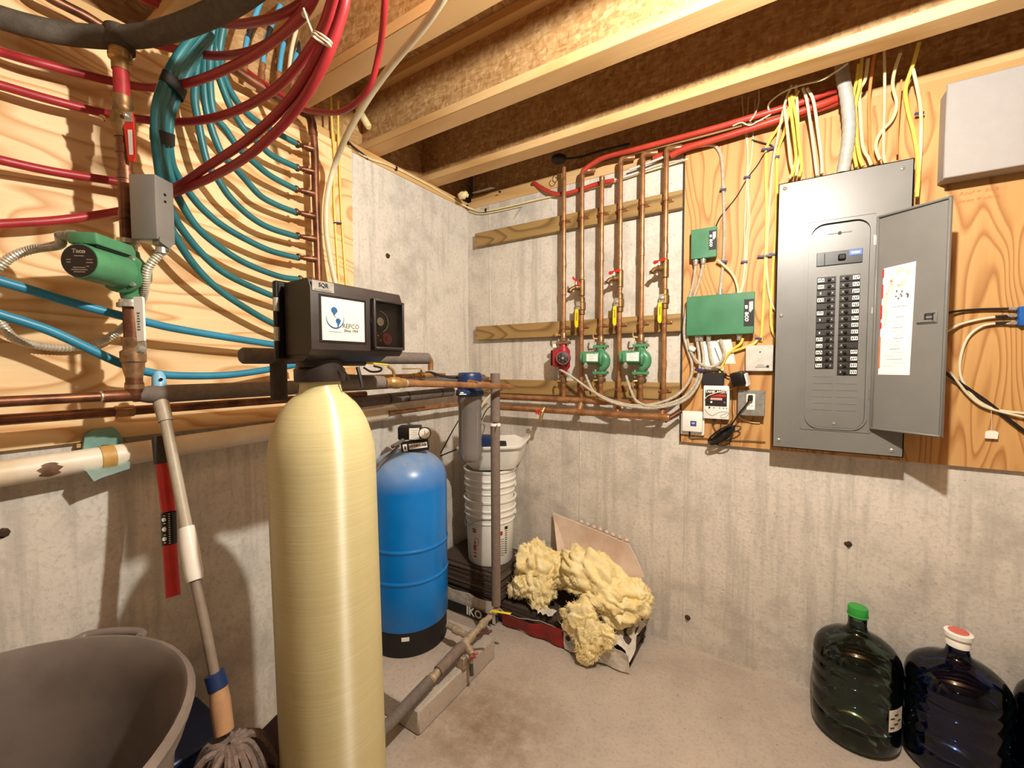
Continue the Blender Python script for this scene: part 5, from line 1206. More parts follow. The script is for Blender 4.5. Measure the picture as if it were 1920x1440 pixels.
# headers
for z, y, x0, x1, lab in ((zH1, PY, .27, 1.225, 'upper copper header beneath the pumps on the back wall'), (zH2, -.098, .25, 1.262, 'lower copper header, nearest the floor on the back wall')):
    t = thing('copper_header', lab, 'pipe', (.7, y, z))
    B().cyl((x0, y, z), (x1, y, z), .0165, 16).obj('header_tube', m_cop, t)
    B().lathe([(.0165, -.045), (.0185, -.042), (.0185, .0), (.0175, .004), (0, .006)], (x1, y, z), (1, 0, 0), 16).obj('end_cap', m_cop, t)
    for xx in (PX[0::2] if z == zH1 else PX[1::2]):
        B().lathe([(.0166, -.03), (.0188, -.028), (.0188, .028), (.0166, .03)], (xx, y, z), (1, 0, 0), 16, cap=False).obj('tee_collar', m_cop, t)
        B().tube([(xx, y, z + .01), (xx, (y + PY) / 2, z + .03), (xx, PY, z + .05)], .0135, n=12).obj('tee_branch', m_cop, t)
    B().cyl((x1 - .02, y + .01, z - .02), (x1 + .05, y + .035, z + .03), .010, 10).obj('end_nipple', m_copd, t)
t = thing('drain_tap', 'small brass tap with red wheel under the copper headers, above the concrete', 'tap', (0.606, -0.12, 1.151))
p = V((0.609, -0.12, 1.145))
B().lathe([(0, 0), (.011, 0), (.011, .02), (.014, .022), (.014, .03), (0, .03)], p + V((0, .01, .02)), (-.2, -.6, -.8), 12).obj('tap_body', m_brass, t)
B().tube([p + V((-.003, -.004, -.004)), p + V((-.008, -.012, -.024)), p + V((-.011, -.014, -.05))], .0095, n=10).obj('spout', m_brass, t)
hb = B(); hc = p + V((-.02, -.02, .0))
for k in range(5):
    an = k * 2 * PI / 5; hb.box(hc + V((math.cos(an) * .012, -.004, math.sin(an) * .010)), (.014, .006, .010), rot=(0, -an, 0), bev=.002)
hb.obj('wheel', m_redh, t, label='red tap wheel')

# red tubing along the ceiling edge above the back wall
tubing('heating_tube', [(0.811, -0.07, 2.407), (0.858, -0.07, 2.43), (0.935, -0.07, 2.45), (1.058, -0.075, 2.444), (1.257, -0.08, 2.439), (1.436, -0.085, 2.436), (1.617, -0.09, 2.437), (1.744, -0.085, 2.443), (1.822, -0.075, 2.457), (1.881, -0.06, 2.469), (1.901, -0.05, 2.496)], .0125, m_org_pex, 'orange red tube running from the second copper riser along the ceiling edge')
tubing('heating_tube', [(1.249, -0.06, 2.377), (1.325, -0.07, 2.389), (1.478, -0.075, 2.393), (1.636, -0.08, 2.401), (1.763, -0.075, 2.415), (1.848, -0.065, 2.429), (1.886, -0.05, 2.445), (1.909, -0.04, 2.478)], .0135, m_org_pex, 'lower of the two red tubes along the ceiling edge by the plywood')
tubing('heating_tube', [(1.162, -0.03, 2.4), (1.273, -0.04, 2.408), (1.432, -0.04, 2.408), (1.616, -0.045, 2.411), (1.747, -0.05, 2.414), (1.851, -0.045, 2.423), (1.887, -0.04, 2.433)], .0125, m_org_pex, 'red tube half hidden behind the two orange red ones')
tubing('heating_tube', [(0.483, -0.005, 2.451), (0.543, -0.02, 2.402), (0.615, -0.03, 2.354), (0.689, -0.03, 2.332), (0.789, -0.03, 2.335), (0.88, -0.035, 2.341), (0.97, -0.05, 2.331)], .0115, m_org_pex, 'short orange tube bending behind the first two copper risers')

# cable along the sill plate into the corner, with staples
tubing('electrical_cable', [(0.014, -0.887, 2.408), (0.012, -0.782, 2.394), (0.012, -0.633, 2.412), (0.012, -0.383, 2.414), (0.012, -0.103, 2.402)] + [(0.048, -0.016, 2.383), (0.127, -0.012, 2.355), (0.304, -0.012, 2.346), (0.487, -0.012, 2.346), (0.639, -0.012, 2.343), (0.874, -0.02, 2.334), (1.095, -0.02, 2.349), (1.317, -0.02, 2.361)], .0052, m_wire_c, 'cream cable stapled along the timber sill into the corner', 'cable', n=8)
tubing('electrical_cable', [(0.02, -0.9, 2.415), (0.016, -0.86, 2.404), (0.01, -0.78, 2.393)], .006, m_wire_b, 'short dark cable end at the top of the left concrete wall', 'cable', n=8)
tubing('electrical_cable', [(0.023, -0.012, 2.376), (0.107, -0.012, 2.343), (0.226, -0.01, 2.334), (0.414, -0.01, 2.331)], .004, m_wire_w, 'thin white cable sagging just under the corner sill', 'cable', n=8)
for p, lab in (((0.014, -0.607, 2.411), 'dark staple on the sill cable between the first joists'), ((0.014, -0.021, 2.404), 'dark staple on the sill cable just left of the corner'), ((0.153, -0.014, 2.356), 'dark staple on the sill cable just right of the corner')):
    tag(B().box(p, (.012, .012, .02), bev=.002).obj('cable_staple', m_blackm), lab, 'staple')
tubing('loose_wire', [(0.432, -0.01, 2.352), (0.413, -0.02, 2.322), (0.365, -0.02, 2.27)], .0015, m_steel, 'bent loose wire poking out below the corner sill', 'wire', n=6)
t = thing('steel_strap', 'short grey galvanized strap nailed on the rim flange near the corner', 'strap', (0.134, -0.02, 2.484))
B().box((0.171, -0.06, 2.456), (.14, .05, .004), rot=(.3, 0, 0), bev=.001).obj('strap_plate', m_steel, t)
B().lathe([(.006, 0), (.006, .012), (0, .012)], (0.271, -0.03, 2.435), (0, -1, -.3), 8).obj('clip', m_blackm, t)
t = thing('junction_box', 'black round ceiling box above the first copper riser', 'junction box', (0.686, -0.09, 2.49))
B().lathe([(0, 0), (.034, 0), (.040, .006), (.040, .022), (.03, .028), (.0, .028)], V((0.686, -0.09, 2.482)), (0, 0, 1), 20).obj('box_body', m_blackm, t)
B().tube([V((0.729, -0.09, 2.485)), V((0.809, -0.08, 2.479)), V((0.917, -0.06, 2.491)), V((1.053, -0.06, 2.485))], .006, n=8).obj('box_cable', m_wire_b, t)
tubing('loose_wire', [(0.652, -0.06, 2.44), (0.633, -0.06, 2.417), (0.641, -0.05, 2.398), (0.66, -0.05, 2.411), (0.644, -0.05, 2.426)], .002, m_wire_b, 'curled black wire end hanging under the black round box', 'wire', n=6)
for p, s_, lab in (((0.1, -0.171, 2.405), .05, 'yellow insulation scrap on the sill in the corner'), ((0.05, -0.81, 2.501), .05, 'yellow stick of foam poking out under the joist by the left sill')):
    b_ = B()
    if 'scrap' in lab: clump(b_, p, (.032, .022, .02), 3.3, sub=3)
    else: b_.lathe([(0, 0), (.016, .004), (.017, .15), (.012, .16), (0, .16)], (-0.06, -0.799, 2.672), V((0.02, -0.779, 2.532)) - V((-0.06, -0.799, 2.672)), 12)
    tag(b_.obj('insulation_scrap' if 'scrap' in lab else 'foam_stick', m_ins), lab, 'insulation')

# ================================================================ breaker panel
PY0 = -.098
X0, X1, Z0, Z1 = 1.679, 2.086, 1.058, 2.132
t = thing('breaker_panel', 'large grey breaker panel with open door mounted on the right plywood', 'breaker panel', (1.88, -.05, Z0))
B().bx((X0 + .02, -.094, Z0 + .02), (X1 - .02, -.0195, Z1 - .02)).obj('enclosure', m_grey, t)
OX0, OX1, OZ0, OZ1 = 1.792, 1.972, 1.152, 1.945      # recessed dead front
def rr(x0, x1, z0, z1, r, n=6):
    return [(cx_ + r * math.cos(a_), cz_ + r * math.sin(a_)) for cx_, cz_, a0 in ((x1 - r, z1 - r, 0), (x0 + r, z1 - r, PI / 2), (x0 + r, z0 + r, PI), (x1 - r, z0 + r, 3 * PI / 2)) for a_ in [a0 + i * PI / 2 / n for i in range(n + 1)]]
def ring(B_, outer, inner, ya, yb):
    n = len(outer); vs = [(x, y, z) for y in (ya, yb) for pl_ in (outer, inner) for x, z in pl_]
    fs = []
    for i in range(n):
        j = (i + 1) % n
        fs += [(i, j, n + j, n + i), (2 * n + i, 3 * n + i, 3 * n + j, 2 * n + j), (i, 2 * n + i, 2 * n + j, j), (n + i, n + j, 3 * n + j, 3 * n + i)]
    return B_.add(vs, fs)
def proj(poly, x0, x1, z0, z1, k=6):
    """push each point of the inner outline out to the rectangle"""
    cx_, cz_ = (OX0 + OX1) / 2, (OZ0 + OZ1) / 2; out = []
    m = 4 * (k + 1)
    for i, (x, z) in enumerate(poly):
        c = i // (k + 1); f = (i % (k + 1)) / k
        ax_, az_ = [(x1, z), (x, z1), (x0, z), (x, z0)][c], [(x, z1), (x0, z), (x, z0), (x1, z)][c]
        cor = [(x1, z1), (x0, z1), (x0, z0), (x1, z0)][c]
        out.append(tuple(ax_[q] * (1 - 2 * f) + cor[q] * 2 * f for q in (0, 1)) if f <= .5 else tuple(cor[q] * (2 - 2 * f) + az_[q] * (2 * f - 1) for q in (0, 1)))
    return out
inn = rr(OX0, OX1, OZ0, OZ1, .045)
cv = ring(B(), proj(inn, X0, X1, Z0, Z1), inn, -.106, -.100)
inn2 = rr(OX0 - .004, OX1 + .004, OZ0 - .004, OZ1 + .004, .048); inn3 = rr(OX0 - .001, OX1 + .001, OZ0 - .001, OZ1 + .001, .046)
cover = cv.obj('cover', m_grey, t, smooth=30)
ring(B(), rr(OX0 - .006, OX1 + .006, OZ0 - .006, OZ1 + .006, .05), inn, -.1115, -.100).obj('raised_lip', m_grey, cover, smooth=30)
ring(B(), rr(1.772, 1.992, 1.140, 1.962, .008), rr(1.7765, 1.9875, 1.1445, 1.9575, .006), -.1085, -.104).obj('pressed_bead', m_grey, cover)
for b0, b1 in (((X0, -.106, Z0), (X0 + .003, -.086, Z1)), ((X1 - .003, -.106, Z0), (X1, -.086, Z1)), ((X0, -.106, Z0), (X1, -.086, Z0 + .003)), ((X0, -.106, Z1 - .003), (X1, -.086, Z1))):
    B().bx(b0, b1).obj('folded_edge', m_grey, cover)
for x, z in ((X0 + .022, Z1 - .022), (X1 - .032, Z1 - .03), (X0 + .022, Z0 + .03), (X1 - .032, Z0 + .024), (X0 + .020, 1.60)):
    sc = B().lathe([(.0075, 0), (.0075, .002), (.0045, .0045), (0, .005)], (x, -.106, z), (0, -1, 0), 14).obj('cover_screw', m_chrome, t)
    B().box((x, -.1112, z), (.009, .0006, .0014), rot=(0, .5, 0)).obj('screw_slot', m_ink, sc)
df = B().bx((OX0 - .002, -.0985, OZ0 - .002), (OX1 + .002, -.0965, OZ1 + .002)).obj('dead_front', m_grey, t)
tx = (OX0 + OX1) / 2
B().box((tx, -.0992, OZ1 - .040), (.075, .001, .003)).obj('slot', m_inkg, df)
B().lathe([(.006, 0), (.006, .003), (0, .003)], (tx, -.0985, OZ1 - .040), (0, -1, 0), 12).obj('latch_screw', m_ink, df)
B().lathe([(.006, 0), (.006, .003), (0, .003)], (tx, -.0985, OZ0 + .018), (0, -1, 0), 12).obj('lower_screw', m_chrome, df)
mb = B().bx((1.812, -.104, 1.785), (1.952, -.098, 1.836), bev=.001).obj('main_breaker', m_black, t)
B().bx((1.836, -.1045, 1.786), (1.838, -.1035, 1.832)).obj('joint_line', m_dark, mb)
B().bx((1.878, -.116, 1.80), (1.902, -.104, 1.822), bev=.004).obj('main_switch', m_blackm, mb)
bl = B().bx((1.912, -.1055, 1.814), (1.950, -.104, 1.834)).obj('blue_sticker', M('blue_sticker', '#3c64d8', .4), mb)
B().bx((1.918, -.1062, 1.820), (1.944, -.1054, 1.827)).obj('sticker_print', m_label, mb)
m_brk = M('breaker_black', '#221d1a', .5, var=.2, vs=60)
m_brk2 = M('breaker_face', '#3a332e', .5, var=.2, vs=60)
rnd = random.Random(5)
def breaker(x0, x1, z, left, lab):
    d = -1 if left else 1
    br = B().bx((x0, -.1035, z - .0115), (x1, -.098, z + .0115), bev=.0008).obj('breaker', m_brk, t)
    w = x1 - x0; xs = (x1 - .017) if left else (x0 + .017)
    B().bx((xs - .013, -.1055, z - .008), (xs + .013, -.1035, z + .008), bev=.001).obj('switch_bed', m_brk2, br)
    B().box((xs + (-.004 if left else .004), -.109, z), (.010, .010, .009), rot=(0, 0, .35 * d), bev=.0015).obj('toggle', m_blackm, br)
    B().box((xs + (.007 if left else -.007), -.1057, z), (.002, .001, .004)).obj('on_mark', m_label, br)
    xl = (x0 + .012) if left else (x1 - .012)
    if lab == 1:
        s_ = B().bx((xl - .010, -.1042, z - .007), (xl + .010, -.1034, z + .007)).obj('number_sticker', m_label, br)
        for q in range(3): B().box((xl - .006 + q * .006, -.1046, z + rnd.uniform(-.002, .002)), (.003, .0004, rnd.uniform(.006, .010)), rot=(0, rnd.uniform(-.5, .5), 0)).obj('print_mark', m_ink, br)
    elif lab == 2:
        B().bx((xl - .002, -.1042, z - .004), (xl + .002, -.1034, z + .004)).obj('white_dot', m_label, br)
for i, lab in enumerate([1, 1, 2, 1, 0, 1, 2, 0, 2, 1, 1, 1, 1, 1]): breaker(1.8155, 1.8745, 1.7295 - i * .02565, True, lab)
for i, lab in enumerate([1, 1, 1, 1, 1, 1, 1, 1, 1, 1, 0, 1, 1, 1, 1]): breaker(1.8865, 1.9475, 1.7300 - i * .02565, False, lab)
for i in range(6):
    for x0, x1 in ((1.812, 1.874), (1.887, 1.949)):
        if i == 0 and x0 > 1.88: continue
        B().box(((x0 + x1) / 2, -.0992, 1.352 - i * .0262), (x1 - x0, .0012, .003), bev=.0005).obj('knockout_edge', m_grey, df)
for z, hh in ((1.86, .018), (1.60, .012), (1.285, .018)):
    B().bx((1.982, -.1085, z - hh), (1.986, -.106, z + hh)).obj('hinge_slot', m_chrome if z > 1.5 else m_inkg, t)
# the open door
hx, fz0, fz1 = 1.992, 1.157, 1.942
du = (V((2.156, -.236, 0)) - V((hx, -.110, 0))); W_ = du.length; du.normalize(); dn = V((du.y, -du.x, 0))
if dn.y > 0: dn = -dn
dc = V((hx, -.110, (fz0 + fz1) / 2)) + du * W_ / 2
door = B().box(dc, (W_, .002, fz1 - fz0), axes=(du, -dn, (0, 0, 1))).obj('door', m_grey, t)
for a_, b_, zz in ((0, W_, fz1 - .004), (0, W_, fz0 + .004)):
    B().box(V((hx, -.110, zz)) + du * W_ / 2 + dn * .005, (W_, .010, .008), axes=(du, -dn, (0, 0, 1)), bev=.003).obj('rolled_edge', m_grey, door)
for s_ in (.003, W_ - .004):
    B().box(V((hx, -.110, (fz0 + fz1) / 2)) + du * s_ + dn * .005, (.008, .010, fz1 - fz0), axes=(du, -dn, (0, 0, 1)), bev=.003).obj('rolled_edge', m_grey, door)
def dpt(u, z, o=.0016): return V((hx, -.110, z)) + du * u + dn * o
lab = B().prism([(.018, 1.362), (.112, 1.362), (.118, 1.753), (.024, 1.748)], dpt(0, 0), du, (0, 0, 1), -.0006 if du.cross(V((0, 0, 1))).dot(dn) < 0 else .0006).obj('circuit_label', m_whitep, door, label='cream paper circuit directory')
def mark(u, z, w, h, m): B().box(dpt(u, z, .0026), (w, .0005, h), axes=(du, -dn, (0, 0, 1))).obj('label_print', m, door)
for z0, z1, m in ((1.715, 1.745, m_inkr), (1.64, 1.69, m_inkr), (1.565, 1.615, m_inkr), (1.53, 1.552, m_inkr), (1.385, 1.50, M('orange_ink', '#c06a3a', .6))):
    mark(.0235 - (1.75 - (z0 + z1) / 2) * .012, (z0 + z1) / 2, .006, z1 - z0, m)
m_fade = M('faded_print', '#d9c3ae', .7); m_pinkp = M('pale_pink_print', '#efcdbd', .7)
mark(.034, 1.60, .010, .12, m_pinkp); mark(.046, 1.665, .02, .03, m_pinkp)
for k in range(10): mark(rnd.uniform(.045, .10), rnd.uniform(1.66, 1.735), rnd.uniform(.008, .016), rnd.uniform(.008, .02), m_fade)
for k in range(9): mark(rnd.uniform(.05, .10), rnd.uniform(1.625, 1.66), .005, rnd.uniform(.004, .014), m_inkg)
for k in range(18): mark(rnd.uniform(.05, .085), 1.605 - k * .0125, rnd.uniform(.02, .05), .0014, m_fade if k % 3 else m_inkg)
B().box(dpt(.155, 1.555, .003), (.052, .004, .036), axes=(du, -dn, (0, 0, 1)), bev=.001).obj('latch_plate', m_grey, door)
for u, z, w, h in ((.150, 1.56, .004, .02), (.162, 1.565, .018, .003), (.162, 1.552, .02, .003), (.170, 1.558, .003, .024), (.152, 1.541, .05, .0016), (.164, 1.57, .024, .002)):
    B().box(dpt(u, z, .0055), (w, .003, h), axes=(du, -dn, (0, 0, 1))).obj('latch_part', m_ink, door)
# thick grey conduit and cables into the top
t = thing('service_conduit', 'thick grey flexible conduit dropping into the top of the grey panel', 'conduit', (1.894, -0.06, 2.155))
cp = [(1.867, -0.115, 2.549), (1.874, -0.115, 2.488), (1.89, -0.105, 2.4), (1.902, -0.08, 2.311), (1.9, -0.06, 2.231), (1.889, -0.06, 2.142)]
B().tube(cp, .0222, n=18, k=10, rr=lambda i, N: .0215 + .0009 * math.sin(i * 1.9)).obj('sleeve', M('grey_white_conduit', '#aaa89f', .42, var=.1), t)
G = 'yellow and cream cables fanning down to the top of the grey panel'
cabs = [
 ([(1.737, -0.125, 2.471), (1.705, -0.11, 2.418), (1.678, -0.07, 2.383), (1.637, -0.03, 2.336), (1.63, -0.025, 2.274), (1.638, -0.025, 2.003), (1.634, -0.024, 1.686), (1.628, -0.024, 1.502)], m_wire_y, .0058, 'leftmost thick yellow cable running straight down past the panel side'),
 ([(1.725, -0.13, 2.452), (1.706, -0.115, 2.394), (1.693, -0.065, 2.348), (1.672, -0.03, 2.294), (1.671, -0.025, 2.197), (1.673, -0.024, 1.997), (1.664, -0.024, 1.774), (1.664, -0.03, 1.569), (1.697, -0.035, 1.499), (1.722, -0.05, 1.475)], m_wire_y, .0055, 'yellow cable descending along the left edge of the grey panel'),
 ([(1.714, -0.135, 2.494), (1.691, -0.115, 2.43), (1.658, -0.06, 2.252), (1.649, -0.024, 2.136), (1.644, -0.024, 1.98), (1.642, -0.024, 1.822), (1.664, -0.03, 1.659), (1.709, -0.05, 1.605)], m_wire_c, .0045, 'cream cable curling into the left side of the panel'),
 ([(1.691, -0.125, 2.425), (1.703, -0.105, 2.348), (1.717, -0.07, 2.233), (1.726, -0.06, 2.188), (1.715, -0.07, 2.159)], m_wire_c, .0056, 'cream cable just right of the staples'),
 ([(1.707, -0.135, 2.456), (1.716, -0.115, 2.391), (1.73, -0.075, 2.302), (1.736, -0.06, 2.232), (1.723, -0.07, 2.164)], m_wire_y, .0056, 'yellow cable bending left into the panel top'),
 ([(1.714, -0.14, 2.455), (1.732, -0.12, 2.373), (1.745, -0.08, 2.285), (1.756, -0.06, 2.206), (1.748, -0.07, 2.158)], m_wire_y, .0056, 'yellow cable with black printing left of the white pair'),
 ([(1.728, -0.125, 2.495), (1.735, -0.11, 2.419), (1.742, -0.075, 2.33), (1.748, -0.055, 2.252), (1.737, -0.07, 2.165)], m_wire_c, .0048, 'straight cream cable behind the yellow ones'),
 ([(1.751, -0.125, 2.477), (1.766, -0.11, 2.429), (1.786, -0.075, 2.317), (1.804, -0.06, 2.184), (1.808, -0.07, 2.148)], m_wire_w, .0054, 'left cable of the white pair'),
 ([(1.764, -0.125, 2.472), (1.787, -0.11, 2.422), (1.807, -0.075, 2.311), (1.821, -0.06, 2.211), (1.823, -0.07, 2.152)], m_wire_w, .0054, 'right cable of the white pair'),
 ([(1.919, -0.125, 2.504), (1.917, -0.11, 2.457), (1.913, -0.075, 2.419), (1.915, -0.045, 2.333), (1.921, -0.05, 2.229), (1.93, -0.07, 2.151)], m_wire_y, .0056, 'yellow cable hugging the right side of the grey conduit'),
 ([(1.928, -0.125, 2.52), (1.926, -0.11, 2.434), (1.92, -0.075, 2.377), (1.93, -0.045, 2.269), (1.939, -0.06, 2.19), (1.949, -0.07, 2.15)], m_wire_y, .0056, 'second yellow cable right of the grey conduit'),
 ([(1.946, -0.125, 2.513), (1.941, -0.11, 2.448), (1.931, -0.075, 2.428), (1.939, -0.045, 2.346), (1.949, -0.05, 2.231), (1.964, -0.065, 2.18), (1.973, -0.07, 2.148)], m_wire_c, .0056, 'cream cable with a kink right of the grey conduit'),
 ([(1.964, -0.125, 2.525), (1.959, -0.11, 2.461), (1.959, -0.075, 2.384), (1.967, -0.045, 2.298), (1.971, -0.055, 2.204), (1.986, -0.07, 2.148)], m_wire_o, .005, 'dull orange cable among the yellow ones'),
 ([(1.99, -0.125, 2.524), (1.996, -0.11, 2.447), (2.004, -0.075, 2.35), (2.009, -0.045, 2.266), (2.009, -0.06, 2.178), (2.013, -0.07, 2.145)], m_wire_c, .0044, 'straight thin cream cable right of the orange one'),
 ([(2.034, -0.125, 2.498), (2.024, -0.11, 2.456), (2.025, -0.075, 2.419), (2.043, -0.045, 2.362), (2.031, -0.045, 2.308), (1.999, -0.045, 2.269), (1.986, -0.055, 2.219), (1.997, -0.07, 2.161)], m_wire_c, .0054, 'cream cable making a wide S bend above the panel'),
 ([(2.082, -0.125, 2.516), (2.072, -0.11, 2.456), (2.061, -0.075, 2.397), (2.074, -0.045, 2.333), (2.091, -0.045, 2.252), (2.105, -0.045, 2.162), (2.109, -0.05, 2.084), (2.103, -0.07, 2.002)], m_wire_y, .006, 'thick yellow cable passing the right corner of the grey panel'),
 ([(2.071, -0.115, 2.436), (2.086, -0.105, 2.372), (2.104, -0.07, 2.311), (2.114, -0.04, 2.238), (2.112, -0.045, 2.123), (2.103, -0.06, 2.024)], m_wire_c, .0052, 'cream cable beside the right corner of the grey panel'),
 ([(2.043, -0.105, 2.415), (2.04, -0.095, 2.272), (2.047, -0.06, 2.172)], m_wire_o, .003, 'thin orange cable hanging above the panel top'),
]
for a, m, r_, lab_ in cabs: tubing('electrical_cable', a, r_, m, lab_, 'cable', G, n=8, k=5)
for p, lab_ in (((1.626, -0.028, 2.316), 'dark blue staple on the leftmost yellow cable, upper left of the panel'), ((1.653, -0.028, 2.313), 'dark blue staple just right of the leftmost yellow cable staple'), ((1.667, -0.028, 2.274), 'dark blue staple a little lower on the second yellow cable'),
               ((2.105, -0.045, 2.306), 'dark blue staple above the right corner of the grey panel'), ((1.562, -0.024, 2.217), 'dark blue staple on the thin white wires above the green boxes'), ((1.469, -0.03, 2.182), 'dark blue staple on the armoured conduit at the plywood edge'),
               ((1.479, -0.03, 1.863), 'dark blue staple on the armoured conduit beside the small green box'), ((1.558, -0.024, 1.853), 'dark blue staple on the thin white wires beside the small green box'), ((1.621, -0.026, 1.867), 'dark blue staple on the yellow cable level with the small green box'),
               ((1.649, -0.026, 1.866), 'left dark blue staple touching the grey panel edge'), ((1.664, -0.026, 1.87), 'right dark blue staple touching the grey panel edge'), ((1.618, -0.03, 1.513), 'dark blue staple below the large green box')):
    tag(B().box((p[0], p[1] - .006, p[2]), (.026, .005, .009), rot=(0, .1, 0), bev=.001).obj('cable_staple', m_staple), lab_, 'staple')
# thin white communication wires and a dark pair
G = 'thin white wires running down to the large green box'
for k, a in enumerate(([(1.535, -0.03, 2.569), (1.545, -0.026, 2.454), (1.562, -0.024, 2.314), (1.56, -0.024, 2.217), (1.557, -0.024, 2.064), (1.556, -0.024, 1.972), (1.558, -0.024, 1.853), (1.552, -0.03, 1.762), (1.542, -0.05, 1.709)], [(1.56, -0.03, 2.556), (1.558, -0.026, 2.428), (1.562, -0.024, 2.314), (1.564, -0.024, 2.216), (1.567, -0.024, 2.062), (1.564, -0.024, 1.97), (1.561, -0.024, 1.853), (1.556, -0.03, 1.762), (1.546, -0.05, 1.711)], [(1.586, -0.03, 2.538), (1.582, -0.026, 2.421), (1.575, -0.024, 2.288), (1.564, -0.024, 2.216), (1.573, -0.024, 2.061), (1.571, -0.024, 1.969), (1.565, -0.024, 1.852), (1.564, -0.03, 1.784), (1.55, -0.05, 1.713)])):
    tubing('signal_wire', a, .0026, m_wire_w, ('left', 'middle', 'right')[k] + ' one of three thin white wires stapled above the large green box', 'wire', G, n=6, k=5)
tubing('signal_wire', [(1.712, -0.04, 2.365), (1.679, -0.035, 2.323), (1.647, -0.03, 2.312), (1.622, -0.03, 2.296), (1.599, -0.024, 2.26), (1.564, -0.024, 2.216), (1.52, -0.024, 2.141), (1.462, -0.03, 2.069), (1.444, -0.05, 2.022)], .0024, m_wire_b, 'black wire crossing from the yellow cables to the small green box', 'wire', n=6)
tubing('signal_wire', [(1.577, -0.03, 2.371), (1.621, -0.03, 2.345), (1.649, -0.03, 2.329), (1.661, -0.026, 2.31)], .0024, m_wire_b, 'short loose black wire end beside the upper staples', 'wire', n=6)
tubing('signal_wire', [(1.876, -0.24, 2.456), (1.848, -0.23, 2.447), (1.804, -0.21, 2.441), (1.74, -0.18, 2.46), (1.689, -0.16, 2.465), (1.649, -0.14, 2.456), (1.636, -0.11, 2.451), (1.645, -0.09, 2.426)], .0034, m_wire_w, 'white wire looping from the grey conduit over the yellow cables', 'wire', n=8)
for a, lab_ in (([(1.508, -0.1, 2.417), (1.54, -0.1, 2.421), (1.57, -0.1, 2.401), (1.599, -0.1, 2.407), (1.643, -0.09, 2.426)], 'white wire resting along the red tubes, left end'), ([(1.601, -0.08, 2.542), (1.601, -0.09, 2.483), (1.588, -0.1, 2.438), (1.571, -0.1, 2.416)], 'white wire hanging behind the joist onto the red tubes')):
    tubing('signal_wire', a, .003, m_wire_w, lab_, 'wire', n=6)

# flat white box at the upper right
t = thing('white_cabinet', 'plain white flat cabinet above the pencil notes on the right plywood', 'cabinet', (2.45, -.06, 2.05))
m_cab = M('greyish_white_paint', '#a29b96', .65, var=.03)
B().bx((2.165, -.105, 2.045), (2.80, -.0195, 2.352), bev=.004).obj('body', m_cab, t)
B().bx((2.160, -.112, 2.040), (2.805, -.103, 2.357), bev=.003).obj('front_panel', m_cab, t)
def hand(s, px, size):
    pass
nt = thing('pencil_note', 'faint red handwritten note on the plywood under the white cabinet', 'handwriting', (2.26, -.0195, 1.97))
m_pen = M('faded_red_pencil', '#bd7a48', .8)
o = V((2.227, -0.02, 2))
text('Roof =  blue', 'lettering', m_pen, nt, o + V((.045, 0, .004)), (1, 0, .02), (0, 0, 1), .019, shear=.2, ext=.0002)
text('down = white', 'lettering', m_pen, nt, o + V((.045, 0, -.022)), (1, 0, .02), (0, 0, 1), .018, shear=.2, ext=.0002)

# green control boxes
def green_box(lab, x0, x1, z0, z1, d, plate, cat='control box'):
    t = thing('zone_control_box', lab, cat, ((x0 + x1) / 2, -.04, z0))
    B().bx((x0 + .004, -d + .006, z0 + .004), (x1 - .004, -.0195, z1 - .004)).obj('back_box', m_green, t)
    cvr = B().bx((x0, -d, z0), (x1, -d + .022, z1), bev=.002).obj('cover', m_green, t)
    px0, px1, pz0, pz1 = plate
    B().bx((px0, -d - .001, pz0), (px1, -d + .0005, pz1), bev=.0004).obj('logo_plate', m_ink, cvr)
    w = px1 - px0; zz = pz1 - (pz1 - pz0) * .12; xc = (px0 + px1) / 2
    h = pz1 - pz0
    # heavy T with speed lines, then the rest of the word, reading downward
    B().prism([(0, 0), (.30 * w, 0), (.30 * w, -.13 * h), (.05 * w, -.13 * h)], (xc - .42 * w, -d - .0012, zz - .10 * h), (1, 0, 0), (0, 0, 1), .0005).obj('logo_stroke', m_label, cvr)
    B().prism([(0, 0), (.10 * w, 0), (.10 * w, -.36 * h), (0, -.36 * h)], (xc + .02 * w, -d - .0012, zz + .02 * h), (1, 0, 0), (0, 0, 1), .0005).obj('logo_stroke', m_label, cvr)
    for k in range(3):
        B().prism([(0, 0), (.07 * w, 0), (.07 * w, -(.40 - .05 * k) * h), (0, -(.40 - .05 * k) * h)], (xc + (.14 + .10 * k) * w, -d - .0012, zz + .03 * h), (1, 0, 0), (0, 0, 1), .0005).obj('logo_stroke', m_label, cvr)
    text('aco', 'lettering', m_label, cvr, (xc - .14 * w, -d - .0014, pz0 + h * .36), (0, 0, -1), (1, 0, 0), w * .78, bold=w * .02, shear=.15)
    return t
gb1 = green_box('small green zone control box on the plywood beside the copper risers', 1.343, 1.450, 1.884, 2.018, .062, (1.418, 1.4485, 1.916, 2.002))
gb2 = green_box('large green zone control box below the small one, left of the panel', 1.330, 1.602, 1.534, 1.713, .072, (1.563, 1.600, 1.566, 1.682))
def conn(t, x, z, dn=-1, y=-.045, m=m_chrome):
    B().lathe([(0, 0), (.0125, 0), (.0125, .008), (.010, .010), (.010, .022), (.0085, .026), (0, .026)], (x, y, z), (0, 0, dn), 12).obj('conduit_connector', m, t)
for x in (1.362, 1.394): conn(gb1, x, 1.884)
for x in (1.373, 1.390, 1.422): conn(gb2, x, 1.534)
conn(gb2, 1.545, 1.534); conn(gb2, 1.466, 1.713, 1)
G = 'armoured conduits between the green boxes and the pumps'
AC = .0062
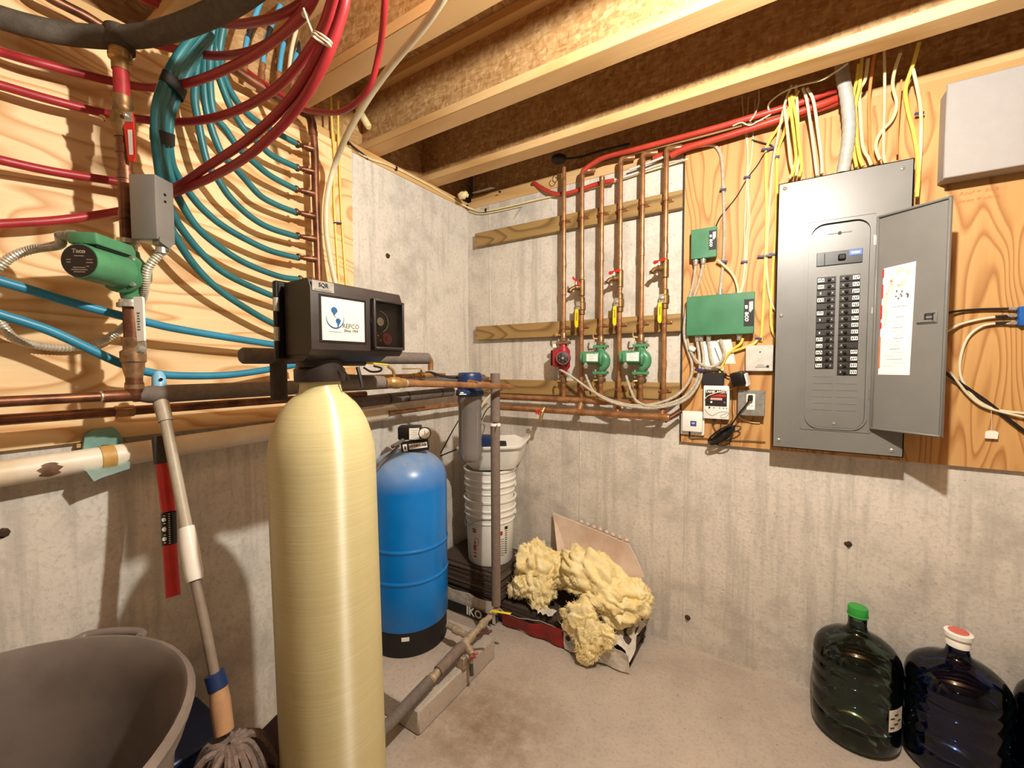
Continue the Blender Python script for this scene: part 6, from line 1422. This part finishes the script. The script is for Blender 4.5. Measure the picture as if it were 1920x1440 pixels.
for a, lab_ in (
  ([(1.362, -.045, 1.86)] + [(1.353, -0.045, 1.781), (1.336, -0.045, 1.709), (1.318, -0.045, 1.611), (1.317, -0.045, 1.536), (1.334, -0.04, 1.466), (1.351, -0.04, 1.41), (1.35, -0.045, 1.348), (1.325, -0.06, 1.293), (1.278, -0.08, 1.247), (1.204, -0.1, 1.215), (1.107, -0.115, 1.204), (1.002, -0.12, 1.221), (0.89, -0.12, 1.268), (0.784, -0.115, 1.335), (0.699, -0.1, 1.377)], 'armoured conduit from the small green box to the red pump'),
  ([(1.394, -.045, 1.86)] + [(1.376, -0.045, 1.778), (1.35, -0.045, 1.695), (1.332, -0.045, 1.61), (1.331, -0.045, 1.523), (1.349, -0.05, 1.46), (1.382, -0.05, 1.41), (1.428, -0.05, 1.39), (1.471, -0.05, 1.41), (1.488, -0.05, 1.457)] + [(1.47, -.05, 1.515)], 'armoured conduit curling from the small green box into the large one'),
  ([(1.373, -.045, 1.51)] + [(1.383, -0.045, 1.447), (1.386, -0.045, 1.385), (1.374, -0.05, 1.326), (1.341, -0.07, 1.266), (1.287, -0.09, 1.228), (1.195, -0.11, 1.203), (1.12, -0.115, 1.223), (1.086, -0.115, 1.281), (1.062, -0.11, 1.349)], 'armoured conduit from the large green box to the right green pump'),
  ([(1.390, -.045, 1.51)] + [(1.401, -0.045, 1.447), (1.4, -0.045, 1.385), (1.386, -0.05, 1.321), (1.351, -0.07, 1.257), (1.294, -0.09, 1.218), (1.182, -0.11, 1.194), (1.03, -0.122, 1.206), (0.919, -0.12, 1.25), (0.877, -0.118, 1.298), (0.85, -0.11, 1.352)], 'armoured conduit from the large green box to the left green pump'),
  ([(1.422, -.045, 1.51)] + [(1.428, -0.045, 1.471), (1.435, -0.045, 1.429), (1.449, -0.045, 1.395), (1.475, -0.045, 1.385)], 'short armoured conduit hanging from the large green box in front of papers'),
  ([(1.051, -0.05, 2.366), (1.154, -0.05, 2.376), (1.252, -0.05, 2.39), (1.343, -0.04, 2.397), (1.413, -0.03, 2.394), (1.442, -0.028, 2.373), (1.46, -0.026, 2.317), (1.469, -0.026, 2.184), (1.476, -0.026, 2.008), (1.474, -0.026, 1.864), (1.467, -0.03, 1.771)] + [(1.466, -.045, 1.735)], 'armoured conduit rising from the large green box to the ceiling edge'),
):
    tag(B().conduit(a, AC, step=.006, n=8).obj('armored_conduit', m_armor), lab_, 'conduit', G)
tag(B().conduit([(0.878, -0.03, 2.343), (0.991, -0.03, 2.344), (1.098, -0.03, 2.352), (1.199, -0.03, 2.363), (1.306, -0.02, 2.359)], .006, step=.006, n=8).obj('armored_conduit', m_armor), 'armoured conduit behind the copper risers under the ceiling edge', 'conduit')
tag(B().box((1.354, -0.052, 1.475), (.03, .02, .022), rot=(0, .5, 0), bev=.004).obj('cable_clamp', m_white), 'white clamp on conduits left of the large green box', 'clamp')
tag(B().box((1.39, -0.056, 1.376), (.046, .02, .014), rot=(0, .12, 0), bev=.004).obj('zip_tie', M('purple_tie', '#352c54', .6)), 'purple tie gathering armoured conduits below the large green box', 'cable tie')
tubing('electrical_cable', [(1.453, -0.05, 1.871), (1.476, -0.04, 1.847), (1.506, -0.035, 1.813), (1.525, -0.035, 1.776), (1.535, -0.04, 1.739), (1.538, -0.05, 1.709)], .005, m_wire_c, 'cream cable arching from the small green box to the large one', 'cable', n=8)
tubing('electrical_cable', [(1.559, -0.04, 1.517), (1.55, -0.04, 1.492), (1.522, -0.035, 1.469), (1.495, -0.03, 1.438), (1.474, -0.03, 1.385), (1.47, -0.03, 1.361)], .006, m_wire_y, 'yellow cable leaving the right underside of the large green box', 'cable', n=8)
tubing('electrical_cable', [(1.616, -0.03, 1.511), (1.599, -0.035, 1.49), (1.564, -0.035, 1.475), (1.516, -0.03, 1.457)], .006, m_wire_y, 'yellow cable turning left beneath the large green box', 'cable', n=8)

# papers, boxes and plugs under the large green box
t = thing('instruction_papers', 'white folded papers tucked below the large green box', 'papers', (1.448, -0.03, 1.385))
B().prism([(0, 0), (.088, .008), (.088, -.135), (.004, -.135)], (1.396, -0.026, 1.509), (1, 0, 0), (0, 0, 1), .001).obj('sheet', m_whitep, t)
B().prism([(0, 0), (.055, .006), (.075, -.11), (.02, -.13)], (1.457, -0.034, 1.512), (1, 0, 0), (.0, -.15, 1), .001).obj('sheet', m_label, t)
B().prism([(0, 0), (.004, .0), (.028, -.066), (.024, -.066)], (1.444, -0.029, 1.478), (1, 0, 0), (0, 0, 1), .0006).obj('print_line', m_inkg, t)
t = thing('adapter_box', 'small black adapter box directly above the tank alarm', 'adapter', (1.44, -0.03, 1.312))
B().bx((1.398, -0.019, 1.308), (1.487, -0.05, 1.364), bev=.003).obj('body', m_blackm, t)
B().cyl((1.486, -0.035, 1.354), (1.497, -0.035, 1.359), .006, 8).obj('cord_stub', m_wire_b, t)
tubing('power_cable', [(1.459, -0.03, 1.385), (1.475, -0.035, 1.371), (1.497, -0.035, 1.352), (1.514, -0.04, 1.347)], .003, m_wire_b, 'black lead joining the adapter box to the plug adapter', 'cord', n=6)
t = thing('tank_alarm', 'white tank alert alarm box with dark display below the adapter', 'alarm', (1.458, -0.03, 1.15))
ax0, ax1, az0, az1 = 1.405, 1.512, 1.153, 1.305
bd = B().bx((ax0, -.052, az0), (ax1, -.0195, az1), bev=.004, seg=2).obj('body', m_white, t)
fp_ = B().bx((ax0 + .008, -.0535, 1.212), (ax1 - .010, -.0515, 1.286)).obj('face_panel', m_brown, t)
text('TANK ALERT', 'lettering', m_label, fp_, ((ax0 + ax1) / 2, -.0542, 1.277), (1, 0, 0), (0, 0, 1), .0155, bold=.0005)
B().bx((ax0 + .026, -.0545, 1.255), (ax1 - .014, -.053, 1.267)).obj('red_strip', m_inkr, fp_)
B().bx((ax0 + .030, -.0545, 1.240), (ax0 + .078, -.053, 1.250)).obj('light_strip', M('pink_strip', '#dba79a', .5), fp_)
for dx, dz, m in ((.034, .018, m_label), (.022, .018, m_black), (.088, .018, m_inkg)):
    B().lathe([(.0045, 0), (.0045, .003), (0, .004)], (ax0 + dx, -.0535, 1.212 + dz), (0, -1, 0), 12).obj('indicator_lamp', m, fp_)
B().lathe([(.004, 0), (.004, .003), (0, .003)], (ax0 + .026, -.052, 1.205), (0, -1, 0), 10).obj('button', m_ink, bd)
for dx in (.045, .068, .084, .096): B().box((ax0 + dx, -.0524, 1.204), (.006, .0006, .004)).obj('face_print', m_inkg, bd)
B().tube([(ax0 + .006, -.0525, 1.196), (ax0 + .022, -.0525, 1.176), (ax0 + .04, -.0525, 1.168), (ax0 + .066, -.0525, 1.184), (ax0 + .098, -.0525, 1.188), (ax0 + .104, -.0525, 1.178), (ax0 + .09, -.0525, 1.162), (ax0 + .074, -.0525, 1.162), (ax0 + .076, -.0525, 1.172), (ax0 + .098, -.0525, 1.182)], .0009, n=5, k=6).obj('print_curve', m_inkg, bd)
B().lathe([(.006, 0), (.006, .012), (0, .014)], ((ax0 + ax1) / 2 - .006, -.04, az0 + .002), (0, 0, -1), 10).obj('cable_gland', m_ink, bd)
tubing('signal_wire', [(1.413, -0.06, 1.244), (1.427, -0.062, 1.259), (1.464, -0.062, 1.275), (1.512, -0.05, 1.288), (1.52, -0.045, 1.292)], .0022, m_wire_w, 'thin white wire across the face of the tank alarm', 'wire', n=6)
t = thing('sensor_box', 'small white box with blue label on the lower left plywood corner', 'sensor box', (1.355, -0.02, 1.076))
B().bx((1.305, -0.019, 1.069), (1.409, -0.034, 1.17), bev=.004, seg=2).obj('base', m_white, t)
fc = B().bx((1.314, -0.034, 1.087), (1.402, -0.052, 1.183), bev=.003, seg=2).obj('cover', m_white, t)
c = V((1.364, -0.053, 1.126)); B().box(c, (.026, .0008, .024)).obj('blue_label', M('blue_label', '#2b3f94', .5), fc)
for dz in (.004, -.001): B().box(c + V((0, -.0008, dz)), (.014, .0004, .0022)).obj('print_line', m_label, fc)
B().cyl((1.346, -0.04, 1.088), (1.345, -0.03, 1.061), .004, 8).obj('cable_gland', m_ink, t)
tubing('power_cable', [(1.345, -0.03, 1.066), (1.352, -0.026, 1.051), (1.407, -0.026, 1.056), (1.464, -0.026, 1.053), (1.582, -0.026, 1.06), (1.653, -0.026, 1.062)], .002, m_wire_b, 'thin black wire stapled along the plywood bottom edge', 'cord', n=6)
t = thing('outlet_box', 'steel outlet box with white receptacle between alarm and grey panel', 'outlet', (1.6, -0.03, 1.185))
bx = B().bx((1.546, -0.019, 1.176), (1.647, -0.062, 1.283), bev=.003).obj('steel_box', m_steel, t)
def yrect(px0, py0, px1, py1, d, th): 
    return None
B().bx((1.546, -0.062, 1.178), (1.649, -0.066, 1.29), bev=.002).obj('cover_plate', m_steel, t)
rc = B().bx((1.579, -0.066, 1.204), (1.612, -0.068, 1.273), bev=.001).obj('receptacle', m_white, t)
for k in range(3): B().box(V((1.595, -0.069, 1.221)) + V(((-.006, .006, 0)[k], 0, (0, 0, -.008)[k])), (.002, .001, .006 if k < 2 else .003)).obj('outlet_slot', m_ink, rc)
for p in ((1.553, -0.067, 1.189), (1.643, -0.067, 1.281)): B().lathe([(.004, 0), (.003, .002), (0, .002)], p, (0, -1, 0), 8).obj('plate_screw', m_chrome, t)
t = thing('power_plug', 'black plug in the upper socket of the steel outlet box', 'plug', (1.595, -0.075, 1.257))
B().box(V((1.595, -0.079, 1.257)), (.018, .018, .024), bev=.003).obj('plug_body', m_blackm, t)
B().cyl((1.595, -0.085, 1.253), (1.589, -0.09, 1.246), .005, 8).obj('cord_sleeve', m_wire_b, t)
tubing('power_cable', [(1.593, -0.085, 1.253), (1.578, -0.085, 1.224), (1.558, -0.08, 1.195), (1.541, -0.075, 1.165), (1.527, -0.07, 1.14), (1.512, -0.06, 1.109), (1.49, -0.055, 1.072)], .0034, m_wire_b, 'black cord running down from the plug to the coiled bundle', 'cord', n=8)
t = thing('plug_adapter', 'black plug-in power adapter tilted above the steel outlet box', 'adapter', (1.554, -0.06, 1.339))
c = V((1.549, -0.085, 1.339)); B().box(c, (.055, .05, .062), rot=(.1, -.22, -.2), bev=.008, seg=2).obj('body', m_black, t)
B().box(c + V((.030, .010, -.004)), (.012, .048, .056), rot=(.1, -.22, -.2), bev=.003).obj('white_side', m_white, t, label='white label side')
for k in range(7):
    pass
G = 'coils of the black cord bundle under the steel outlet box'
t = thing('cord_bundle', 'tangled bundle of coiled black cord below the steel outlet box', 'cord', (1.499, -0.05, 1.048))
rnd = random.Random(9)
for k in range(7):
    a0, a1 = V((1.438, -0.05, 1.045)), V((1.532, -0.055, 1.124)); off = V((rnd.uniform(-.008, .008), rnd.uniform(-.014, .014), rnd.uniform(-.012, .012)))
    d = a1 - a0; n_ = V((-d.z, 0, d.x)).normalized(); w_ = rnd.uniform(.006, .02)
    loop = [a0 + off + d * (.5 + .5 * math.cos(q)) + n_ * math.sin(q) * w_ + V((0, -.004 * k + .01, 0)) for q in [i * 2 * PI / 18 for i in range(18)]]
    B().tube(loop, .0032, n=7, closed=True).obj('cord_coil', m_wire_b, t)
B().tube([(1.489, -0.06, 1.078), (1.52, -0.06, 1.095), (1.553, -0.055, 1.111), (1.557, -0.05, 1.125), (1.536, -0.05, 1.124), (1.503, -0.055, 1.098)], .0032, n=7).obj('cord_coil', m_wire_b, t)
B().tube([(1.455, -0.05, 1.044), (1.481, -0.045, 1.031), (1.512, -0.045, 1.044), (1.52, -0.05, 1.07), (1.499, -0.055, 1.064)], .003, n=7).obj('cord_coil', m_wire_b, t)
c = V((1.495, -0.062, 1.086)); B().box(c, (.014, .03, .026), rot=(0, .6, 0), bev=.004).obj('tie_band', m_ink, t)
for a, lab_ in (([(1.444, -0.04, 1.15), (1.448, -0.03, 1.115), (1.464, -0.03, 1.086), (1.48, -0.04, 1.064)], 'brown wire dropping from the tank alarm to the cord bundle'), ([(1.479, -0.04, 1.155), (1.478, -0.03, 1.122), (1.475, -0.03, 1.092)], 'second brown wire under the tank alarm'), ([(1.522, -0.03, 1.253), (1.523, -0.03, 1.193), (1.525, -0.03, 1.157), (1.501, -0.04, 1.12)], 'thin brown wire running past the right side of the alarm')):
    tubing('signal_wire', a, .0018, M('brown_wire', '#5b3a22', .6), lab_, 'wire', n=6)
tubing('signal_wire', [(1.546, -0.03, 1.173), (1.563, -0.028, 1.157), (1.601, -0.026, 1.145), (1.631, -0.026, 1.144)], .0026, m_wire_c, 'cream wire end curling below the steel outlet box', 'wire', n=6)
t = thing('relay_box', 'light grey relay box half behind the left edge of the grey panel', 'control box', (1.627, -0.04, 1.374))
rb = B().bx((1.571, -0.019, 1.371), (X0 - .003, -.046, (1.575, -0.046, 1.484)[2]), bev=.003).obj('cover', M('light_grey_box', '#c9c3b8', .45), t)
for p_, m_h in (((1.626, -0.046, 1.455), m_ink), ((1.626, -0.046, 1.429), m_label)): B().lathe([(.003, 0), (.003, .002), (0, .002)], p_, (0, -1, 0), 8).obj('cover_hole', m_h, rb)
o = V((1.629, -0.047, 1.39))
for k in range(9): B().box(o + V((-.018 + k * .0045, 0, .0)), (.003, .0005, .004)).obj('print_mark', m_inkg, rb)
for k in range(6): B().box(o + V((-.012 + k * .0045, 0, .008)), (.003, .0005, .0026)).obj('print_mark', m_inkg, rb)
B().box(o + V((.026, 0, .002)), (.010, .0006, .010)).obj('print_mark', m_ink, rb)

# coax splitter, cables and tag on the right
t = thing('coax_splitter', 'blue coax splitter at the right edge with three cables', 'splitter', (2.381, -0.03, 1.563))
B().bx((2.375, -0.019, 1.528), (2.402, -0.045, 1.593), bev=.003).obj('body', M('splitter_blue', '#1f5fae', .4), t)
for p_, q_ in (((2.37, -0.034, 1.586), (2.352, -0.034, 1.588)), ((2.371, -0.034, 1.563), (2.352, -0.034, 1.564)), ((2.372, -0.034, 1.538), (2.353, -0.034, 1.539))): B().cyl(p_, q_, .0055, 8).obj('connector', m_chrome, t)
CO = .0042
G2 = 'coax cables right of the panel door'
tubing('coax_cable', [(2.194, -0.05, 1.581), (2.235, -0.035, 1.589), (2.289, -0.032, 1.591), (2.354, -0.034, 1.588)], CO, m_wire_b, 'black coax cable from behind the panel door to the blue splitter', 'cable', G2, n=8)
tubing('coax_cable', [(2.199, -0.05, 1.516), (2.237, -0.035, 1.541), (2.29, -0.032, 1.557), (2.328, -0.032, 1.562), (2.355, -0.034, 1.564)], CO, m_wire_w, 'upper white coax cable from the panel door to the blue splitter', 'cable', G2, n=8)
tubing('coax_cable', [(2.356, -0.034, 1.539), (2.329, -0.032, 1.54), (2.291, -0.032, 1.531), (2.26, -0.03, 1.495), (2.245, -0.028, 1.433), (2.244, -0.028, 1.367), (2.262, -0.03, 1.314), (2.293, -0.03, 1.269), (2.339, -0.03, 1.241), (2.408, -0.03, 1.231)], CO, m_wire_w, 'white coax cable making a big loop below the blue splitter', 'cable', G2, n=8)
tubing('coax_cable', [(2.211, -0.05, 1.373), (2.235, -0.04, 1.338), (2.265, -0.036, 1.291), (2.299, -0.034, 1.255), (2.345, -0.034, 1.235), (2.407, -0.034, 1.218)], CO, m_wire_w, 'lower white cable running from the door bottom to the right edge', 'cable', G2, n=8)
tubing('coax_cable', [(2.198, -0.05, 1.372), (2.243, -0.035, 1.332), (2.313, -0.03, 1.268), (2.365, -0.03, 1.211), (2.41, -0.03, 1.165)], .0058, m_wire_b, 'thick black cable sloping down to the right edge', 'cable', G2, n=8)
for p_ in ((2.34, -0.033, 1.563), (2.341, -0.033, 1.541)): B().lathe([(.0048, -.018), (.0052, -.016), (.0052, .016), (.0048, .018)], p_, (1, 0, 0), 8).obj('boot', m_blackm, t)
t = thing('hanging_tag', 'small white paper tag hanging by string from the white coax cables', 'tag', (2.329, -0.03, 1.132))
o = V((2.327, -0.034, 1.153))
B().prism([(-.0155, -.014), (.0155, -.014), (.0155, .010), (.008, .015), (-.008, .015), (-.0155, .010)], o, (1, 0, 0), (0, -.12, 1), .0008).obj('paper', m_whitep, t)
B().tube([o + V((0, -.002, .012)), V((2.325, -0.034, 1.219)), V((2.323, -0.033, 1.241))], .0008, n=5).obj('string', m_wire_w, t)
